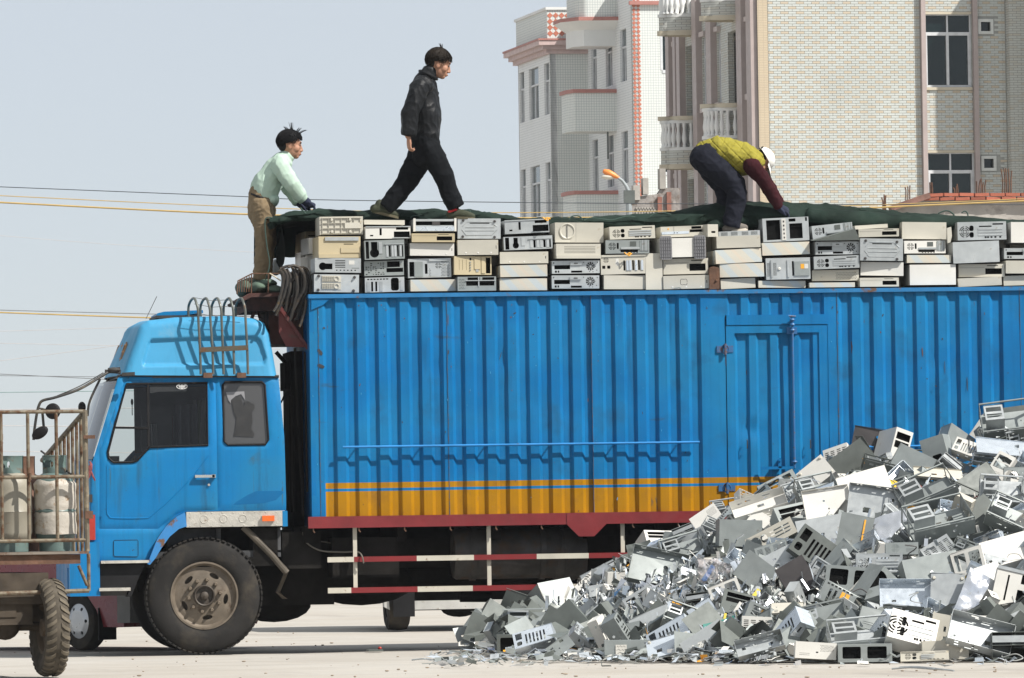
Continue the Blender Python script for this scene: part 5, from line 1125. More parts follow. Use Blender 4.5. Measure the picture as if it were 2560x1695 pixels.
for b, a in bays:
    ya, yb = sy(b), sy(a); y0b, y1b = ya - .55, yb + .35; yc, hw_ = (y0b + y1b) / 2, (y1b - y0b) / 2; pr = .85
    for z0, z1 in bays_z:
        bo = bpy.data.objects.new('balcony', None); link(bo, bA); ORG[bo.name] = None
        arc = [(-pr * math.sin(math.pi * i / 24) ** .8 - .001, yc - hw_ * math.cos(math.pi * i / 24)) for i in range(25)]
        def ring(zlo, zhi, grow, mat, name, t=.12):
            mb = MB(); n = len(arc); o_, i_ = [], []
            for x, y in arc:
                k = 1 + grow / hw_; o_.append((x * (1 + grow / pr), yc + (y - yc) * k)); i_.append((x * (1 - t / pr), yc + (y - yc) * (1 - t / hw_)))
            vs_ = [(x, y, z) for z in (zlo, zhi) for x, y in o_] + [(x, y, z) for z in (zlo, zhi) for x, y in i_]; fs = []
            for i in range(n - 1): fs += [(i, i + 1, n + i + 1, n + i), (2 * n + i, 3 * n + i, 3 * n + i + 1, 2 * n + i + 1), (n + i, n + i + 1, 3 * n + i + 1, 3 * n + i), (i, 2 * n + i, 2 * n + i + 1, i + 1)]
            mb.add(vs_, fs); build(name, mb, mat, bo, local=True)
        ring(z0, z0 + .12, .05, m_cream, 'base_moulding'); ring(z0 + .12, z0 + .46, 0, m_sbrick, 'parapet'); ring(z0 + .46, z0 + .54, .03, m_wplas, 'lower_band'); ring(z1 - .10, z1, .07, m_cream, 'hand_rail', .2); ring(z1 - .18, z1 - .101, .02, m_wplas, 'upper_band')
        sb = MB(); n = len(arc); sb.add([(x * .95, yc + (y - yc) * .95, z0 + .05) for x, y in arc], [tuple(range(n))]); build('slab', sb, m_cream, bo, local=True)
        hgt = z1 - .18 - z0 - .54
        if bal_me is None:
            q = MB(); q.lathe([(.05, 0), (.05, .04), (.035, .06), (.06, .18), (.065, .24), (.045, .36), (.03, .46), (.045, .52), (.05, .56), (.05, hgt)], 10); bal_me = to_mesh('baluster', q, m_wplas, 50)
        for i in range(15):
            t = math.pi * (i + .5) / 15; o = bpy.data.objects.new('baluster', bal_me); link(o, bo); o.location = (-(pr - .06) * math.sin(t) ** .8, yc - (hw_ - .06) * math.cos(t), z0 + .54)

# ---------------- white tiled house further left
FB = Frame(1583, 216.0)
bB = empty_at('tiled_house', FB.M, 'white square-tiled house with salmon bands and box balconies', 'building')
gx = lambda u, v=300, y=0.0: FB.front(u, v, y)[0]; gz = lambda v, u=1640, y=0.0: FB.front(u, v, y)[1]
ztB = gz(-60); hsy = lambda u, x=0.0: FB.side(u, 300, x)[0]; hz_ = lambda u, v, x=0.0: FB.side(u, v, x)[1]
fw = [(gx(1658), gz(175, 1660), gx(1700), gz(45, 1660)), (gx(1660), gz(430, 1660), gx(1702), gz(301, 1660))]
sB = fw[0][3] - fw[1][3]; fw += [tuple(c - (sB * k if i % 2 else 0) for i, c in enumerate(fw[1])) for k in (1, 2)]; fw = [b for b in fw if b[1] > .3]
wl = MB(); wl.sheet(rect(0, 0, gx(1880), ztB), [rect(*b) for b in fw], .2); build('front_wall', wl, m_wtile, bB, local=True)
for (x0, z0, x1, z1) in fw:
    w = bpy.data.objects.new('window', None); link(w, bB); ORG[w.name] = None; p = MB(); p.box((x0, .12, z0), (x1, .125, z1)); build('pane', p, m_wglass, w, local=True)
    f = MB(); zm = z0 + (z1 - z0) * .69; f.box((x0, -.02, z0 - .1), (x1, .1, z0)); f.box((x0, .05, zm - .07), (x1, .11, zm + .05)); f.box((x0 - .06, -.01, z0), (x0 + .02, .1, z1 + .02)); f.box((x0 + .02, -.01, z1), (x1, .1, z1 + .06)); build('frame', f, m_wframe, w, local=True)
dw = (gx(1604.5) - gx(1583.5)) / 2; dm = None
for j in range(int(ztB / dw)):
    for i in range(2):
        if j * dw < gz(600): continue
        if dm is None: q = MB(); q.prism([(-dw / 2, -.012, 0), (0, -.012, -dw / 2), (dw / 2, -.012, 0), (0, -.012, dw / 2)], (0, .012, 0)); dm = to_mesh('tile', q, m_salmt, 0)
        o = bpy.data.objects.new('tile', dm); link(o, bB); o.location = (dw * (i + .5), 0, (j + .5) * dw)
zc = gz(3.0, 1620)
cn = MB(); cn.box((-.1, -.12, zc - .12), (gx(1880), 0, zc)); build('cornice', cn, m_salmon, bB, local=True)
# side walls
yb_ = hsy(1471); 
wins = [((1553, 1569), (68, 203)), ((1517, 1533), (100, 222)), ((1480, 1494), (137, 222))]
z1w, z0w = hz_(1561, 72), hz_(1561, 203)
hl_, W2 = [], []
for (a, b), _ in wins:
    for k in range(0, 4):
        z0, z1 = z0w - k * sB, z1w - k * sB
        if z0 > .3: hl_.append(rect(hsy(b), z0, hsy(a), z1)); W2.append((0.0, hsy(b), hsy(a), z0, z1))
wl = MB(); wl.sheet(rect(0, 0, yb_, ztB), hl_, .2, smap); build('side_wall', wl, m_wtiles, bB, local=True)
wx = FB.front(1378, 300, yb_)[0]; zk = FB.front(1420, 112, yb_)[1]
wl = MB(); wl.box((wx, yb_, 0), (0, yb_ + .15, zk)); build('rear_block_front', wl, mk('shaded_white_tile_copy', (.6, .6, .6)) if False else m_wtile, bB, local=True)
ye2 = FB.side(1297, 300, wx)[0]; h3 = []
z1b, z0b = FB.side(1367, 158, wx)[1], FB.side(1367, 287, wx)[1]
for (a, b) in ((1362, 1374.5), (1324, 1348), (1300, 1312)):
    for k in range(0, 4):
        z0, z1 = z0b - k * sB, z1b - k * sB
        if z0 > .3: h3.append(rect(FB.side(b, 300, wx)[0], z0, FB.side(a, 300, wx)[0], z1)); W2.append((wx, FB.side(b, 300, wx)[0], FB.side(a, 300, wx)[0], z0, z1))
wl = MB(); wl.sheet(rect(yb_, 0, ye2, zk), h3, .2, lambda y, z, q: (wx + q, y, z)); build('rear_block_side', wl, m_wtiles, bB, local=True)
wl = MB(); wl.box((wx, ye2 - .1, 0), (gx(1880), ye2, zk)); wl.box((wx, yb_, zk), (0, ye2, zk + .05)); wl.box((.6, .3, 0), (.7, yb_, zk)); wl.box((wx + .7, yb_ + .3, 0), (wx + .8, ye2 - .3, zk - .2)); build('back_wall', wl, m_wplas, bB, local=True)
for (x, ya, yb2, z0, z1) in W2:
    w = bpy.data.objects.new('window', None); link(w, bB); ORG[w.name] = None; p = MB(); p.box((x + .1, ya, z0), (x + .105, yb2, z1)); build('pane', p, m_wglass2, w, local=True)
    f = MB(); ym = (ya + yb2) / 2; zm = z0 + (z1 - z0) * .66
    for y0, y1, q0, q1 in ((ya, ya + .06, z0, z1), (yb2 - .06, yb2, z0, z1), (ym - .03, ym + .03, z0, zm), (ya, yb2, zm - .03, zm + .03)): f.box((x + .05, y0, q0), (x + .1, y1, q1))
    build('frame', f, m_wframe, w, local=True)
# block cornice, parapet
co = MB(); 
for (d0, za_, zb_) in ((.42, zk - .02, zk + .14), (.28, zk - .16, zk - .02), (.15, zk - .3, zk - .16)): co.box((wx - d0, yb_ - d0 * .6, za_), (0, ye2 + d0, zb_))
build('block_cornice', co, mk('pale_pink_moulding', (.50, .38, .36), .6), bB, local=True)
co = MB(); co.box((wx - .45, yb_ - .28, zk + .14), (0, ye2 + .45, zk + .2)); build('cornice_edge', co, m_salmon, bB, local=True)
pp = MB(); pp.box((wx - .05, yb_ + .2, zk + .2), (0, ye2, zk + .14 + 1.05)); build('parapet', pp, m_wtile, bB, local=True)
pp = MB(); pp.box((wx - .1, yb_ + .15, zk + 1.19), (0, ye2 + .1, zk + 1.28)); build('parapet_cap', pp, m_wplas, bB, local=True)
dm2 = to_mesh('tile', MB().prism([(-.1, -.01, 0), (0, -.01, -.1), (.1, -.01, 0), (0, -.01, .1)], (0, .01, 0)), m_salmt, 0)
for i in range(5):
    for j in range(4):
        o = bpy.data.objects.new('tile', dm2); link(o, bB); o.location = (wx + .05 + .2 * i, yb_ + .199, zk + .4 + .2 * j)
# box balconies
ybf = hsy(1542)
def box_balcony(zlo, zhi, w0, name='box_balcony', flare=False):
    bo = bpy.data.objects.new(name, None); link(bo, bB); ORG[bo.name] = None
    plan = [(0, ybf), (-w0, ybf), (-w0 - .14, ybf + .6), (-w0 - .14, ybf + 1.45), (0, ybf + 1.45)]
    mb = MB(); n = len(plan)
    mb.add([(x, y, z) for z in (zlo, zhi) for x, y in plan] + [(x * .9, y + (.1 if y == ybf else -.1), z) for z in (zlo + .15, zhi) for x, y in plan], [(i, i + 1, n + i + 1, n + i) for i in range(n - 1)] + [(2 * n + i, 3 * n + i, 3 * n + i + 1, 2 * n + i + 1) for i in range(n - 1)] + [tuple(range(n)), tuple(range(3 * n - 1, 2 * n - 1, -1))])
    build('parapet', mb, m_wtile, bo, local=True)
    cp_ = MB(); g_ = .06; cp_.prism([(x - (g_ if x < 0 else 0), y + (-g_ if y == ybf else (g_ if y > ybf + 1.2 else 0)), zhi) for x, y in plan], (0, 0, .12)); build('cap', cp_, m_salmon, bo, local=True)
    dr = MB(); dr.tube([(-.25, ybf + .3, zlo), (-.25, ybf + .3, zlo - .9)], .03, 6); build('drain_pipe', dr, m_dgrey, bo, local=True)
w0 = -FB.front(1437, 300, ybf)[0]; zA, zB_ = FB.front(1490, 328, ybf)[1], FB.front(1490, 232, ybf)[1]
box_balcony(zA, zB_, w0); box_balcony(zA - sB, zB_ - sB, w0)
if zA - 2 * sB > .5: box_balcony(zA - 2 * sB, zB_ - 2 * sB, w0)
# flared top slab with rounded parapet
tp = bpy.data.objects.new('top_balcony', None); link(tp, bB); ORG[tp.name] = None
zs = FB.front(1490, 46, ybf)[1]; z_s0 = FB.front(1490, 75, ybf)[1]; z_s1 = FB.front(1490, 115, ybf)[1]
mb = MB(); o_ = [(.0, ybf - .5), (-w0 + .1, ybf - .4), (-w0 - .35, ybf + .4), (-w0 - .35, ybf + 1.6), (0, ybf + 1.6)]; i_ = [(0, ybf), (-w0 + .35, ybf), (-w0 + .05, ybf + .5), (-w0 + .05, ybf + 1.5), (0, ybf + 1.5)]; n = 5
mb.add([(x, y, zs - .1) for x, y in o_] + [(x, y, z_s0) for x, y in i_] + [(x, y, z_s1) for x, y in i_], [(i, n + i, n + i + 1, i + 1) for i in range(n - 1)] + [(n + i, 2 * n + i, 2 * n + i + 1, n + i + 1) for i in range(n - 1)] + [tuple(range(2 * n, 3 * n))]); build('flared_slab', mb, m_wplas, tp, local=True)
mb = MB(); mb.prism([(x, y, zs - .1) for x, y in o_], (0, 0, .12)); build('slab_edge', mb, m_salmon, tp, local=True)
mb = MB(); arc = [(0, ybf - .35)] + [(-w0 * .7 - .35 * math.sin(R(a)), ybf + .35 - .7 * math.cos(R(a))) for a in range(0, 91, 15)] + [(-w0 * .7 - .35, ybf + 1.4), (0, ybf + 1.4)]
mb.prism([(x, y, zs + .02) for x, y in arc], (0, 0, 1.6)); build('rounded_parapet', mb, m_wtile, tp, local=True)

# ---------------- unfinished block wall left of the brick house
wR = thing('broken_block_wall', 'low unfinished grey block wall with concrete stubs between the houses', 'wall', AT(1630, 1300, 140))
P0 = AT(1630, 500, 140)
def q140(u, v, dy=0.0): p = PL(u, v, Vector((P0.x, P0.y + dy, 0)), Vector((0, 1, 0))); return p
def ground_prism(mb, pts, dy): 
    pts = [Vector(p) for p in pts]; mb.prism(pts, (0, dy, 0))
mb = MB(); ground_prism(mb, [q140(1575, 640), q140(1700, 640), q140(1700, 470), q140(1655, 470), q140(1645, 485), q140(1600, 490), q140(1582, 500), q140(1575, 505)], .3); build('blockwork', mb, mk('grey_blockwork', (.27, .25, .235), .9, var=.3, vs_=3, stain=((.16, .13, .11), .5, .62, 5), bump=.02, bs=8), wR)
for (a, b, c_, d) in ((1584, 463, 1600, 500), (1608, 445, 1621, 486), (1650, 421, 1664, 472)):
    mb = MB(); p, q_ = q140(a, d, -.05), q140(c_, b, -.05); mb.box((p.x, p.y, p.z), (q_.x, p.y + .3, q_.z)); build('concrete_stub', mb, m_conc, wR)
for (a, b, c_, d) in ((1645, 492, 1655, 540), (1668, 480, 1678, 540)):
    mb = MB(); p, q_ = q140(a, d, -.06), q140(c_, b, -.06); mb.box((p.x, p.y, p.z), (q_.x, p.y + .1, q_.z)); build('brick_pier', mb, mk('old_red_brick', (.25, .11, .08), .9, var=.25, vs_=9), wR)
mb = MB()
for i in range(7):
    for j in range(9): 
        c = q140(1592 + i * 7 + (3 if j % 2 else 0), 520 + j * 6, -.03); mb.box((c.x - .018, c.y, c.z - .02), (c.x + .018, c.y + .02, c.z + .02))
tag(build('rubble_texture', mb, m_conc, wR), kind='stuff')
# ---------------- unfinished concrete house on the right, brick course and rebar on its edge
DC = 110.0; P1 = AT(2400, 520, DC)
def q110(u, v, dy=0.0): return PL(u, v, Vector((P1.x, P1.y + dy, 0)), Vector((0, 1, 0)))
hC = thing('unfinished_house', 'unfinished concrete house with a red brick edge and bare rebar', 'building', Vector((q110(2400, 1200).x, P1.y, 0)))
def gp_(u): p = q110(u, 600); return Vector((p.x, p.y, 0))
mb = MB(); mb.prism([gp_(2130), gp_(2900), q110(2900, 495), q110(2320, 498), q110(2300, 502), q110(2230, 526), q110(2130, 560)], (0, 6, 0)); build('wall', mb, m_conc, hC)
mb = MB(); mb.beam(q110(2225, 522, -.04), q110(2322, 489, -.04), .25, .09); build('sloped_coping', mb, mk('brown_coping', (.22, .12, .095), .9, var=.3, vs_=5), hC)
m_rbrick = mk('red_brick', (.33, .10, .06), .85, var=.2, vs_=9, rnd=.25)
rbm = to_mesh('brick', MB().box((-.118, 0, -.026), (.118, .12, .026)), m_rbrick, 0)
for j, (v, u0, u1) in enumerate(((487.0, 2340, 2600), (496.5, 2318, 2600))):
    u = u0 + (12 if j else 0)
    while u < u1:
        o = bpy.data.objects.new('brick', rbm); link(o, hC); p = q110(u, v - (u - 2340) * .004 + rng.uniform(-.5, .5), -.12 - .02 * rng.random()); o.location = p - ORG[hC.name]; o.rotation_euler = (0, R(rng.uniform(-2, 2)), R(rng.uniform(-4, 4))); u += 38.5
for (u0, v0, v1, k, sp_) in ((2272, 490, 462, 3, 5), (2330, 486, 455, 3, 3), (2393, 487, 462, 3, 4), (2455, 484, 448, 5, 5), (2520, 485, 420, 5, 5.5), (2212, 520, 488, 4, 2.6)):
    for i in range(k):
        rb_ = MB(); ux = u0 + (i - k / 2) * sp_; rb_.tube([q110(ux, v0 + 14, .1), q110(ux + rng.uniform(-1, 1), (v0 + v1) / 2, .1), q110(ux + rng.uniform(-4, 4), v1 + rng.uniform(-3, 8), .1)], .011, 5); build('rebar', rb_, m_rusty, hC)

# ---------------- street lamp
LD = 125.0
slp = thing('street_lamp', 'street lamp with an orange head on a curved grey arm', 'lamp', Vector((AT(1572, 500, LD).x, AT(1572, 500, LD).y, 0)))
p = AT(1572, 500, LD); mb = MB(); mb.tube([(p.x, p.y, 0), (p.x, p.y, p.z)] + [AT(u, v, LD) for u, v in ((1571, 478), (1566, 466), (1556, 452), (1545, 444))], [.07, .06, .045, .035, .03, .028], 10); build('pole', mb, mk('grey_lamp_pole', (.3, .33, .34), .5, metal=.3), slp)
mb = MB(); a, b = AT(1546, 444, LD), AT(1511, 428, LD); d = b - a; mb.capsule([a, a + d * .35, a + d * .75, b - d * .06], [.028, .058, .068, .05], 14); build('lamp_head', mb, mk('orange_lamp_head', (.75, .24, .05), .4, var=.1), slp)
mb = MB(); c = a + d * .7 - Vector((0, 0, .07)); mb.ell(c, (.14, .06, .05)); build('diffuser', mb, mk('pale_diffuser', (.6, .58, .5), .3), slp)
mb = MB(); c = AT(1573, 492, LD); mb.box((c.x - .1, c.y - .06, c.z - .12), (c.x + .1, c.y + .06, c.z + .12)); build('bracket_box', mb, m_dgrey, slp)

# ---------------- overhead wires
m_wy = mk('yellow_cable', (.42, .29, .10), .6); m_wb = mk('black_cable', (.03, .04, .05), .6); m_wg = mk('grey_cable', (.16, .17, .18), .6)
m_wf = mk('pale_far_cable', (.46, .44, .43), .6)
WIRES = [  # photo points, distance, radius m, material, label
 ([(-60, 464), (0, 467), (600, 491), (780, 499), (1290, 506), (1800, 510), (2700, 512)], 95, .006, m_wb, 'black cable, the highest of the overhead lines'),
 ([(-60, 486), (0, 489), (600, 517), (1100, 531), (1700, 527), (2300, 508), (2700, 490)], 95, .0065, m_wy, 'thin yellow cable, second highest of the overhead lines'),
 ([(-60, 502), (0, 506), (600, 535), (1100, 545), (1700, 540), (2300, 514), (2700, 496)], 94, .013, m_wy, 'thick yellow cable below the thin yellow one'),
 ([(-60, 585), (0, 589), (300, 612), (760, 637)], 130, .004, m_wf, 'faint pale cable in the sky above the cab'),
 ([(-60, 771), (0, 775), (385, 785), (700, 792)], 95, .006, m_wg, 'grey cable just over the cab roof hatch'),
 ([(-60, 778), (0, 781), (370, 794), (700, 803)], 95, .011, m_wy, 'yellow cable ending behind the cab roof'),
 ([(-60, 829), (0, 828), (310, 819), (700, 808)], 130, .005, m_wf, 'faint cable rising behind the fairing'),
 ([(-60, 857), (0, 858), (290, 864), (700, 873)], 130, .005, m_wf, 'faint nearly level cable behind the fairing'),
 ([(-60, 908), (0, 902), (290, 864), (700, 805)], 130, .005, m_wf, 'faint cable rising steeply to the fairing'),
 ([(-60, 933), (0, 935), (240, 947), (700, 970)], 120, .007, m_wg, 'grey cable above the mirror arm, upper of a pair'),
 ([(-60, 937), (0, 939), (240, 942), (700, 950)], 120, .006, m_wg, 'grey cable above the mirror arm, lower of a pair'),
 ([(-60, 982), (0, 981), (235, 978), (700, 972)], 120, .008, mk('teal_cable', (.2, .3, .3), .6), 'teal cable crossing behind the mirror arm'),
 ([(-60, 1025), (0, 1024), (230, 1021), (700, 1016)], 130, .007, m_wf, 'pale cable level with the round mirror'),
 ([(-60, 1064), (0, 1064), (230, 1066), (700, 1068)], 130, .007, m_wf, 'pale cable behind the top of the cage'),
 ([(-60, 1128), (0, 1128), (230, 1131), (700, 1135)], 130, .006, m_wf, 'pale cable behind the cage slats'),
]
for pts, D, r_, mat, lab in WIRES:
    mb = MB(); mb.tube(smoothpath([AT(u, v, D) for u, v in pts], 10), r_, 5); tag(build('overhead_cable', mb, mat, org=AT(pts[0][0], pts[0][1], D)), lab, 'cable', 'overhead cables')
# ================================================================== tarp and ropes on the load
SIL = [(672, 546), (690, 541), (735, 531), (790, 526), (860, 525), (905, 529), (945, 531), (1000, 528), (1080, 528), (1160, 531), (1250, 540), (1330, 548), (1450, 546), (1560, 541), (1660, 536), (1720, 526), (1790, 511), (1850, 506), (2000, 510), (2100, 516), (2200, 526), (2300, 537), (2400, 545), (2480, 548), (2560, 552), (2700, 556), (2950, 560)]
def sil(u):
    for i in range(len(SIL) - 1):
        if SIL[i][0] <= u <= SIL[i + 1][0]:
            t = (u - SIL[i][0]) / (SIL[i + 1][0] - SIL[i][0]); return SIL[i][1] + (SIL[i + 1][1] - SIL[i][1]) * t
    return SIL[-1][1]
tm = MB(); NU, NS = 420, 48; vs_ = []
for i in range(NU + 1):
    u = 672 + (2950 - 672) * i / NU; zt_ = T(u, sil(u), .62).z; x = T(u, 540, .5).x
    for j in range(NS + 1):
        t = j / NS
        if t < .42:                                            # front roll, tucked under in front
            a = R(-150 + 240 * t / .42); rr_ = (.05 if u < 1300 else .05 + .03 * min(1, (u - 1300) / 300)) + .02 * noise.noise((x * 1.3, 3, 0)) + .045 * max(0, math.exp(-((u - 1850) / 170) ** 2)); y = .52 - rr_ * math.cos(a + R(0)) * 1.5; z = zt_ - rr_ * 1.05 + rr_ * math.sin(a)
        else:
            q = (t - .42) / .58; y = .60 + 1.62 * q; z = zt_ - .012 - .10 * q ** 2 - (.25 if q > .96 else 0)
        f = .022 * noise.noise((x * 1.1 + y * 2.2, y * 5, 2)) + .014 * noise.noise((x * 3.1, y * 9 + z * 6, 7)) + .030 * (1 - abs(noise.noise((x * 2.0 + z * 9, z * 15 + y * 9, 4)))) ** 4 + .020 * (1 - abs(noise.noise((x * 5, z * 22 + y * 14, 9)))) ** 4
        vs_.append((x + .03 * noise.noise((u * .02, j * .4, 1)), y + f * (1 if t < .5 else .4), z + f * .8 - .01))
tm.add(vs_, [(i * (NS + 1) + j, i * (NS + 1) + j + 1, (i + 1) * (NS + 1) + j + 1, (i + 1) * (NS + 1) + j) for i in range(NU) for j in range(NS)])
tarp = tag(build('tarpaulin', tm, m_tarp, org=T(1500, 545, .6), smooth=80), 'dark green canvas tarpaulin rolled back along the top of the load', 'tarpaulin')
# hanging end over the cab side
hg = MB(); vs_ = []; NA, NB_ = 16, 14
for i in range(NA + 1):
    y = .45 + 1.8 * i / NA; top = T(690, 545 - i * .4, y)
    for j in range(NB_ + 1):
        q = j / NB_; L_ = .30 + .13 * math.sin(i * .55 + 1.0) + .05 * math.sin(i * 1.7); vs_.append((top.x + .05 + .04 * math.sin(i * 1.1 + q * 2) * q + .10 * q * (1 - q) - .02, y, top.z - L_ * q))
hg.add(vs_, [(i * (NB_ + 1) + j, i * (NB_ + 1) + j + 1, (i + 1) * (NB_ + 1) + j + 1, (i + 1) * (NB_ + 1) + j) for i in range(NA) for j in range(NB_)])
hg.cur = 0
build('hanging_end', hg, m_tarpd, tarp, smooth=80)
# a fold of canvas by the kneeling man's hand
fo = MB(); fo.capsule([T(1780, 566, .35), T(1850, 545, .42), T(1915, 551, .5), T(1990, 556, .55)], [.05, .085, .075, .05], 12, .7); fo.v = [(x, y + .02 * noise.noise((x * 8, y * 8, z * 8)), z + .02 * noise.noise((x * 7 + 5, z * 9, 1))) for x, y, z in fo.v]; build('fold', fo, m_tarp, tarp, smooth=80)
fo = MB(); fo.capsule([T(2030, 540, .38), T(2150, 548, .36), T(2300, 556, .38), T(2450, 562, .4), T(2600, 568, .4)], [.07, .09, .07, .055, .05], 12, .8); fo.v = [(x, y + .02 * noise.noise((x * 3, y * 8, z * 8)), z + .015 * noise.noise((x * 3 + 5, z * 9, 1))) for x, y, z in fo.v]; build('fold', fo, m_tarp, tarp, smooth=80)
m_rope = mk('green_rope', (.03, .06, .048), .8)
for (pts, r_, lab) in (([(1422, 548), (1430, 541), (1441, 539), (1452, 543), (1456, 551)], .006, 'green rope loop above the dial-fronted case'), ([(1460, 551), (1475, 545), (1500, 547), (1530, 550), (1565, 541), (1588, 543)], .006, 'green rope trailing along the tarpaulin behind the dial-fronted case'), ([(1625, 541), (1640, 533), (1660, 532), (1678, 536)], .005, 'thin rope arched over the tarpaulin behind the eighth stack'),
                       ([(1163, 536), (1165, 527), (1171, 524), (1175, 528), (1173, 538)], .006, 'small rope eyelet in front of the walking man'), ([(1026, 545), (1032, 540), (1045, 540), (1080, 549)], .005, 'dark rope end lying between the walking man’s feet'.replace('’', "'")), ([(2345, 534), (2362, 527), (2375, 529), (2386, 538)], .007, 'rope loop on the tarpaulin near the right edge'), ([(2404, 532), (2412, 528), (2418, 532), (2420, 540)], .006, 'small rope hook right of the rope loop'),
                       ([(664, 700), (674, 660), (668, 620), (663, 575), (663, 550), (670, 543), (682, 545)], .006, 'green rope hanging beside the khaki trousers'), ([(751, 519), (757, 527), (764, 534)], .007, 'rope end pulled under the left glove')):
    rp = MB(); rp.tube(smoothpath([T(u, v, .42) for u, v in pts], 5), r_, 6); tag(build('rope', rp, m_rope, org=T(*pts[0], .42)), lab, 'rope')
# green bundle on the platform, bent pipes, platform clutter
bu = MB()
for (u, v, rx, ry, rz) in ((610, 722, .075, .35, .085), (640, 722, .12, .42, .075), (680, 728, .12, .4, .055), (625, 708, .07, .25, .05), (665, 710, .1, .3, .045)): c = T(u, v, .95); bu.ell(c, (rx, ry, rz), n=24, k=16)
bu.v = [(x + .012 * noise.noise((x * 14, y * 6, z * 14)), y, z + .016 * noise.noise((x * 12, y * 5, z * 20))) for x, y, z in bu.v]
tag(build('canvas_bundle', bu, mk('pale_green_canvas', (.075, .115, .085), .8, var=.35, vs_=7, bump=.006, bs=20), org=T(640, 745, .9), smooth=80), 'folded green canvas bundle in the platform basket', 'canvas bundle')
m_bent = mk('bent_steel_pipe', (.05, .045, .04), .4, metal=.45, var=.3, vs_=12, stain=((.085, .06, .032), .52, .66, 14))
BLAB = ['%s bent steel pipe of the bunch hung at the box corner' % q for q in ('leftmost', 'second from left', 'third from left', 'fourth from left', 'short middle', 'long middle', 'thick right-hand', 'low right-hand', 'lowest', 'upper right straight-ended', 'rightmost long', 'thin straight rear', 'topmost arched', 'wide arched', 'small arched inner')]
PIPES = [((700, 675), (708, 690), (706, 720), (695, 760), (684, 779)), ((708, 672), (718, 690), (716, 720), (703, 758), (690, 789)), ((716, 672), (726, 692), (725, 722), (719, 745), (714, 778)), ((730, 668), (741, 690), (742, 730), (737, 760), (730, 788)), ((742, 690), (744, 725), (738, 752), (729, 790), (725, 800)), ((748, 670), (760, 690), (760, 722), (745, 752), (728, 788)), ((755, 676), (766, 705), (764, 735), (750, 770), (742, 798)),
         ((762, 700), (768, 730), (762, 760), (748, 790), (736, 800)), ((765, 750), (764, 770), (757, 795), (749, 817)), ((768, 680), (776, 705), (775, 735)), ((768, 730), (774, 755), (778, 780), (783, 806)), ((765, 700), (768, 760), (771, 814)), ((720, 668), (735, 664), (755, 675), (762, 700)), ((700, 672), (722, 665), (745, 668), (765, 672), (774, 690)), ((725, 705), (740, 695), (750, 680))]
for i, pts in enumerate(PIPES):
    pm = MB(); y = .06 + (i % 4) * .05 + (.1 if i > 8 else 0); P_ = smoothpath([T(u, v, y + .02 * math.sin(k + i)) for k, (u, v) in enumerate(pts)], 6); pm.tube(P_, .0135, 10)
    k = int(len(P_) * .62); pm.tube([P_[k], P_[k + 1]], .0165, 10); tag(build('bent_pipe', pm, m_bent, org=P_[0]), BLAB[i], 'pipe', 'bent pipes hung over the box corner')
for i in range(14):
    u0 = 702 + i * 5.2; pts = [(u0 - 6 + 3 * math.sin(i * 2.3), 676 - 5 * math.sin(i)), (u0 + 4, 690), (u0 + 5 - 2 * math.cos(i), 720), (u0 - 4 - 3 * math.sin(i * 1.7), 752), (u0 - 12 + 5 * math.sin(i * 3.1), 776 + 14 * math.sin(i * 1.3))]
    pm = MB(); P_ = smoothpath([T(u, v, .30 + .05 * (i % 3)) for u, v in pts], 6); pm.tube(P_, .0125, 8); tag(build('bent_pipe', pm, m_bent, org=P_[0]), 'bent steel pipe in the shaded inner layer of the bunch', 'pipe', 'bent pipes hung over the box corner')
bag = MB(); bag.ell(T(690, 668, 1.2), (.055, .05, .075), n=18, k=12); bag.v = [(x + .02 * noise.noise((x * 20, y * 20, z * 20)), y, z + .02 * noise.noise((x * 20 + 4, y * 20, z * 20))) for x, y, z in bag.v]; tag(build('plastic_bag', bag, mk('cloudy_plastic', (.62, .66, .68), .3, var=.2, vs_=15), org=T(690, 680, 1.2)), 'crumpled pale plastic bag behind the khaki trousers', 'bag')
stk = MB(); stk.tube([T(674, 683, .3), T(702, 702, .3)], .006, 6); tag(build('stick', stk, mk('pale_wood', (.5, .42, .3), .7), org=T(674, 683, .3)), 'pale thin stick leaning beside the bent pipes', 'stick')

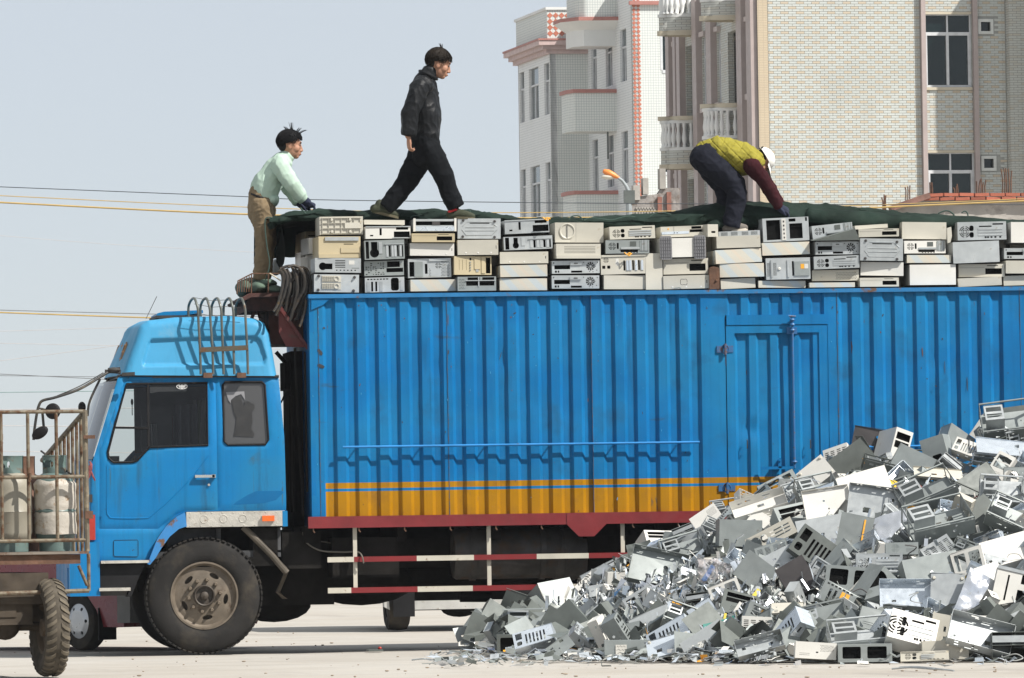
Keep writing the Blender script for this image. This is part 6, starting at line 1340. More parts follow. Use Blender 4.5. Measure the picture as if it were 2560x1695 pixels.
# ================================================================== people
def fuse(mb, name, mats, parent, voxel=.008, it=3, fold=0.0, fs=(10, 10, 10), org=None, seed=0, fac=.6, dispf=None):
    me = bpy.data.meshes.new('tmp'); me.from_pydata(mb.v, [], mb.f); tmp = bpy.data.objects.new('tmp', me); COL.objects.link(tmp)
    md = tmp.modifiers.new('r', 'REMESH'); md.mode = 'VOXEL'; md.voxel_size = voxel; md.adaptivity = 0
    sm = tmp.modifiers.new('s', 'SMOOTH'); sm.iterations = it; sm.factor = fac
    dg = bpy.context.evaluated_depsgraph_get(); dg.update(); ev = tmp.evaluated_get(dg); me2 = bpy.data.meshes.new_from_object(ev)
    bpy.data.objects.remove(tmp)
    n = len(me2.vertices); co = np.empty(n * 3, 'f'); me2.vertices.foreach_get('co', co); co = co.reshape(-1, 3); no = np.empty(n * 3, 'f'); me2.vertices.foreach_get('normal', no); no = no.reshape(-1, 3)
    if fold:
        def rd(p, k, o): return (1 - min(1, 1.6 * abs(noise.noise((p[0] * fs[0] * k + o + seed, p[1] * fs[1] * k + o, p[2] * fs[2] * k - o))))) ** 2
        d = np.array([.4 * noise.noise((p[0] * fs[0] * .6 + seed, p[1] * fs[1] * .6, p[2] * fs[2] * .6)) + .75 * rd(p, .8, 3.3) + .35 * rd(p, 1.9, 8.1) - .2 for p in co])
        co = co + no * (d * fold)[:, None]
    if dispf: co = co + no * np.array([dispf(p) for p in co])[:, None]
    o_ = ORG[parent.name]; co = co - np.array(o_, 'f'); me2.vertices.foreach_set('co', co.astype('f').ravel()); me2.update()
    me2.materials.clear()
    for m in (mats if isinstance(mats, list) else [mats]): me2.materials.append(m)
    me2.polygons.foreach_set('use_smooth', [True] * len(me2.polygons)); me2.name = name
    ob = bpy.data.objects.new(name, me2); link(ob, parent); ORG[ob.name] = o_; return ob
class Person:
    def __init__(s, label, base, Y):
        s.Y = Y; s.root = thing('person', label, 'person', T(base[0], base[1], Y)); s.body = MB()
    def p(s, u, v, dy=0.0): return T(u, v, s.Y + dy)
    def head(s, c, tilt, sc=1.0, turn=0.0):
        """c = centre of skull, tilt = nose down degrees; face towards +x"""
        M = Matrix.Translation(c) @ Matrix.Rotation(R(turn), 4, 'Z') @ Matrix.Rotation(R(tilt), 4, 'Y') @ Matrix.Scale(sc, 4); s.HM = M; b = MB()
        b.ell((-.008, 0, .022), (.096, .074, .098), n=20, k=14); b.ell((.030, 0, -.045), (.060, .060, .068), n=18, k=12); b.ell((.060, 0, -.090), (.028, .030, .022)); b.ell((.078, 0, .004), (.018, .045, .05))
        b.capsule([(.090, 0, .012), (.101, 0, -.016), (.106, 0, -.032)], [.010, .012, .014], 10); b.ell((.098, .012, -.038), (.012, .010, .009)); b.ell((.098, -.012, -.038), (.012, .010, .009))
        b.ell((.094, 0, -.062), (.012, .022, .007)); b.ell((.091, 0, -.074), (.012, .019, .007)); b.ell((.088, 0, .036), (.012, .05, .010)); b.ell((.052, .05, -.025), (.03, .018, .03)); b.ell((.052, -.05, -.025), (.03, .018, .03))
        for q in (-1, 1): b.ell((-.006, q * .076, -.012), (.020, .008, .030)); b.ell((.002, q * .076, .002), (.012, .010, .012))
        b.xf(M); s.body.add(b.v, b.f)
    def face(s):
        for q in (-1, 1):
            e = MB(); e.ell((.083, q * .032, .006), (.010, .013, .008)); e.xf(s.HM); build('eye', e, mk('dark_eye', (.02, .015, .012), .3), s.root)
            e = MB(); e.capsule([(.094, q * .018, .028), (.093, q * .036, .032), (.082, q * .052, .028)], [.003, .005, .003], 6); e.xf(s.HM); build('eyebrow', e, m_hair, s.root)
        e = MB(); e.ell((.098, 0, -.068), (.009, .02, .004)); e.xf(s.HM); build('mouth', e, mk('lip', (.28, .10, .085), .5), s.root)
    def hair(s, mat, tufts, length=1.0, seed=1, fringe=.062):
        r_ = random.Random(seed); h = MB(); h.ell((-.018, 0, .036), (.092, .075, .084), n=22, k=14); h.ell((-.054, 0, -.004), (.050, .070, .056), n=18, k=12)
        for k in range(1100):
            a = r_.uniform(0, 2 * math.pi); front = math.cos(a)
            reach = (1.30 if front > .5 else 1.62 if abs(front) < .5 else 1.98) * length * r_.uniform(.78, 1.12)
            pts = []; n = 6; st_ = r_.uniform(.05, .9); lf = r_.uniform(.98, 1.13); aa = a; out = r_.uniform(0, .16) ** 1.2
            for i in range(n + 1):
                q = i / n; th = st_ + max(0, reach - st_) * q; aa = a + .25 * q * r_.uniform(-1, 1); lift = lf + out * q * q + (.07 * q * q if front > .3 else 0)
                pts.append((-.014 + .098 * lift * math.sin(th) * math.cos(aa), .082 * lift * math.sin(th) * math.sin(aa), .038 + .096 * lift * math.cos(th)))
            h.tube(pts, [.0026, .0034, .0036, .0034, .003, .0022, .0007], 4)
        for (x, z, dx, dz, L_) in tufts:
            for k in range(7):
                b = Vector((x + r_.uniform(-.012, .012), r_.uniform(-.02, .02), z)); d = Vector((dx + r_.uniform(-.25, .25), r_.uniform(-.2, .2), dz)); h.tube(bez(b, b + d * L_ * .6, b + d * L_ + Vector((.02 * dx, 0, 0))), [.004, .004, .0035, .003, .003, .0025, .002, .0015, .0006], 4)
        h.xf(s.HM); build('hair', h, mat, s.root, smooth=60)
    def hand(s, wrist, dirv, palmn, sc=1.0, curl=25, into=None, side=1):
        """palm with five separate bent fingers; dirv = towards the fingertips, palmn = palm normal"""
        b = into if into is not None else s.body; d = Vector(dirv).normalized(); n = Vector(palmn); n = (n - d * n.dot(d)).normalized(); a = d.cross(n).normalized() * side; W = Vector(wrist)
        P = lambda x, y, z: W + (d * x + a * y + n * z) * sc
        for y in (-.024, -.008, .008, .024): b.capsule([P(.0, y * .75, 0), P(.045, y, 0), P(.088, y, 0)], [.014 * sc, .0145 * sc, .012 * sc], 8)
        for k, (y, L_) in enumerate(((-.029, .066), (-.010, .078), (.010, .074), (.028, .056))):
            pts = [Vector((.080, y, 0))]; ang = R(curl * .5)
            for j, fl_ in enumerate((.45, .32, .23)):
                pts.append(pts[-1] + Vector((math.cos(ang), 0, math.sin(ang))) * L_ * fl_); ang += R(curl + 6 * k)
            b.capsule([P(*q) for q in pts], [.0092 * sc, .0088 * sc, .008 * sc, .0068 * sc], 8)
        b.capsule([P(.015, -.026, .004), P(.045, -.048, .016), P(.070, -.054, .026), P(.088, -.050, .034)], [.013 * sc, .011 * sc, .0095 * sc, .0075 * sc], 8)
    def shoe(s, heel, toe, up, mat, sole, sc=1.0):
        h, t = Vector(heel), Vector(toe); d = (t - h).normalized(); L_ = (t - h).length; upv = Vector(up); upv = (upv - d * upv.dot(d)).normalized(); b = MB(); w = .042 * sc
        b.capsule([h + upv * .035, h.lerp(t, .35) + upv * .045, h.lerp(t, .7) + upv * .035, h.lerp(t, .9) + upv * .026], [.042 * sc, .045 * sc, .038 * sc, .030 * sc], 12); b.capsule([h + upv * .04 + d * .03, h + upv * .09 + d * .035], [.042 * sc, .040 * sc], 10)
        o = fuse(b, 'shoe', mat, s.root, .006, 3); q = MB(); side = d.cross(upv).normalized(); n = 20; pts = []
        for i in range(n):
            a = 2 * math.pi * i / n; k = math.cos(a); pts.append(h.lerp(t, .5 + .53 * k) + side * (w * (1 + .1 * k) * math.sin(a)) - upv * .004)
        q.prism(pts, upv * .022); build('sole', q, sole, o); return o
m_khaki = mk('khaki_cotton', (.20, .15, .092), .9, spec=.15, var=.12, vs_=9, bump=.0015, bs=160)
m_mint = mk('mint_knit', (.40, .52, .44), .9, spec=.15, var=.05, vs_=10, bump=.0012, bs=200)
m_leath = mk('black_leather', (.006, .007, .0085), .5, spec=.22, var=.25, vs_=14, bump=.0025, bs=60)
m_blackt = mk('black_trousers', (.005, .006, .0075), .9, spec=.12, var=.2, bump=.0012, bs=140)
m_navy = mk('navy_grey_trousers', (.012, .0135, .021), .9, spec=.12, var=.15, vs_=9, bump=.0015, bs=140)
m_vest = mk('olive_yellow_quilt', (.25, .22, .035), .85, spec=.15, var=.1, vs_=12, bump=.002, bs=90)
m_maroon = mk('maroon_knit', (.034, .008, .011), .9, spec=.12, var=.15, bump=.0012, bs=180)
m_olive = mk('olive_canvas_shoe', (.026, .031, .015), .85, var=.2)
m_sole = mk('dusty_sole', (.085, .075, .045), .85, var=.2)
m_cap = mk('white_cap_cloth', (.74, .73, .69), .8, var=.04, vs_=12)

# ---- man in a mint sweater, leaning on the load
A = Person('man in mint sweater and khaki trousers leaning on the tarpaulin', (655, 702), .95); P = A.p
A.head(P(725, 364), 6, 1.04)
hip, chest, neck = P(652, 500), P(695, 425), P(716, 398)
A.body.capsule([neck, P(722, 385)], [.055, .052], 12); A.body.capsule([hip, P(668, 462), chest], [.075, .075, .065], 14, 1.25, (1, 0, 0)); A.body.capsule([P(702, 414, -.15), P(702, 414, .15)], [.035, .035], 10)
arms = ([P(705, 420, -.19), P(729, 460, -.22), P(760, 500, -.16)], [P(703, 418, .19), P(722, 470, .22), P(748, 506, .18)])
for pts in arms: A.body.capsule(pts, [.045, .038, .028], 10)
for q in (-.09, .09): A.body.capsule([P(652, 505, q), P(660, 600, q), P(655, 680, q), P(652, 698, q)], [.08, .055, .045, .04], 12)
fuse(A.body, 'body', m_skin, A.root, .0065, 2)
A.face(); A.hair(m_hair, [(.0, .13, -.15, 1, .075), (.05, .12, .35, .9, .05), (.07, .115, .75, .6, .06), (-.03, .13, -.5, .8, .04)], 1.0, 3)
sw = MB()
sw.capsule([P(658, 486), P(661, 473), P(676, 447), P(694, 422), P(704, 408)], [.120, .128, .120, .118, .095], 18, 1.35, (1, 0, 0)); sw.ell(P(677, 500), (.065, .16, .055)); sw.capsule([P(702, 412, -.15), P(702, 412, .15)], [.082, .082], 12); sw.capsule([P(706, 402), P(715, 393)], [.078, .070], 14)
for pts in arms: sw.limb([pts[0], pts[0].lerp(pts[1], .5), pts[1], pts[1].lerp(pts[2], .6), pts[2]], [.080, .077, .069, .058, .046], 14)
fuse(sw, 'sweater', m_mint, A.root, .0065, 3, .018, (7, 5, 5), seed=3)
tr = MB(); tr.capsule([P(655, 488), P(653, 515), P(655, 535)], [.122, .125, .12], 18, 1.3, (1, 0, 0))
for q, du in ((-.085, 0), (.085, 4)): tr.limb([P(654 + du, 515, q), P(660 + du, 560, q), P(662 + du, 605, q), P(659 + du, 640, q), P(655 + du, 675, q), P(652 + du, 700, q)], [.105, .094, .082, .076, .075, .078], 16)
fuse(tr, 'trousers', m_khaki, A.root, .0065, 3, .015, (8, 8, 11), seed=5)
be = MB(); be.tube([P(657 + 31 * math.cos(t), 496 + 13 * math.cos(t),   .155 * math.sin(t)) for t in [2 * math.pi * i / 28 for i in range(28)]], .014, 6, closed=True, flat=1.3); build('belt', be, m_black, A.root)
for pts, q in ((arms[0], -1), (arms[1], 1)):
    gl = MB(); d = (P(782, 517) - P(760, 500)); A.hand(pts[2] - d.normalized() * .01, d + Vector((.04, 0, -.01)), (0, 0, -1), 1.12, 26, gl, q); gl.capsule([pts[2] - d * .45, pts[2] + d * .3], [.040, .042], 10); gl.ell(pts[2] + d * .75, (.048, .040, .028)); fuse(gl, 'glove', m_glove, A.root, .005, 3)
for q in (-.085, .085): A.shoe(P(644, 711, q), P(676, 711, q), (0, 0, 1), m_olive, m_sole)

# ---- man walking in a black jacket
Bm = Person('man in black leather jacket striding across the top of the load', (1040, 546), .27); P = Bm.p
Bm.head(P(1096, 161), 18, 1.06)
Bm.body.capsule([P(1074, 190), P(1084, 178)], [.058, .055], 12); Bm.body.capsule([P(1062, 365), P(1062, 290), P(1062, 222)], [.08, .08, .07], 14, 1.3, (1, 0, 0))
armn = [P(1050, 217, -.19), P(1025, 282, -.23), P(1020, 340, -.23)]; armf = [P(1066, 215, .19), P(1064, 280, .22), P(1072, 335, .2)]
for a in (armn, armf): Bm.body.capsule(a, [.045, .038, .028], 10)
legb = [P(1055, 372, .08), P(1016, 455, .08), P(972, 520, .08)]; legf = [P(1070, 372, -.08), P(1118, 448, -.08), P(1136, 528, -.08)]
for l in (legb, legf): Bm.body.capsule(l, [.065, .045, .035], 12)
Bm.hand(P(1022, 345, -.23), P(1024, 384, -.23) - P(1022, 345, -.23), (1, .3, 0), .98, 42); Bm.hand(P(1072, 338, .2), P(1078, 372, .2) - P(1072, 338, .2), (1, -.3, 0), .95, 38, side=-1)
fuse(Bm.body, 'body', m_skin, Bm.root, .0055, 2)
Bm.face(); Bm.hair(m_hair2, [(-.015, .135, -.35, .95, .045)], 1.04, 8)
jk = MB()
jk.limb([P(1066, 358), P(1067, 340), P(1066, 318), P(1063, 280), P(1060, 240), P(1062, 214)], [.104, .116, .122, .128, .122, .102], 20, 1.25, (1, 0, 0), True); jk.capsule([P(1058, 214, -.14), P(1058, 214, .14)], [.092, .092], 12); jk.capsule([P(1062, 206), P(1070, 190), P(1073, 184)], [.100, .082, .074], 14)
for a in (armn, armf): jk.limb([a[0], a[0].lerp(a[1], .5), a[1], a[1].lerp(a[2], .5), a[2] - Vector((0, 0, -.005))], [.079, .077, .072, .066, .064], 16)
fuse(jk, 'jacket', m_leath, Bm.root, .0065, 2, .019, (8, 6, 6), seed=11)
cl = MB(); cl.tube([P(1071 + 19 * math.cos(t), 187 + 9 * math.cos(t), .078 * math.sin(t)) for t in [2 * math.pi * i / 24 for i in range(24)]], .017, 6, closed=True, flat=1.5); build('collar', cl, m_leath, Bm.root)
zp = MB(); zp.prism([P(1086, 197, -.02), P(1092, 208, -.02), P(1095, 228, -.02), P(1098, 232, -.02), P(1094, 248, -.02), P(1088, 248, -.02), P(1084, 205, -.02)], (0, .05, 0)); build('lapel', zp, m_leath, Bm.root)
tr = MB(); tr.capsule([P(1062, 350), P(1063, 372), P(1064, 388)], [.125, .128, .125], 18, 1.2, (1, 0, 0))
tr.limb([P(1054, 372, .06), P(1036, 420, .08), P(1014, 458, .08), P(990, 492, .08), P(964, 522, .08)], [.110, .104, .088, .080, .078], 18); tr.limb([P(1072, 372, -.06), P(1096, 415, -.08), P(1114, 450, -.08), P(1126, 487, -.08), P(1140, 518, -.08)], [.110, .101, .086, .076, .076], 18)
fuse(tr, 'trousers', m_blackt, Bm.root, .0065, 2, .015, (9, 8, 8), seed=17)
so_ = MB(); so_.tube([P(1132 + (11 - 8 * math.sin(t) * 0) * math.cos(t), 526 - 3.4 * math.cos(t), -.08 + .045 * math.sin(t)) for t in [2 * math.pi * i / 20 for i in range(20)]], .010, 6, closed=True, flat=1.3); build('sock_band', so_, mk('red_sock', (.55, .015, .02), .8, var=.3, vs_=40), Bm.root)
sk = MB(); sk.capsule([P(1136, 515, -.08), P(1134, 536, -.08)], [.042, .042], 10); build('sock', sk, m_blackt, Bm.root)
Bm.shoe(P(1126, 546, -.08), P(1186, 548, -.08), (0, 0, 1), m_olive, m_sole); Bm.shoe(P(934, 531, .08), P(995, 546, .08), (.2, 0, 1), m_olive, m_sole)

# ---- man bending in a quilted vest and white cap
Cm = Person('man in olive vest and white cap bending down to the load', (1835, 584), .42); P = Cm.p
Cm.head(P(1904, 404), 62, .95)
Cm.body.capsule([P(1885, 398), P(1898, 402)], [.055, .052], 12); Cm.body.capsule([P(1765, 394), P(1820, 392), P(1875, 402)], [.075, .08, .065], 14, 1.25, (0, 0, 1))
armn = [P(1888, 420, -.17), P(1920, 470, -.16), P(1947, 517, -.08)]; armf = [P(1888, 415, .17), P(1925, 470, .18), P(1958, 522, .1)]
for a in (armn, armf): Cm.body.capsule(a, [.045, .038, .028], 10)
ln = [P(1765, 400, -.09), P(1840, 468, -.09), P(1832, 560, -.09)]; lf = [P(1765, 400, .1), P(1812, 470, .1), P(1810, 556, .1)]
for l in (ln, lf): Cm.body.capsule(l, [.07, .05, .038], 12)
fuse(Cm.body, 'body', m_skin, Cm.root, .0065, 2); Cm.face()
hr = MB(); hr.ell((-.026, 0, .012), (.088, .080, .078), n=18, k=12); hr.ell((-.055, 0, -.03), (.045, .068, .05)); hr.xf(Cm.HM); build('hair', hr, m_hair, Cm.root)
cp = MB(); n = 26; vs_ = []
for i in range(9):
    th = R(88) * i / 8
    for j in range(n): a = 2 * math.pi * j / n; vs_.append((-.012 + .112 * math.sin(th) * math.cos(a), .094 * math.sin(th) * math.sin(a), .045 + .092 * math.cos(th)))
cp.add(vs_, [(i * n + j, (i + 1) * n + j, (i + 1) * n + (j + 1) % n, i * n + (j + 1) % n) for i in range(8) for j in range(n)])
cp.xf(Cm.HM); cap = build('cap', cp, m_cap, Cm.root, smooth=60)
br = MB(); vs_ = []
for i in range(5):
    q = i / 4
    for j in range(13): a = R(-62 + 124 * j / 12); rr_ = .1 + .085 * q * math.cos(a * 1.05); vs_.append((-.012 + rr_ * math.cos(a) * 1.05, .094 * (1 + .1 * q) * math.sin(a), .046 - .03 * q - .012 * math.cos(a * 2) * q))
br.add(vs_, [(i * 13 + j, i * 13 + j + 1, (i + 1) * 13 + j + 1, (i + 1) * 13 + j) for i in range(4) for j in range(12)]); br.xf(Cm.HM); build('brim', br, m_cap, cap, smooth=60)
sp2 = MB(); sp2.tube([(-.118, .06 * math.sin(t), .05 + .03 * math.cos(t)) for t in [math.pi * (i / 10 - .5) for i in range(11)]], .006, 6); sp2.xf(Cm.HM); build('strap', sp2, m_black, cap)
ve = MB(); ve.capsule([P(1766, 378), P(1788, 377), P(1822, 388), P(1856, 397), P(1882, 404)], [.100, .132, .150, .148, .118], 20, 1.3, (0, 0, 1)); ve.ell(P(1858, 415), (.14, .15, .075)); ve.capsule([P(1876, 402, -.13), P(1876, 402, .13)], [.085, .085], 12)
def quilt(p):
    a = p[0] * 9.5; b = p[2] * 9.5 - p[1] * 3; r1 = abs(((a + b) % 1) - .5); r2 = abs(((a - b) % 1) - .5)
    return -.008 * (math.exp(-(r1 / .06) ** 2) + math.exp(-(r2 / .06) ** 2))
fuse(ve, 'vest', m_vest, Cm.root, .006, 2, .016, (7, 8, 8), seed=23, dispf=quilt)
sl2 = MB()
for a in (armn, armf): sl2.limb([a[0] + Vector((-.03, 0, .02)), a[0].lerp(a[1], .5), a[1], a[1].lerp(a[2], .6), a[2]], [.078, .066, .056, .046, .038], 14)
fuse(sl2, 'sleeve', m_maroon, Cm.root, .0065, 3, .012, (9, 8, 8), seed=29)
tr = MB(); tr.capsule([P(1790, 388), P(1768, 388), P(1758, 394)], [.118, .128, .122], 18, 1.3, (0, 0, 1))
tr.limb([P(1762, 395, -.07), P(1798, 425, -.09), P(1836, 462, -.09), P(1843, 484, -.09), P(1838, 520, -.09), P(1828, 566, -.09)], [.128, .122, .100, .094, .084, .080], 18); tr.limb([P(1762, 395, .07), P(1784, 430, .1), P(1812, 470, .1), P(1814, 510, .1), P(1808, 548, .1)], [.12, .11, .09, .078, .072], 18)
fuse(tr, 'trousers', m_navy, Cm.root, .007, 3, .015, (8, 8, 9), seed=31)
for pts, q in ((armn, 1), (armf, -1)):
    gl = MB(); d = Vector((.09, .0, -.06)); Cm.hand(pts[2] + Vector((.0, 0, -.005)), d, (-.4, 0, -1), 1.0, 34, gl, q); gl.capsule([pts[2] + d * .05, pts[2] + d * .6], [.034, .042], 10); fuse(gl, 'glove', m_glove, Cm.root, .005, 2)
Cm.shoe(P(1818, 582, -.09), P(1868, 575, -.09), (0, 0, 1), mk('grey_canvas_shoe', (.13, .115, .10), .85, var=.2), mk('pale_rubber_sole', (.5, .45, .38), .7)); Cm.shoe(P(1800, 566, .1), P(1845, 562, .1), (0, 0, 1), mk('grey_canvas_shoe', (.13, .115, .10), .85), MATS['pale_rubber_sole'])
# ================================================================== the heap of scrapped cases
RIDGE = [(1040, 1652), (1080, 1648), (1140, 1636), (1230, 1595), (1330, 1545), (1450, 1485), (1560, 1405), (1680, 1340), (1780, 1290), (1880, 1235), (1980, 1190), (2090, 1150), (2200, 1135), (2330, 1135), (2430, 1110), (2490, 1080), (2560, 1050), (2700, 1010), (2900, 930), (3100, 960)]
YR, = (-1.5,)
RX = [(T(u, v, YR).x, max(.03, T(u, v, YR).z)) for u, v in RIDGE]
def ridge_h(x):
    if x <= RX[0][0]: return 0.0
    for i in range(len(RX) - 1):
        if RX[i][0] <= x <= RX[i + 1][0]: t = (x - RX[i][0]) / (RX[i + 1][0] - RX[i][0]); return RX[i][1] + (RX[i + 1][1] - RX[i][1]) * t
    return max(0, RX[-1][1] - (x - RX[-1][0]))
FRONT = [(1040, 1652), (1200, 1652), (1500, 1655), (1800, 1657), (2100, 1657), (2560, 1652), (3100, 1650)]
FY = [(G(u, v).x, G(u, v).y) for u, v in FRONT]
def front_y(x):
    if x <= FY[0][0]: return FY[0][1]
    for i in range(len(FY) - 1):
        if FY[i][0] <= x <= FY[i + 1][0]: t = (x - FY[i][0]) / (FY[i + 1][0] - FY[i][0]); return FY[i][1] + (FY[i + 1][1] - FY[i][1]) * t
    return FY[-1][1]
def heap_z(x, y):
    h = ridge_h(x); f = front_y(x)
    if y >= YR: return max(0, h * (1 - .12 * ((y - YR) / 1.3) ** 2)) if y < -.25 else 0
    t = (y - f) / (YR - f)
    return h * max(0, t) ** .85 if t > 0 else 0
def heap_hit(u, v):
    """first point where the view through a photo pixel meets the heap (or ground)"""
    d = ray(u, v); t0 = (front_y(0) - 3 - CP.y) / d.y; n = 500
    for i in range(n):
        p = CP + d * (t0 + (12.0 / n) * i / d.y)
        if p.z <= max(heap_z(p.x, p.y), .0): return p
        if p.y > -.4: return p
    return p
TILT = Matrix.Rotation(-THETA, 4, 'Z')                          # pieces are measured as seen, so start square to the view
def pose(p, roll, pitch, yaw): return Matrix.Translation(p) @ TILT @ Matrix.Rotation(R(-roll), 4, 'Y') @ Matrix.Rotation(R(-pitch), 4, 'X') @ Matrix.Rotation(R(yaw), 4, 'Z')
def warp(mb, r_, k=.01, f=4.0):
    k *= 1.7
    o = r_.uniform(0, 99); b = r_.uniform(-.12, .12)
    mb.v = [(x + k * noise.noise((x * f + o, y * f, z * f)), y + k * 1.4 * noise.noise((x * f, y * f + o, z * f + 5)) + b * x * z, z + k * noise.noise((x * f + 3, y * f, z * f + o))) for x, y, z in mb.v]; return mb
def pcs_holes(w, h, r_, n):
    o = []
    for _ in range(n):
        k = r_.random(); x, z = r_.uniform(.06, .75) * w, r_.uniform(.08, .7) * h
        q = rect(x, z, x + r_.uniform(.05, .16) * w, z + r_.uniform(.05, .2) * h) if k < .6 else circ(x + .02, z + .02, r_.uniform(.006, .018), 10)
        bb_ = (min(a for a, _ in q), min(b for _, b in q), max(a for a, _ in q), max(b for _, b in q))
        if bb_[2] > w - .008 or bb_[3] > h - .008 or bb_[0] < .006 or bb_[1] < .006: continue
        if any(bb_[0] < c[2] + .004 and bb_[2] > c[0] - .004 and bb_[1] < c[3] + .004 and bb_[3] > c[1] - .004 for c in [(min(a for a, _ in p), min(b for _, b in p), max(a for a, _ in p), max(b for _, b in p)) for p in o]): continue
        o.append(q)
    return o
def piece(kind, w, h, d, mat, r_, face='plain'):
    """parts of one scrap piece in its own frame, centred, facing -y"""
    P_ = []; C_ = Matrix.Translation((-w / 2, 0, -h / 2))
    def sh(w_, h_, holes, M, t=.002): mb = MB(); mb.sheet(rect(0, 0, w_, h_), holes, t); mb.xf(M); return mb
    RX_ = lambda a: Matrix.Rotation(R(a), 4, 'X'); RZ = lambda a: Matrix.Rotation(R(a), 4, 'Z'); RY = lambda a: Matrix.Rotation(R(a), 4, 'Y')
    if kind == 'box':
        q = random.Random(r_.random()); pp = make_case('c', w, h, d, face, mat, q); return pp
    if kind == 'ucover':                                        # bent cover: plate with two long flanges
        P_.append(('plate', warp(sh(w, h, [], C_), r_), mat)); fl_ = d
        a = sh(fl_, h, pcs_holes(fl_, h, r_, 2), Matrix.Translation((-w / 2, 0, -h / 2)) @ RZ(88)); P_.append(('flange', warp(a, r_, .004), mat))
        a = sh(fl_, h, pcs_holes(fl_, h, r_, 2), Matrix.Translation((w / 2, 0, -h / 2)) @ RZ(92)); P_.append(('flange', warp(a, r_, .004), mat))
    elif kind == 'tray':                                        # shallow tray seen into, with four lips towards the viewer
        P_.append(('plate', warp(sh(w, h, pcs_holes(w, h, r_, 5), C_), r_, .006), mat)); l = d
        for M, L_ in ((Matrix.Translation((-w / 2, 0, -h / 2)) @ RX_(90), w), (Matrix.Translation((-w / 2, 0, h / 2)) @ RX_(88), w)):
            mb = sh(L_, l, pcs_holes(L_, l, r_, 6), M); P_.append(('lip', warp(mb, r_, .004), mat))
        for sx in (-1, 1):
            mb = sh(l, h * (.99), pcs_holes(l, h, r_, 3), Matrix.Translation((sx * w / 2, 0, -h / 2)) @ RZ(-90)); P_.append(('lip', warp(mb, r_, .004), mat))
    elif kind == 'chassis':                                     # open chassis: floor, rear panel, front panel, drive cage, one rail
        P_.append(('floor', warp(sh(w, h, pcs_holes(w, h, r_, 6), C_), r_, .005), mat))
        Hh, E = face_parts(face if face != 'plain' else r_.choice(('slots_rear', 'windows', 'bay_front', 'two_holes')), h, d, r_)
        ml = MB(); ml.sheet(rect(0, 0, h, d), Hh, .002); ml.xf(Matrix.Translation((w / 2, 0, -h / 2)) @ RY(-90) @ RX_(90) ); P_.append(('rear_panel', warp(ml, r_, .003), mat))
        Hh, E = face_parts(r_.choice(('windows', 'bay_front', 'slots_rear')), h, d, r_); ml = MB(); ml.sheet(rect(0, 0, h, d), Hh, .002); ml.xf(Matrix.Translation((-w / 2, 0, -h / 2)) @ RY(-90) @ RX_(90)); P_.append(('front_frame', warp(ml, r_, .003), mat))
        for z_ in (h / 2 - .012, -h / 2):
            ra = MB(); ra.box((-w / 2, -d, z_), (w / 2, -d + .012, z_ + .012)); P_.append(('rail', warp(ra, r_, .004), mat))
        cg = MB(); cw, ch_ = w * .36, h * .5; cg.sheet(rect(0, 0, cw, ch_), [rect(cw * .1, ch_ * .15, cw * .9, ch_ * .4), rect(cw * .1, ch_ * .55, cw * .9, ch_ * .85)], .002); cg.box((0, .002, 0), (cw, d * .8, .002)); cg.box((0, .002, ch_), (cw, d * .8, ch_ + .002)); cg.xf(Matrix.Translation((-w * .42, -d * .85, -h * .05))); P_.append(('drive_cage', warp(cg, r_, .003), m_galv))
        mb = sh(w, d * .9, pcs_holes(w, d * .9, r_, 5), Matrix.Translation((-w / 2, 0, -h / 2)) @ RX_(91)); P_.append(('side_wall', warp(mb, r_, .004), mat))
    elif kind == 'panel':
        P_.append(('plate', warp(sh(w, h, pcs_holes(w, h, r_, r_.choice((0, 2, 4))), C_), r_, .012, 3), mat)); l = .016
        for M in (Matrix.Translation((-w / 2, 0, -h / 2)) @ RX_(-90), Matrix.Translation((-w / 2, 0, h / 2)) @ RX_(-90)): mb = sh(w, l, [], M); P_.append(('lip', warp(mb, r_, .003), mat))
    elif kind == 'face':                                        # a punched rear or front panel with a short return edge
        H, E = face_parts(face, w, h, r_); mb = MB(); mb.sheet(rect(0, 0, w, h), H, .0018); P_.append(('panel', warp(mb.xf(C_), r_, .005), mat))
        for n_, e, m in E: P_.append((n_, e.xf(C_), m))
        for M, L_ in ((Matrix.Translation((-w / 2, 0, -h / 2)) @ RX_(-90), w), (Matrix.Translation((-w / 2, 0, h / 2)) @ RX_(-90), w)): P_.append(('return_edge', sh(L_, d, pcs_holes(L_, d, r_, 4), M), mat))
        P_.append(('return_edge', sh(d, h, [], Matrix.Translation((w / 2, 0, -h / 2)) @ RZ(90)), mat)); P_.append(('return_edge', sh(d, h, [], Matrix.Translation((-w / 2, 0, -h / 2)) @ RZ(90)), mat))
    elif kind == 'cage':
        mb = MB()
        for z in (-h / 2, 0, h / 2): mb.box((-w / 2, 0, z - .002), (w / 2, d, z + .002))
        P_.append(('shelf', warp(mb, r_, .003), mat)); mb = MB()
        for x in (-w / 2, w / 2): m2 = MB(); m2.sheet(rect(0, 0, d, h), pcs_holes(d, h, r_, 6), .002); m2.xf(Matrix.Translation((x, 0, -h / 2)) @ RZ(90)); mb.add(m2.v, m2.f)
        P_.append(('side', warp(mb, r_, .003), mat)); mb = MB(); mb.box((-w / 2, 0, h * .1), (w / 2, .004, h * .36)); P_.append(('blank', mb, m_galv))
    elif kind == 'psu':
        q = MB(); q.sheet(rect(0, 0, w, h), rings(w * .3, h * .5, h * .36) + [rrect(w * .62, h * .2, w * .88, h * .5, .006)] + perf(w * .6, h * .6, w * .95, h * .95, .0035, .012), .002); P_.append(('grille', q.xf(C_), mat)); q = MB(); q.box((-w / 2, .003, -h / 2), (w / 2, d, h / 2)); P_.append(('housing', warp(q, r_, .003), mat))
    elif kind == 'bent':                                        # curled thin sheet
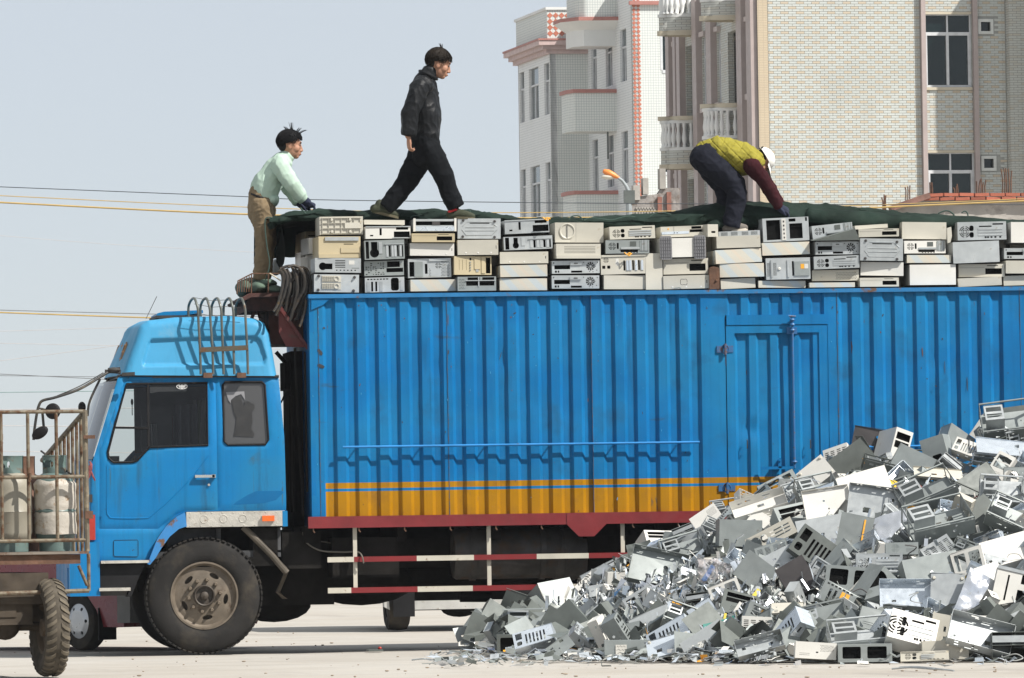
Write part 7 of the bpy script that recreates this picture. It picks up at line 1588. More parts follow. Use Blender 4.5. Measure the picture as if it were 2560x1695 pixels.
        mb = MB(); n = 18; vs_ = []; c1 = r_.uniform(.5, 1.2) * r_.choice((-1, 1))
        for j in range(n + 1):
            for i in range(n + 1): x, z = (i / n - .5) * w, (j / n - .5) * h; vs_.append((x, -c1 * (x * x) * 1.2 - .5 * c1 * z * z + .02 * noise.noise((x * 9 + c1 * 10, z * 9, 1)) + .008 * noise.noise((x * 25, z * 25, c1)), z + .2 * c1 * x * z))
        mb.add(vs_, [(j * (n + 1) + i, j * (n + 1) + i + 1, (j + 1) * (n + 1) + i + 1, (j + 1) * (n + 1) + i) for j in range(n) for i in range(n)]); P_.append(('sheet', mb, mat))
        mb = MB()
        for i in range(14): x = (i / 14 - .5) * w; mb.box((x, -c1 * x * x * 1.2 - .5 * c1 * h * h / 4 - .004, -h / 2 - .012 + .2 * c1 * x * (-h / 2)), (x + w / 28, -c1 * x * x * 1.2 - .5 * c1 * h * h / 4, -h / 2 + .004 + .2 * c1 * x * (-h / 2)))
        P_.append(('toothed_edge', mb, mat))
    elif kind == 'bracket':
        mb = MB(); mb.sheet(rect(0, 0, w, h), pcs_holes(w, h, r_, 5), .002); mb.xf(C_); P_.append(('plate', warp(mb, r_, .005, 8), mat)); m2 = MB(); m2.sheet(rect(0, 0, w, h * .5), pcs_holes(w, h * .5, r_, 3), .002); m2.xf(Matrix.Translation((-w / 2, 0, h / 2)) @ RX_(-75)); P_.append(('flange', m2, mat))
    return P_
hr_ = random.Random(21)
GRP = 'scrapped computer cases in the heap'
# hand-placed pieces: (u, v, kind, w, h, d, material, roll, pitch, yaw, face, label, lift)
HP = [
 (2039, 1182, 'box', .28, .24, .10, W_, 38, 36, 0, 'plain', 'off-white box with round feet at the left end of the upper heap', .2),
 (2132, 1158, 'ucover', .42, .30, .17, m_dgrey, 32, -12, 15, '', 'large dark grey folded cover near the top of the heap', .08),
 (2090, 1140, 'box', .24, .2, .3, W_, 6, 30, -25, 'vents', 'white box peeking out above the dark folded cover', .02),
 (2188, 1112, 'panel', .42, .30, .02, m_char, -9, 4, 0, '', 'charcoal panel leaning on the truck side', .05),
 (2251, 1122, 'box', .17, .36, .36, W_, -16, 12, 20, 'bay_front', 'white tower front standing up with black drive bays', .34),
 (2338, 1134, 'box', .22, .30, .2, m_grey, 14, 8, -20, 'slot_single', 'grey case with one slot, tipped left, against the blue wall', .1),
 (2400, 1105, 'ucover', .3, .22, .15, m_grey, -20, 25, 30, '', 'grey cover behind the slotted grey case', .02),
 (2418, 1118, 'face', .24, .14, .10, W_, -27, 25, -15, 'slots_rear', 'white slotted rear panel tipped down to the right', .12),
 (2520, 1068, 'chassis', .46, .34, .17, m_grey, 6, 40, 0, 'windows', 'grey open chassis crowning the heap at the right edge', .12),
 (2545, 1040, 'ucover', .45, .2, .14, m_dgrey, 8, 15, 0, '', 'dark cover on the very top of the heap', .1),
 (2465, 1075, 'panel', .24, .22, .02, W_, 55, 25, 0, '', 'white triangle of sheet left of the crowning chassis', .05),
 (2508, 1118, 'panel', .48, .30, .02, m_blueish, -8, 62, 0, '', 'pale blue flat panel under the crowning chassis', .12),
 (2462, 1142, 'cage', .19, .09, .2, m_blueish, -8, 10, 0, '', 'pale blue drive cage below the flat panel', .1),
 (2497, 1171, 'face', .17, .30, .06, W_, -35, 15, -30, 'bay_front', 'cream bay frame twisted off its case', .28),
 (2440, 1216, 'ucover', .46, .26, .17, m_dgrey, 36, 10, 25, '', 'long dark grey body below the cream bay frame', .1),
 (2378, 1160, 'cage', .2, .11, .16, m_galv, -40, 20, 0, '', 'small galvanised drive cage in the upper hollow', .08),
 (2161, 1212, 'panel', .44, .34, .02, W_, 14, 45, 0, '', 'large cream white lid lying on the upper heap', .24),
 (2345, 1182, 'panel', .42, .32, .02, B, -5, 74, 0, '', 'pinkish cream lid lying flat in the upper hollow', .05),
 (2280, 1160, 'ucover', .36, .26, .16, m_grey, -30, 5, -20, '', 'grey cover behind the standing white tower', .02),
 (2319, 1245, 'chassis', .48, .30, .17, m_grey, 30, 45, 10, 'windows', 'open grey chassis in the middle of the upper heap', .12),
 (2068, 1263, 'tray', .40, .30, .03, W_, 8, 22, 0, '', 'cream tray with pressed lines, left upper heap', .2),
 (2189, 1263, 'tray', .48, .30, .06, m_galv, -8, 18, 0, '', 'galvanised tray with a slatted corner, upper heap', .1),
 (2040, 1240, 'chassis', .34, .24, .15, m_grey, 24, 40, 20, 'slots_rear', 'small grey chassis beside the cream tray', .03),
 (2059, 1332, 'panel', .42, .34, .02, m_galv, 10, 42, 0, '', 'blue-grey plate with drill holes, middle of the heap', .1),
 (2135, 1342, 'panel', .28, .38, .02, m_grey, -12, 12, 0, '', 'upright grey plate with a yellow tape stripe', .12),
 (2230, 1316, 'bent', .30, .26, .02, m_shiny, 18, 30, 0, '', 'curled shiny sheet with toothed edge', .14),
 (2345, 1318, 'chassis', .52, .34, .17, m_grey, 26, 48, 18, 'slots_rear', 'big open grey chassis right of the curled sheet', .14),
 (2395, 1290, 'face', .34, .16, .08, B, 62, 20, -30, 'slots_rear', 'cream slotted end panel standing on the big chassis', .22),
 (2440, 1300, 'ucover', .44, .28, .16, m_dgrey, 42, 20, 20, '', 'dark open case right of the big chassis', .08),
 (2523, 1372, 'box', .44, .32, .12, W_, 15, 48, 0, 'plain', 'stained white case lying at the right edge', .24),
 (2518, 1300, 'chassis', .34, .26, .16, m_grey, -30, 35, -10, 'windows', 'grey chassis above the stained white case', .1),
 (2500, 1235, 'chassis', .36, .24, .15, m_galv, -5, 20, 0, 'windows', 'pale chassis with square openings at the right edge', .06),
 (2555, 1190, 'face', .3, .16, .1, m_grey, 0, 10, 0, 'two_holes', 'grey plate with an oval hole cut by the right edge', .1),
 (2046, 1377, 'box', .44, .26, .12, m_dgrey, -36, 14, 0, 'slots_rear', 'dark grey slotted case sliding down to the right', .1),
 (2255, 1371, 'psu', .27, .10, .14, m_grey, 0, 8, 0, '', 'grey power supply box with a round grille, mid heap', .12),
 (2199, 1407, 'face', .38, .155, .10, m_galv, 0, 4, 0, 'psu_back', 'pale rear panel with ring grille, mid right heap', .12),
 (2130, 1446, 'box', .44, .20, .3, m_grey, -9, 14, -12, 'windows', 'grey case with two square windows under the rear panel', .1),
 (2331, 1423, 'box', .46, .24, .2, m_grey, 13, 14, 10, 'plain', 'grey scratched case body leaning up to the right', .08),
 (2421, 1404, 'face', .26, .21, .06, W_, 13, 12, -12, 'windows', 'cream frame with two windows, right heap', .18),
 (2473, 1440, 'box', .24, .22, .2, W_, 25, 30, 15, 'plain', 'cream box end beneath the stained white case', .06),
 (2369, 1489, 'panel', .28, .37, .02, m_galv, -3, 14, 0, '', 'upright dusty plate with two feet, lower right heap', .14),
 (2447, 1487, 'bent', .28, .36, .02, m_shiny, -24, 18, 10, '', 'crumpled bright sheet beside the dusty plate', .16),
 (2530, 1480, 'box', .30, .36, .14, W_, -14, 10, 0, 'bays_right', 'white chassis with black openings at the right edge', .12),
 (2265, 1500, 'tray', .42, .30, .07, m_blueish, 0, 32, 0, '', 'pale blue tray open to the sky, lower heap', .12),
 (2113, 1501, 'face', .44, .175, .12, m_grey, -28, 12, 0, 'slots_bay', 'grey rear panel sloping right with yellow clips', .14),
 (2205, 1470, 'box', .2, .3, .2, m_grey, -35, 15, 30, 'two_holes', 'grey case corner with a round hole by the blue tray', .05),
 (2201, 1553, 'face', .34, .18, .08, m_grey, -16, 24, 0, 'perf_corner', 'grey sheet punched with square holes, lower heap', .12),
 (2054, 1550, 'chassis', .4, .22, .15, m_grey, 12, 15, 0, 'windows', 'open grey case with a letterbox front, lower heap', .1),
 (2284, 1590, 'box', .38, .30, .15, W_, -16, 42, 0, 'psu_back', 'cream case lying on its side near the ground', .22),
 (2151, 1605, 'chassis', .5, .28, .14, m_galv, 12, 50, 10, 'windows', 'pale open chassis near the ground', .1),
 (2163, 1640, 'box', .42, .14, .2, m_grey, 0, 0, 0, 'windows', 'grey case front standing on the ground with a window', .06),
 (2040, 1638, 'box', .32, .13, .25, W_, -4, 4, 0, 'perf_corner', 'clean white case front on the ground', .16),
 (2364, 1638, 'box', .36, .15, .2, B, 1, 2, 0, 'plain', 'plain beige case side on the ground', .02),
 (2359, 1580, 'panel', .20, .28, .02, B, -10, 10, 0, '', 'pinkish beige plate standing above the ground, right', .08),
 (2423, 1562, 'panel', .28, .16, .02, W_, -2, 20, 0, '', 'cream strip of sheet under the bright crumpled sheet', .1),
 (2449, 1616, 'tray', .5, .28, .08, m_galv, -16, 36, 0, '', 'wide pale tray tipped right at the ground', .12),
 (2312, 1654, 'face', .37, .075, .05, B, 1, 2, 0, 'psu_back', 'low cream bezel with a small fan grille on the ground', .05),
 (2530, 1632, 'cage', .3, .2, .22, m_dgrey, 0, 5, 0, '', 'dark wire rack at the lower right corner', .08),
 (2527, 1578, 'bent', .32, .26, .02, m_galv, 30, 30, 0, '', 'bent grey sheet above the dark rack', .1),
 (1766, 1296, 'box', .26, .20, .08, W_, 33, 38, 0, 'perf_corner', 'white perforated case at the upper left of the heap', .2),
 (1852, 1333, 'box', .37, .23, .25, m_grey, -2, 2, 6, 'plain', 'plain grey case with screw heads below the open tray', .1),
 (1901, 1274, 'tray', .48, .24, .08, W_, 16, 55, 0, '', 'white open tray below the yellow stripe', .22),
 (1928, 1339, 'face', .43, .14, .08, B, 26, 10, 0, 'two_holes', 'cream rear panel with two round holes', .14),
 (1930, 1376, 'face', .28, .12, .08, m_grey, 18, 10, 0, 'vents', 'grey vented panel below the two-hole panel', .14),
 (1995, 1290, 'box', .36, .26, .2, m_grey, 22, 30, 20, 'bay_front', 'grey case above the two-hole panel', .04),
 (1901, 1440, 'ucover', .40, .25, .16, m_grey, -38, 8, -10, '', 'grey folded cover sliding down in mid heap', .12),
 (1955, 1402, 'panel', .32, .26, .02, m_galv, 26, 44, 0, '', 'pale sheet with a bright corner in mid heap', .08),
 (1993, 1443, 'box', .26, .3, .2, m_char, 30, 20, 0, 'plain', 'black triangular case in mid heap', .06),
 (1646, 1427, 'tray', .50, .34, .07, m_grey, -13, 30, 0, '', 'big grey tray with notched lips on the left slope', .12),
 (1504, 1432, 'face', .37, .13, .1, m_galv, 26, 12, 0, 'psu_back', 'pale long rear frame at the left slope', .14),
 (1495, 1475, 'bracket', .16, .1, .05, m_galv, 8, 20, 0, '', 'perforated bracket below the long rear frame', .12),
 (1400, 1488, 'ucover', .36, .30, .22, m_grey, 24, 18, 38, '', 'grey folded cover standing open like a V, left slope', .1),
 (1330, 1562, 'chassis', .50, .22, .20, m_grey, 0, 10, 0, 'windows', 'open grey box frame at the left foot of the heap', .12),
 (1298, 1615, 'box', .38, .18, .2, m_dgrey, 0, 0, 0, 'windows', 'dark box carrying the open frame, left foot', .02),
 (1233, 1563, 'box', .24, .22, .2, m_grey, 0, 4, 0, 'slot_single', 'grey box left of the open frame', .06),
 (1176, 1600, 'panel', .26, .22, .02, m_grey, 18, 25, 20, '', 'grey plate leaning at the left end of the heap', .08),
 (1300, 1508, 'panel', .32, .18, .02, m_dgrey, -20, -15, 0, '', 'long grey plate sloping down behind the open frame', .05),
 (1570, 1624, 'box', .38, .15, .22, m_grey, 0, 0, 0, 'plain', 'grey case on the ground with a white paper label', .08),
 (1630, 1556, 'panel', .36, .28, .02, m_galv, 22, 48, 0, '', 'pale triangular sheet above the labelled case', .1),
 (1674, 1617, 'panel', .38, .26, .02, m_blueish, 14, 58, 0, '', 'pale blue plate with dark feet near the ground', .08),
 (1759, 1605, 'panel', .38, .22, .02, m_galv, 32, 50, 0, '', 'long blue-grey sheet rising to the right near the ground', .08),
 (1901, 1624, 'tray', .38, .15, .08, m_galv, 14, 30, 0, '', 'pale shallow tray near the ground, centre', .1),
 (1892, 1566, 'box', .24, .16, .18, W_, -3, 4, 0, 'vents', 'cream case end with slots, lower centre', .1),
 (1968, 1518, 'panel', .28, .2, .02, B, 2, 68, 0, '', 'pale flat plate in mid lower heap', .1),
 (1985, 1588, 'box', .22, .18, .2, m_grey, 2, 4, 0, 'bezel_bay', 'grey case end with a bay, lower centre right', .08),
 (1812, 1476, 'face', .26, .14, .08, W_, 20, 15, 0, 'windows', 'cream frame with orange stains in mid heap', .1),
 (1744, 1500, 'cage', .18, .12, .15, m_dgrey, 8, 10, 0, '', 'dark drive cage in the left lower heap', .1),
 (1756, 1528, 'panel', .22, .20, .02, m_blueish, 36, 44, 0, '', 'pale blue diamond-shaped plate, lower left heap', .12),
 (1652, 1345, 'box', .30, .16, .2, W_, 14, 30, 30, 'bay_front', 'white wedge-shaped case on the left ridge', .06),
 (1709, 1331, 'cage', .18, .12, .14, m_grey, 22, 14, 0, '', 'grey cage behind the white perforated case', .06),
 (1705, 1385, 'chassis', .36, .22, .15, m_grey, 20, 30, 10, 'windows', 'grey chassis below the white perforated case', .04),
 (1600, 1380, 'bent', .22, .18, .02, m_dgrey, 10, 30, 0, '', 'dark curled plate at the left ridge', .05),
 (1600, 1500, 'face', .26, .16, .1, m_galv, 30, 20, 0, 'windows', 'pale window frame on the left lower slope', .12),
 (1700, 1560, 'chassis', .3, .2, .14, m_grey, -20, 40, 0, 'windows', 'small grey chassis in the lower left heap', .04),
 (1850, 1510, 'box', .3, .2, .2, m_dgrey, -15, 20, 0, 'bay_front', 'dark case in the lower middle of the heap', .04),
 (1460, 1540, 'chassis', .3, .18, .14, m_galv, 40, 30, 0, 'bay_front', 'pale punched frame at the left lower slope', .1),
 (1470, 1612, 'box', .13, .12, .12, m_blueish, 0, 4, 0, 'windows', 'small pale box with two windows on the ground, left', .06),
 (1400, 1640, 'bracket', .22, .12, .06, m_grey, 35, 20, 0, '', 'grey punched bracket lying at the left foot', .08),
]
named = []
for (u, v, kind, w, h, d, mat, ro, pi_, ya, fc, lab, lift) in HP:
    p = heap_hit(u, v); p = p - ray(u, v) * (lift * 1.3 + .10)
    r_ = random.Random(u * 31 + v); pp = piece(kind, w, h, d, mat, r_, fc or 'plain')
    M = pose(p, ro, pi_, ya)
    zmin = min((M @ Vector(q)).z for _, mb, _ in pp for q in mb.v)
    if zmin < .002: M = Matrix.Translation((0, 0, .004 - zmin)) @ M
    nm = {'box': 'computer_case', 'ucover': 'folded_cover', 'tray': 'metal_tray', 'chassis': 'case_chassis', 'panel': 'sheet_metal_plate', 'face': 'punched_metal_frame', 'cage': 'drive_rack', 'psu': 'power_supply', 'bent': 'curled_metal_sheet', 'bracket': 'metal_bracket'}[kind]
    o = place_case(nm, lab, {'box': 'computer case', 'ucover': 'metal cover', 'tray': 'metal tray', 'chassis': 'case chassis', 'panel': 'metal plate', 'face': 'metal frame', 'cage': 'drive rack', 'psu': 'power supply', 'bent': 'metal sheet', 'bracket': 'bracket'}[kind], GRP, pp, M); named.append(o)
    if 'feet' in lab:
        for (x, z) in ((-.4, -.38), (.4, -.38), (-.4, .38), (.4, .38)): ft = MB(); ft.lathe([(0, -.014), (.010, -.014), (.015, -.004), (.015, .002)], 12, (x * w, 0, z * h), 'y'); build('foot', ft, B, o, local=True)
    if 'yellow tape' in lab: ft = MB(); ft.box((w * .22, -.006, -h * .45), (w * .27, -.001, h * .42)); build('tape_stripe', ft, m_gold, o, local=True)
    if 'paper label' in lab:
        ft = MB(); ft.box((-.1, -.006, -.045), (-.01, -.0035, .04)); lb = build('paper_label', ft, mk('paper', (.68, .66, .6), .8), o, local=True); ft = MB()
        for (x0, z0, x1) in ((-.09, .022, -.075), (-.07, .024, -.05), (-.045, .022, -.02), (-.092, -.004, -.06), (-.055, -.006, -.035), (-.03, -.003, -.018), (-.085, -.03, -.045)): ft.tube([(x0, -.0065, z0), ((x0 + x1) / 2, -.0065, z0 + .010), (x1, -.0065, z0 - .002)], .0012, 4)
        build('handwriting', ft, m_char, lb, local=True)
    if 'yellow clips' in lab:
        for x in (-.04, .0): ft = MB(); ft.box((x - .012, -.012, -.03), (x + .018, -.002, .05)); build('clip', ft, m_gold, o, local=True)
# filler pieces: variants shared, placed over the visible slope
VAR = []
for i in range(34):
    k = hr_.choice(('ucover', 'tray', 'chassis', 'panel', 'face', 'cage', 'bracket', 'face', 'chassis', 'bracket')); w, h, d = hr_.uniform(.22, .42), hr_.uniform(.14, .28), hr_.uniform(.07, .16)
    if k in ('bracket', 'cage'): w, h, d = hr_.uniform(.12, .22), hr_.uniform(.08, .14), hr_.uniform(.05, .12)
    mat = hr_.choice((m_grey, m_grey, m_galv, m_galv, m_dgrey, m_blueish, W_, W_, m_grey)); fc = hr_.choice(('psu_back', 'slots_rear', 'windows', 'vents', 'two_holes', 'bay_front', 'perf_corner', 'slots_bay'))
    VAR.append((k, [(n_, to_mesh(n_, mb, m, 30), min(p[2] for p in mb.v)) for n_, mb, m in piece(k, w, h, d, mat, hr_, fc)]))
FN = {'ucover': ('folded_cover', 'metal cover', 'loose bent cover wedged between the larger scrapped cases'), 'tray': ('metal_tray', 'metal tray', 'loose metal tray wedged between the larger scrapped cases'), 'chassis': ('case_chassis', 'case chassis', 'loose open chassis wedged between the larger scrapped cases'), 'panel': ('sheet_metal_plate', 'metal plate', 'loose metal plate wedged between the larger scrapped cases'), 'face': ('punched_metal_frame', 'metal frame', 'loose punched frame wedged between the larger scrapped cases'), 'cage': ('drive_rack', 'drive rack', 'loose drive rack wedged between the larger scrapped cases'), 'bracket': ('metal_bracket', 'bracket', 'loose small bracket wedged between the larger scrapped cases')}
cnt = 0; FILL = []
vv = 1110
while vv < 1650:
    uu = 1100
    while uu < 2640:
        u, v = uu + hr_.uniform(-30, 30), vv + hr_.uniform(-22, 22); uu += 52
        p = heap_hit(u, v)
        if p.z < .03 and p.y > front_y(p.x) + .6: continue
        if p.y > -.55 or ridge_h(p.x) < .1: continue
        if p.x < FY[1][0] and hr_.random() < .55: continue
        if cnt >= 262: continue
        small = p.x < T(1800, 1500).x and v > 1440
        cand = [q for q in VAR if (q[0] in ('bracket', 'cage', 'face')) == (small or hr_.random() < .35)]
        k, parts = hr_.choice(cand); p = p + ray(u, v) * hr_.uniform(.10, .30)
        M = pose(p, hr_.uniform(-50, 50), hr_.uniform(-10, 75), hr_.uniform(-45, 45)) @ Matrix.Scale(hr_.uniform(.75, 1.05), 4)
        zmin = min((M @ v_.co).z for _, me, _ in parts for v_ in me.vertices)
        if zmin < .002: M = Matrix.Translation((0, 0, .004 - zmin)) @ M
        nm, ct, lb = FN[k]; o = bpy.data.objects.new(nm, None); o.empty_display_size = .05; link(o); o.matrix_world = M; tag(o, lb, ct, 'loose scrap between the larger cases'); cnt += 1; FILL.append((o, u, v, nm, k))
        for n_, me, _ in parts: link(bpy.data.objects.new(n_, me), o)
    vv += 42
# say where each loose piece lies by the larger piece beside it
KIND = {'folded_cover': 'bent cover', 'metal_tray': 'metal tray', 'case_chassis': 'open chassis', 'sheet_metal_plate': 'metal plate', 'punched_metal_frame': 'punched frame', 'drive_rack': 'drive rack', 'metal_bracket': 'small bracket'}
used = set()
for (o, u, v, nm, k) in FILL:
    best = sorted(HP, key=lambda h: (h[0] - u) ** 2 + (h[1] - v) ** 2)[:8]; lab = None
    for h in best:
        du, dv = u - h[0], v - h[1]; w8 = ['right of' if du > 0 else 'left of', 'below' if dv > 0 else 'above']
        if abs(du) < abs(dv): w8.reverse()
        for rel in w8:
            tgt = h[11].split(',')[0].split(' '); tgt = ' '.join(tgt[:9])
            cand = 'loose %s just %s the %s' % (KIND[nm], rel, tgt)
            if cand not in used: lab = cand; break
        if lab: break
    if lab: used.add(lab); o['label'] = lab
# shards, strips and crumbs too many to count
sh_ = MB(); mats_s = [m_grey, m_galv, m_blueish, m_dgrey, W_, m_shiny, m_gold]
def shard(p, sc):
    k = hr_.random(); q = MB(); L_, w = hr_.uniform(.03, .14) * sc, hr_.uniform(.006, .03) * sc
    if k < .45: q.add([(-L_, 0, -w), (0, hr_.uniform(-.3, .3) * L_, -w), (L_, 0, -w), (L_, 0, w), (0, hr_.uniform(-.3, .3) * L_, w), (-L_, 0, w)], [(0, 1, 4, 5), (1, 2, 3, 4)])
    elif k < .8: q.box((-L_ * .6, -.0015, -w * 1.6), (L_ * .6, .0015, w * 1.6)); q.box((-L_ * .6, -.0015, w * 1.6), (L_ * .6, w * 1.5, w * 1.6 + .002))
    else: q.tube([(-L_, 0, 0), (-L_ * .3, hr_.uniform(-.4, .4) * L_, hr_.uniform(-.3, .3) * L_), (L_ * .4, hr_.uniform(-.4, .4) * L_, 0), (L_, 0, hr_.uniform(-.4, .4) * L_)], .0035, 4)
    q.xf(Matrix.Translation(p) @ (Euler((1.57 + hr_.uniform(-.3, .3), hr_.uniform(-.25, .25), hr_.uniform(0, 6.3))) if p.z < .12 else Euler((hr_.uniform(0, 6.3), hr_.uniform(0, 6.3), hr_.uniform(0, 6.3)))).to_matrix().to_4x4()); zz = min(a[2] for a in q.v)
    if zz < .002: q.v = [(a, b, c + .003 - zz) for a, b, c in q.v]
    sh_.cur = hr_.choice((0, 0, 1, 1, 1, 2, 2, 3, 3, 4, 5, 5)) if hr_.random() < .985 else 6; sh_.add(q.v, q.f)
n = 0
while n < 2300:
    u = hr_.uniform(1085, 2620); v = hr_.uniform(1110, 1655)
    if hr_.random() < .72: u = hr_.uniform(1100, 1950); v = hr_.uniform(1400, 1655)
    p = heap_hit(u, v)
    if p.y > -.6 or ridge_h(p.x) < .06 or (p.z < .02 and p.y > front_y(p.x) + .8): continue
    shard(p - ray(u, v) * hr_.uniform(-.03, .09), hr_.choice((.5, .7, 1.0))); n += 1
for _ in range(140):
    u = hr_.choice((hr_.uniform(1075, 1250), hr_.uniform(1090, 1400), hr_.uniform(1100, 2560))); shard(G(u, hr_.uniform(1628, 1668) if u < 1250 else hr_.uniform(1648, 1668)), .8)
tag(build('scrap_shards', sh_, mats_s, smooth=0), 'countless small shards and strips of metal scattered over the heap', 'metal shards', kind='stuff')
# deeper layer: compressed scrap below the surface
cr2 = MB()
for _ in range(1500):
    x = hr_.uniform(RX[1][0], RX[-2][0]); y = hr_.uniform(front_y(x) + .25, -.4); z = heap_z(x, y)
    if z < .12: continue
    z -= hr_.uniform(.30, .55); z = max(.05, z); q = MB(); w, h = hr_.uniform(.1, .22), hr_.uniform(.06, .16)
    q.add([(-w, 0, -h), (w, 0, -h), (w, 0, h), (-w, 0, h), (-w, .12, h), (w, .12, h)], [(0, 1, 2, 3), (3, 2, 5, 4)])
    q.xf(Matrix.Translation((x, y, z)) @ Euler((hr_.uniform(-1.4, .3), hr_.uniform(-.9, .9), hr_.uniform(-.9, .9))).to_matrix().to_4x4()); zz = min(a[2] for a in q.v)
    if zz < .002: q.v = [(a, b, c + .003 - zz) for a, b, c in q.v]
    cr2.cur = hr_.choice((0, 2, 2, 2)); cr2.add(q.v, q.f)
nx_, ny_ = 60, 30; x0, x1 = RX[1][0], RX[-1][0]; vs_ = []
for i in range(nx_ + 1):
    x = x0 + (x1 - x0) * i / nx_
    for j in range(ny_ + 1): y = front_y(x) + .3 + (-.4 - front_y(x) - .3) * j / ny_; vs_.append((x, y, max(-.03, heap_z(x, y) - .42 + .08 * noise.noise((x * 3, y * 3, 2)))))
cr2.cur = 2; cr2.add(vs_, [(i * (ny_ + 1) + j, (i + 1) * (ny_ + 1) + j, (i + 1) * (ny_ + 1) + j + 1, i * (ny_ + 1) + j + 1) for i in range(nx_) for j in range(ny_)])
tag(build('buried_scrap', cr2, [m_grey, m_galv, m_dgrey], smooth=0), 'crushed metal scrap packed beneath the surface of the heap', 'metal scrap', kind='stuff')
# wires tangled over the heap
wb = MB()
for k in range(46):
    u, v = hr_.uniform(1250, 2560), hr_.uniform(1180, 1640); p = heap_hit(u, v)
    if p.y > -.5 or p.z < .02: continue
    p = p - ray(u, v) * .16; pts = [p]
    for j in range(5): pts.append(pts[-1] + Vector((hr_.uniform(-.09, .09), hr_.uniform(-.05, .03), hr_.uniform(-.07, .05))))
    pts = [Vector((q_.x, q_.y, max(q_.z, .006))) for q_ in pts]; wb.cur = hr_.choice((0, 0, 0, 1, 1, 2, 3)); wb.tube(smoothpath(pts, 5), hr_.choice((.0025, .0035, .005)), 5)
tag(build('tangled_wires', wb, [m_char, mk('grey_ribbon_cable', (.3, .31, .3), .6), mk('yellow_wire', (.5, .36, .03), .5), mk('red_wire', (.3, .03, .02), .5)]), 'loose wires tangled over the scrap heap', 'wires', kind='stuff')
# odd bright bits
pb = MB(); c = heap_hit(1797, 1434) - ray(1797, 1434) * .16
vs_ = []
for j in range(13):
    for i in range(17): x, z = (i / 16 - .5) * .36, (j / 12 - .5) * .26; vs_.append((c.x + x + .03 * noise.noise((z * 20, x * 9, 1)), c.y + .06 * noise.noise((x * 12, z * 12, 3)) + .03 * noise.noise((x * 30, z * 30, 5)), c.z + z * (1 - .3 * abs(x) / .18) - .25 * x + .03 * noise.noise((x * 18, z * 18, 8))))
pb.add(vs_, [(j * 17 + i, j * 17 + i + 1, (j + 1) * 17 + i + 1, (j + 1) * 17 + i) for j in range(12) for i in range(16)])
tag(build('plastic_sheet', pb, glass('clear_wrinkled_plastic', (.85, .82, .82), .12, .35, (.75, .68, .66)), org=c, smooth=80), 'crumpled clear plastic sheet in the middle of the left slope', 'plastic sheet')
for (u, v, w, h, mat, ro, nm, lab, ct) in ((1772, 1434, .05, .16, mk('bright_blue_plastic', (.04, .16, .45), .4), -35, 'blue_strip', 'bright blue strip under the clear plastic sheet', 'strip'), (1696, 1516, .055, .08, m_gold, -12, 'amber_tag', 'amber plastic tag in the lower left heap', 'tag'), (1890, 1484, .035, .09, mk('yellow_plastic', (.75, .6, .08), .5), -40, 'yellow_strip', 'short yellow strip in the middle of the heap', 'strip'), (1811, 1552, .02, .13, mk('yellow_plastic', (.75, .6, .08), .5), -10, 'yellow_rod', 'thin yellow rod above the teal board', 'rod'), (2232, 1208, .075, .055, mk('yellow_label_print', (.85, .6, .05), .5), -20, 'yellow_label_plate', 'small plate with a yellow label below the white tower', 'plate'), (1836, 1530, .025, .2, W_, -35, 'white_bar', 'slim white bar rising right in the lower heap', 'bar'), (1790, 1595, .02, .26, m_blueish, 45, 'blue_grey_bar', 'long blue-grey bar sloping right near the ground', 'bar')):
    p = heap_hit(u, v) - ray(u, v) * .2; mb = MB(); mb.sheet(rrect(-w / 2, -h / 2, w / 2, h / 2, min(w, h) * .15), [], .004); mb.v = [(x, y + .03 * x * z * 30 * .1, z) for x, y, z in mb.v]; mb.xf(pose(p, ro, 15, 0)); tag(build(nm, mb, mat, org=p), lab, ct)
tb = MB(); c = heap_hit(1800, 1572) - ray(1800, 1572) * .14; vs_ = []
for j in range(7):
    for i in range(9): x, z = (i / 8 - .5) * .26, (j / 6 - .5) * .16; vs_.append((x, -.9 * x * x, z + .15 * x))
tb.add(vs_, [(j * 9 + i, j * 9 + i + 1, (j + 1) * 9 + i + 1, (j + 1) * 9 + i) for j in range(6) for i in range(8)]); tb.xf(pose(c, 8, 35, 0)); tag(build('circuit_board', tb, m_teal, org=c), 'teal circuit board bent among the lower scrap', 'circuit board')
# flat strips and litter on the ground
for (u0, v0, u1, v1, lab) in ((2230, 1672, 2360, 1674, 'flat metal strip lying on the ground in front of the heap'), (2250, 1668, 2385, 1677, 'thin bent rod on the ground in front of the heap'), (1030, 1650, 1110, 1652, 'thin rusty rod on the ground at the left tip of the heap')):
    mb = MB(); a, b = G(u0, v0, .008), G(u1, v1, .008); mb.tube(smoothpath([a, a.lerp(b, .4) + Vector((0, .1, .01)), a.lerp(b, .7) + Vector((0, -.1, .006)), b]), .007, 5); tag(build('metal_strip', mb, m_galv, org=a), lab, 'metal strip')
mb = MB(); a = G(922, 1630, .0); mb.box((a.x, a.y, .004), (a.x + .13, a.y + .25, .02)); mb.cur = 1; mb.ell((a.x + .11, a.y + .1, .03), (.018, .018, .014)); tag(build('board_scrap', mb, [m_dgrey, m_redlens], org=a), 'small dark board with a red cap lying beside the truck', 'scrap board')
lt = MB()
for _ in range(160):
    u = hr_.uniform(0, 2560); v = 1560 + 135 * hr_.random() ** .7; p = G(u, v); s_ = hr_.uniform(.003, .011); lt.ell((p.x, p.y, s_ * .3 - .006), (s_ * hr_.uniform(.7, 2), s_, s_ * .6), n=6, k=4)
tag(build('ground_litter', lt, mk('brown_crumbs', (.25, .2, .15), .9, var=.4, vs_=2)), 'small crumbs and pebbles strewn over the concrete', 'litter', kind='stuff')
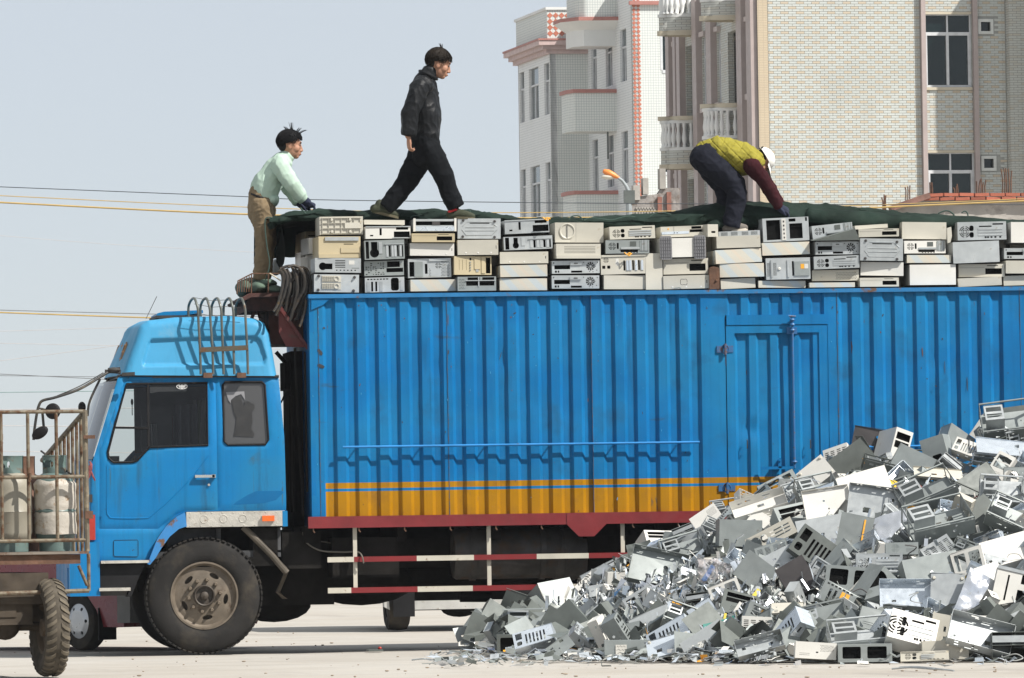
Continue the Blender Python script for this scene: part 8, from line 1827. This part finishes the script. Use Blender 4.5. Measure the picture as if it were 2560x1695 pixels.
# ================================================================== cargo tricycle with gas cylinders, left foreground
YT = T(140, 1370, 0); gT = G(120, 1690); YK = gT.y                # depth of its rear wheel
TY = YK                                                           # measuring plane of the cage rear
tk = thing('cargo_tricycle', 'rusty cargo tricycle with a pipe cage at the left edge', 'tricycle', Vector((gT.x, gT.y, 0)))
q = lambda u, v, dy=0.0: T(u, v, TY + dy)
AX = Vector((-math.sin(R(9)), math.cos(R(9)), 0))                 # the way it points: away, slightly left
SD_ = Vector((math.cos(R(9)), math.sin(R(9)), 0))                 # along its rear edge
corner = q(214, 1030)                                             # rear right cage corner (top)
def rear(u, v): return PL(u, v, corner, AX)
ztop, zmid, zlowr, zdeck = rear(140, 1029).z, rear(140, 1192).z, rear(140, 1351).z, rear(140, 1379).z
LEFT = 1.25; DEEP = 1.7
c0 = Vector((rear(214, 1190).x, rear(214, 1190).y, 0))
def cg_(s, d, z): return Vector((c0.x, c0.y, 0)) - SD_ * s + AX * d + Vector((0, 0, z))
def us(u, v=1190): return (c0 - rear(u, v)).dot(SD_)              # distance left of the corner
m_cage = m_pipe
def pipe(pts, r_, name, mat=None, par=None):
    mb = MB(); mb.tube(pts, r_, 8); return build(name, mb, mat or m_cage, par or tk)
cage = thing('cage', None, None, cg_(0, 0, zdeck), parent=tk)
pipe([cg_(-.005, 0, zdeck), cg_(.0, 0, ztop + .01)], .021, 'post', mk('dark_cage_post', (.12, .10, .07), .6, stain=((.3, .25, .17), .5, .65, 10)), cage)
for u in (142, 71, 4, -70): pipe([cg_(us(u), 0, zlowr), cg_(us(u), 0, ztop)], .0135, 'post', None, cage)
pipe([cg_(LEFT, 0, zdeck), cg_(LEFT, 0, ztop)], .018, 'post', None, cage)
for z in (ztop, zmid, zlowr): pipe([cg_(0, -.002, z), cg_(LEFT, -.002, z)], .0145, 'rail', None, cage)
pipe([cg_(us(71), -.02, zmid - .04), cg_(us(75), -.02, zmid + .03)], .012, 'latch_pin', None, cage)
# sloping right side gate with slats
SS = 1.55
def gate(d): return ztop - .02 - (ztop - rear(214, 1165).z) * d / SS * .80
pipe([cg_(.012, .03, gate(0)), cg_(.012, SS, gate(SS))], .020, 'sloped_rail', mk('dark_cage_post', (.12, .10, .07), .6), cage)
for i in range(10): d = .10 + i * (SS - .1) / 9.5; pipe([cg_(.012, d, zdeck), cg_(.012, d, gate(d) - .01)], .0135, 'slat', None, cage)
pipe([cg_(.02, .2, zmid - .02), cg_(.02, SS, zmid + .22)], .008, 'brace', m_dark, cage)
pipe([cg_(LEFT, 0, ztop), cg_(LEFT, DEEP, ztop - .3)], .014, 'side_rail', None, cage)
for i in range(6): pipe([cg_(LEFT, .2 + i * .25, zdeck), cg_(LEFT, .2 + i * .25, ztop - .04 - i * .045)], .012, 'slat', None, cage)
hb = MB(); a = cg_(-.03, -.01, rear(222, 1092).z); hb.box((a.x - .045, a.y - .03, a.z - .015), (a.x + .045, a.y + .02, a.z + .012)); build('latch', hb, m_rusty, cage)
hb = MB(); a = cg_(-.02, -.01, rear(224, 1287).z); hb.box((a.x - .03, a.y - .03, a.z - .03), (a.x + .03, a.y + .02, a.z + .03)); build('latch', hb, m_rusty, cage)
# deck and underframe
dk = MB(); P4 = [cg_(-.012, -.03, zdeck), cg_(LEFT + .02, -.03, zdeck), cg_(LEFT + .02, DEEP, zdeck), cg_(-.012, DEEP, zdeck)]; dk.prism([p - Vector((0, 0, .02)) for p in P4], (0, 0, .02)); build('deck', dk, mk('bare_deck_steel', (.20, .17, .14), .6, metal=.3, stain=((.12, .06, .035), .5, .62, 9)), tk)
dk = MB(); z0 = rear(140, 1410).z; P4 = [cg_(.05, .0, z0), cg_(LEFT, .0, z0), cg_(LEFT, DEEP - .1, z0), cg_(.05, DEEP - .1, z0)]; dk.prism(P4, (0, 0, zdeck - .022 - z0)); build('deck_skirt', dk, m_rusty, tk)
zb_ = rear(140, 1478).z
pipe([cg_(-.01, -.02, zdeck - .02), cg_(-.01, -.02, zb_)], .014, 'guard_post', None, tk); pipe([cg_(-.01, -.02, zb_), cg_(LEFT, -.02, zb_ - .02)], .017, 'rear_guard', None, tk); pipe([cg_(us(192), -.02, rear(190, 1414).z), cg_(us(213), -.02, rear(213, 1464).z)], .013, 'guard_brace', None, tk)
ub = MB(); wy = gT
for (s0, s1, d0, d1, z0, z1) in ((.18, 1.05, .1, 1.6, .55, .66), (.25, .6, .2, .6, .42, .56), (.55, .95, .05, .5, .46, .6), (.30, 1.2, .02, 1.2, .56, .80), (.42, 1.2, .06, .5, .40, .58)):
    P4 = [cg_(s0, d0, z0), cg_(s1, d0, z0), cg_(s1, d1, z0), cg_(s0, d1, z0)]; ub.prism(P4, (0, 0, z1 - z0))
ub.tube([cg_(.15, .25, .385), cg_(LEFT - .1, .25, .385)], .035, 8); ub.ell(cg_(.6, .25, .40), (.12, .14, .12)); ub.box((cg_(.62, .2, 0).x - .05, cg_(.62, .2, 0).y, .3), (cg_(.62, .2, 0).x + .05, cg_(.62, .2, 0).y + .2, .5))
build('underframe', ub, mk('muddy_underframe', (.05, .038, .026), .9, var=.4, vs_=6), tk)
rp_ = MB()
for k in range(4): rp_.tube(smoothpath([q(0, 1478 + 8 * k, .0), q(40, 1498 + 10 * k, .02 * k), q(75, 1500 - 14 * k, .0), q(100, 1475 - 12 * k, .04), q(120, 1455 - 6 * k, .05)], 5), .007, 5)
build('tangled_rope', rp_, mk('muddy_rope', (.16, .125, .085), .9), tk)
lf = MB()
for i in range(5): lf.prism([cg_(.12, .1, .52 + i * .012), cg_(.2, .1, .52 + i * .012), cg_(.2, 1.1, .52 + i * .012), cg_(.12, 1.1, .52 + i * .012)], (0, 0, .009))
build('leaf_spring', lf, m_grime, tk)
# chevron wheels
def trike_wheel(center, r, w):
    wh = thing('wheel', None, None, center, parent=tk); t = MB(); M = Matrix.Translation(center) @ Matrix.Rotation(R(9), 4, 'Z')
    t.lathe([(r * .55, w * .34), (r * .7, w * .47), (r * .86, w * .5), (r * .95, w * .42), (r * .99, w * .25), (r, 0), (r * .99, -w * .25), (r * .95, -w * .42), (r * .86, -w * .5), (r * .7, -w * .47), (r * .55, -w * .34)], 48, (0, 0, 0), 'x'); t.xf(M); build('tyre', t, mk('dusty_trike_tyre', (.07, .058, .042), .85, var=.25, vs_=6, stain=((.04, .034, .026), .5, .7, 7)), wh, smooth=45)
    lg = MB()
    for k in range(34):
        for s_ in (-1, 1):
            a = 2 * math.pi * (k + (.5 if s_ > 0 else 0)) / 34; pts = []
            for (x, da) in ((.10, -.01), (.24, .05), (.40, .09), (.49, .11)):
                rr = r * (1.0 - max(0, x - .2) ** 2 * .95) + .007; pts.append((s_ * x * w, rr, a + da))
            Q = [(x, rr * math.cos(b), rr * math.sin(b)) for x, rr, b in pts] + [(x, rr * math.cos(b + .075), rr * math.sin(b + .075)) for x, rr, b in reversed(pts)]
            I = [(x, y * .96, z * .96) for x, y, z in Q]; n = len(Q)
            lg.add(Q + I, [(i, i + 1, n - 2 - i, n - 1 - i) for i in range(n // 2 - 1)] + [(i, n + i, n + (i + 1) % n, (i + 1) % n) for i in range(n)])
    lg.xf(M); build('tread_lugs', lg, mk('dusty_lug', (.11, .092, .066), .85, var=.25, vs_=8), wh, smooth=30)['kind'] = 'stuff'
    rm = MB(); rm.lathe([(r * .56, w * .33), (r * .5, w * .3), (r * .45, w * .12), (r * .2, w * .1), (r * .18, w * .3), (.0, w * .3)], 30, (0, 0, 0), 'x'); rm.lathe([(r * .56, -w * .33), (r * .5, -w * .3), (r * .45, -w * .12), (r * .2, -w * .14), (r * .18, -w * .35), (.0, -w * .35)], 30, (0, 0, 0), 'x'); rm.xf(M); build('rim', rm, mk('muddy_rim', (.10, .075, .05), .8, var=.3), wh)
rt = .375
wc_ = G(126, 1690); wc_ = Vector((wc_.x, wc_.y + .05, rt)); trike_wheel(wc_, rt, .185); trike_wheel(wc_ - SD_ * .98, rt, .185)
fwc = wc_ - SD_ * .49 + AX * 2.2; trike_wheel(fwc, .34, .15)
fk = MB(); fk.tube([fwc + Vector((.12, 0, 0)), fwc + Vector((.12, -.05, .5)), fwc + Vector((0, -.15, .8))], .025, 8); fk.tube([fwc + Vector((-.12, 0, 0)), fwc + Vector((-.12, -.05, .5)), fwc + Vector((0, -.15, .8))], .025, 8); fk.tube([fwc + Vector((0, -.15, .75)), cg_(.6, DEEP - .1, .6)], .03, 8); fk.tube([fwc + Vector((-.35, -.25, .9)), fwc + Vector((0, -.15, .82)), fwc + Vector((.35, -.25, .9))], .014, 8); build('front_fork', fk, m_dark, tk)
# bench over the bed
bn = MB(); z = rear(40, 1095).z; P4 = [cg_(us(68), .9, z), cg_(LEFT - .05, .9, z), cg_(LEFT - .05, 1.3, z), cg_(us(68), 1.3, z)]; bn.prism(P4, (0, 0, .045)); bn.prism([p + Vector((0, 0, -.03)) for p in P4], (0, 0, .012)); build('bench', bn, mk('rusty_bench', (.17, .085, .05), .8, var=.3, vs_=8), tk)
bn = MB(); a = cg_(us(66), .9, z + .045); bn.prism([a, a + Vector((-.20, 0, 0)), a + Vector((-.2, 0, .02)), a + Vector((-.09, 0, .05)), a + Vector((-.01, 0, .10))], (0, .3, 0)); build('bench_bracket', bn, m_rusty, tk)
# gas cylinders
def cylinder(cx, d, label, mat, foot, collar, r=.157, h=.62, wrap=None, dz=0.0):
    b = cg_(us(cx), d, zdeck + .003 + dz); o = thing('gas_cylinder', label, 'gas cylinder', b, 'gas cylinders on the tricycle')
    t = MB(); t.lathe([(.0, .06), (r * .6, .07), (r * .93, .10), (r, .15), (r, h * .5 - .006), (r + .004, h * .5), (r, h * .5 + .006), (r, h - .13), (r * .97, h - .09), (r * .84, h - .04), (r * .55, h - .008), (.0, h)], 36, b); build('tank', t, mat, o, smooth=50)
    t = MB(); t.lathe([(r * .78, 0), (r * .82, 0), (r * .82, .10), (r * .78, .10)], 30, b); build('foot_ring', t, foot, o)
    t = MB(); rc = r * .60; hc = .15; n = 40
    def cm(x, zz, qd): a = x / rc; return (b.x + (rc - qd) * math.cos(a), b.y + (rc - qd) * math.sin(a), b.z + h - .03 + zz)
    Lc = 2 * math.pi * rc * .93; hol = [rrect(Lc * .12, .06, Lc * .32, .115, .02), rrect(Lc * .55, .06, Lc * .78, .115, .02)]
    vs0, fs0 = tri2d(densify(rect(0, 0, Lc, hc), .02), [densify(q_, .02) for q_ in hol]); t.add([cm(x, zz, 0) for x, zz in vs0], fs0); t.add([cm(x, zz, .004) for x, zz in vs0], fs0); t.tube([cm(Lc * i / 40, hc, .002) for i in range(41)], .005, 6); build('collar', t, collar, o, smooth=60)
    t = MB(); t.lathe([(.02, h - .01), (.02, h + .05), (.012, h + .05), (.012, h + .09), (.028, h + .09), (.028, h + .115), (0, h + .115)], 14, b); t.tube([b + Vector((0, 0, h + .06)), b + Vector((.05, -.02, h + .06))], .012, 8); build('valve', t, mk('brass_valve', (.3, .24, .13), .45, metal=.6), o)
    if wrap:
        w = MB(); n = 30; vs_ = []
        for j in range(17):
            for i in range(n): a = 2 * math.pi * i / n; zz = .13 + (h - .20) * j / 16 + (.02 * noise.noise((a * 1.5, j * .2, 3)) if j in (0, 16) else 0); rr = r + .008 + .010 * noise.noise((math.cos(a) * 3, math.sin(a) * 3, zz * 14)) - (.012 if abs(zz - h * .5) < .012 else 0) - (.02 if j == 16 else 0); vs_.append((b.x + rr * math.cos(a), b.y + rr * math.sin(a), b.z + zz))
        w.add(vs_, [(j * n + i, j * n + (i + 1) % n, (j + 1) * n + (i + 1) % n, (j + 1) * n + i) for j in range(16) for i in range(n)]); build('wrapping', w, wrap, o, smooth=80)
    return o
m_cylb = mk('worn_beige_enamel', (.27, .25, .20), .5, var=.12, stain=((.2, .1, .05), .64, .72, 9)); m_cylg = mk('worn_green_enamel', (.10, .15, .14), .45, var=.12, stain=((.12, .075, .045), .58, .7, 9)); m_cylbr = mk('rusty_brown_enamel', (.14, .07, .045), .6, var=.25, vs_=6)
ca = cylinder(44, .24, 'beige gas cylinder with red paint marks at the left edge', m_cylb, m_cylg, m_cylg)
mk_ = MB(); b = ORG[ca.name]; vs_ = []
for (a0, a1, z0, z1) in ((195, 235, .50, .53), (190, 222, .30, .40)):
    o = len(mk_.v); n = 8; mk_.add([(b.x + .1585 * math.cos(R(a0 + (a1 - a0) * i / n)), b.y + .1585 * math.sin(R(a0 + (a1 - a0) * i / n)), b.z + zz + .012 * noise.noise((i, zz * 30, 1))) for zz in (z0, z1) for i in range(n + 1)], [(i, i + 1, n + 2 + i, n + 1 + i) for i in range(n)])
build('red_paint_mark', mk_, mk('red_spray', (.45, .03, .03), .6), ca)
cylinder(153, .24, 'gas cylinder wrapped in torn white plastic beside the cage post', m_cylg, m_cylg, m_cylg, wrap=mk('torn_white_plastic', (.42, .39, .34), .45, var=.06, vs_=6, stain=((.22, .14, .07), .56, .68, 12), bump=.004, bs=40))
cylinder(100, .62, 'rusty brown gas cylinder behind the wrapped one', m_cylbr, m_cylbr, m_rusty, r=.15); cylinder(-4, .62, 'grey-green gas cylinder behind the beige one', m_cylg, m_cylg, m_cylg); cylinder(185, .72, 'blue-green gas cylinder against the sloped gate', mk('blue_green_enamel', (.09, .2, .22), .5, var=.15), m_cylg, m_cylg, r=.15); cylinder(40, 1.0, 'dark red gas cylinder under the bench', mk('dark_red_enamel', (.13, .03, .03), .5, var=.2), m_cylg, m_dark, r=.15, dz=.0)

# ================================================================== maroon car behind the cab, rear three-quarter view
def basis(p, h): h = h.normalized(); s = Vector((h.y, -h.x, 0)); M = Matrix.Identity(4); 
def car_frame(loc, ang): return Matrix.Translation(loc) @ Matrix.Rotation(ang, 4, 'Z')
def simple_car(name, label, loc, ang, paint, prof, width, wheels, roofx, m_bump, mudflap=True):
    """car pointing along +x of its frame; prof = side outline (x,z); wheels = x positions"""
    M = car_frame(loc, ang); o = bpy.data.objects.new(name, None); link(o); o.matrix_world = M; ORG[o.name] = None; tag(o, label, 'car')
    bd = MB(); n = len(prof); w2 = width / 2; rings_ = []
    for y, k in ((-w2 + .0, .0), (-w2 + .03, .0), (w2 - .03, 0), (w2, 0)): rings_.append(y)
    belt = .86
    vs_ = []
    for s_ in (-1, 1):
        for x, z in prof: vs_.append((x, s_ * (w2 - (max(0, z - belt) * .28) - (.04 if z < .35 else 0)), z))
    bd.add(vs_, [tuple(range(n - 1, -1, -1)), tuple(range(n, 2 * n))] + [(i, (i + 1) % n, n + (i + 1) % n, n + i) for i in range(n)]); build('body', bd, paint, o, local=True, smooth=30)
    return o, M
rl = G(203, 1626); hd_ang = math.atan2(math.cos(R(32)), -math.sin(R(32)))      # heading: away from the view and to the left
prof = [(-.72, .22), (-.78, .40), (-.80, .62), (-.74, .88), (-.55, .95), (-.35, 1.32), (.1, 1.40), (1.05, 1.38), (1.75, .98), (2.75, .86), (2.95, .70), (3.0, .45), (2.9, .25), (2.75, .22), (2.72, .38), (2.5, .58), (2.22, .58), (2.0, .38), (1.98, .2), (.36, .2), (.34, .38), (.14, .56), (-.14, .56), (-.34, .38), (-.36, .22)]
base_car = Vector((rl.x, rl.y, 0)); hvec = Vector((math.cos(hd_ang), math.sin(hd_ang), 0)); rightv = Vector((hvec.y, -hvec.x, 0)); cen = base_car + rightv * .75
car, MC = simple_car('parked_car', 'maroon car with grey bumper half hidden behind the truck cab', cen, hd_ang, mk('maroon_car_paint', (.17, .018, .025), .3, var=.06), prof, 1.62, None, None, None)
bm = MB(); bm.prism([(-.86, -.80, .26), (-.70, -.83, .26), (-.70, .83, .26), (-.86, .80, .26), (-.92, .5, .26), (-.92, -.5, .26)], (0, 0, .26)); build('bumper', bm, mk('grey_bumper', (.20, .20, .195), .6, var=.15), car, local=True)
bm = MB(); bm.box((-.80, -.82, .53), (-.72, .82, .56)); build('trim_strip', bm, mk('grey_trim', (.16, .16, .16), .5), car, local=True)
for s_ in (-1, 1):
    tl = MB(); tl.box((-.815, s_ * .74 - .1, .66), (-.76, s_ * .74 + .06, .84)); build('tail_light', tl, m_redlens, car, local=True)
    wn_ = MB(); ys = s_ * .70; wn_.add([(-.30, s_ * .745, .98), (1.55, s_ * .745, .99), (1.0, s_ * .675, 1.30), (-.12, s_ * .675, 1.30)], [(0, 1, 2, 3)]); build('side_window', wn_, m_wglass, car, local=True)
rw_ = MB(); rw_.add([(-.535, -.62, .98), (-.535, .62, .98), (-.372, .56, 1.285), (-.372, -.56, 1.285)], [(0, 1, 2, 3)]); rw_.xf(Matrix.Translation((-.012, 0, .004))); build('rear_window', rw_, m_wglass, car, local=True)
m_hub = mk('silver_wheel_cover', (.50, .52, .54), .35, metal=.5, var=.08)
def car_wheel(parent, x, y, s_, r, w):
    wh = bpy.data.objects.new('wheel', None); link(wh, parent); wh.location = (x, y, r); ORG[wh.name] = None; t = MB()
    t.lathe([(r * .6, -w * .45), (r * .8, -w * .5), (r * .94, -w * .45), (r, -w * .3), (r, w * .3), (r * .94, w * .45), (r * .8, w * .5), (r * .6, w * .45)], 40, (0, 0, 0), 'y'); build('tyre', t, m_tyre, wh, local=True)
    d = MB(); H = [circ(r * .46 * math.cos(R(60 * k)), r * .46 * math.sin(R(60 * k)), r * .06, 10) for k in range(6)]; d.sheet(circ(0, 0, r * .6, 36), H, .01, lambda a, b, qd: (a, s_ * (-w * .42 - .03 * (1 - (math.hypot(a, b) / (r * .6)) ** 2) + qd), b)); build('wheel_cover', d, m_hub, wh, local=True)
    d = MB(); d.lathe([(r * .6, s_ * -w * .40), (0, s_ * -w * .3)], 24, (0, 0, 0), 'y'); build('rim', d, m_black, wh, local=True)
for x in (0, 2.36):
    for s_ in (-1, 1): car_wheel(car, x, s_ * -.70, s_, .275, .17)
for s_ in (-1, 1):
    mf = MB(); mf.box((-.39, s_ * .72 - .1, .10), (-.375, s_ * .72 + .1, .40)); build('mud_flap', mf, m_black, car, local=True)

# ================================================================== dark van seen from behind under the truck
vb = G(1000, 1577); van = thing('parked_van', 'dark van with a silver bumper seen under the truck', 'van', Vector((vb.x, vb.y, 0))); vx, vy = vb.x, vb.y
b_ = MB(); b_.prism([(vx - .25, vy + .15, .42), (vx + 1.5, vy + .15, .42), (vx + 1.5, vy + .15, 1.2), (vx + 1.4, vy + .3, 1.75), (vx - .15, vy + .3, 1.75), (vx - .25, vy + .15, 1.2)], (0, 3.6, 0)); build('body', b_, mk('dark_van_paint', (.03, .03, .034), .4), van)
b_ = MB(); b_.box((vx - .16, vy + .02, T(1000, 1517, vy).z), (vx + 1.4, vy + .14, T(1000, 1503, vy).z)); b_.prism([(vx - .16, vy + .02, T(1000, 1517, vy).z), (vx - .1, vy + .02, T(1000, 1525, vy).z), (vx + 1.3, vy + .02, T(1000, 1525, vy).z), (vx + 1.4, vy + .02, T(1000, 1517, vy).z)], (0, .1, 0)); build('bumper', b_, mk('silver_bumper', (.55, .55, .52), .4, metal=.3, stain=((.3, .27, .22), .6, .7, 8)), van)
b_ = MB(); b_.tube([(vx + .2, vy + .5, .28), (vx + 1.3, vy + .5, .27)], .06, 8); b_.box((vx + .2, vy + .3, .21), (vx + 1.25, vy + 2.5, .42)); b_.ell((vx + .7, vy + .5, .22), (.2, .2, .09)); build('underbody', b_, m_grime, van)
for x in (vx, vx + 1.28):
    wh = thing('wheel', None, None, (x, vy, .3), parent=van); t = MB(); t.lathe([(.17, -.11), (.25, -.125), (.3, -.1), (.31, 0), (.3, .1), (.25, .125), (.17, .11)], 36, (x, vy + .3, .31), 'x'); build('tyre', t, m_tyre, wh); t = MB(); t.lathe([(.17, -.1), (0, -.06)], 24, (x, vy + .3, .31), 'x'); build('rim', t, m_dark, wh)
    f_ = MB(); f_.box((x - .07, vy - .03, .15), (x + .16, vy - .018, .45)); build('mud_flap', f_, m_black, van)
rw_ = MB(); rw_.box((vx + .02, vy + .2, 1.22), (vx + 1.25, vy + .205, 1.6)); rw_.xf(Matrix.Translation((0, -.0, 0))); build('rear_window', rw_, m_wglass, van)
# ================================================================== haze: the dusty air of the day
hz = MB(); hz.box((-70, -75, -1.2), (130, 330, 60)); 
mh = bpy.data.materials.new('haze_air'); mh.use_nodes = True; hn = mh.node_tree; hn.nodes.remove(hn.nodes['Principled BSDF'])
pv = hn.nodes.new('ShaderNodeVolumePrincipled'); pv.inputs['Color'].default_value = (.84, .89, .96, 1); pv.inputs['Density'].default_value = 0.00016; pv.inputs['Anisotropy'].default_value = 0.0
hn.links.new(pv.outputs[0], hn.nodes['Material Output'].inputs['Volume'])
hob = build('haze', hz, mh, smooth=0); tag(hob, 'thin pale haze filling the air over the yard', 'haze', kind='stuff')
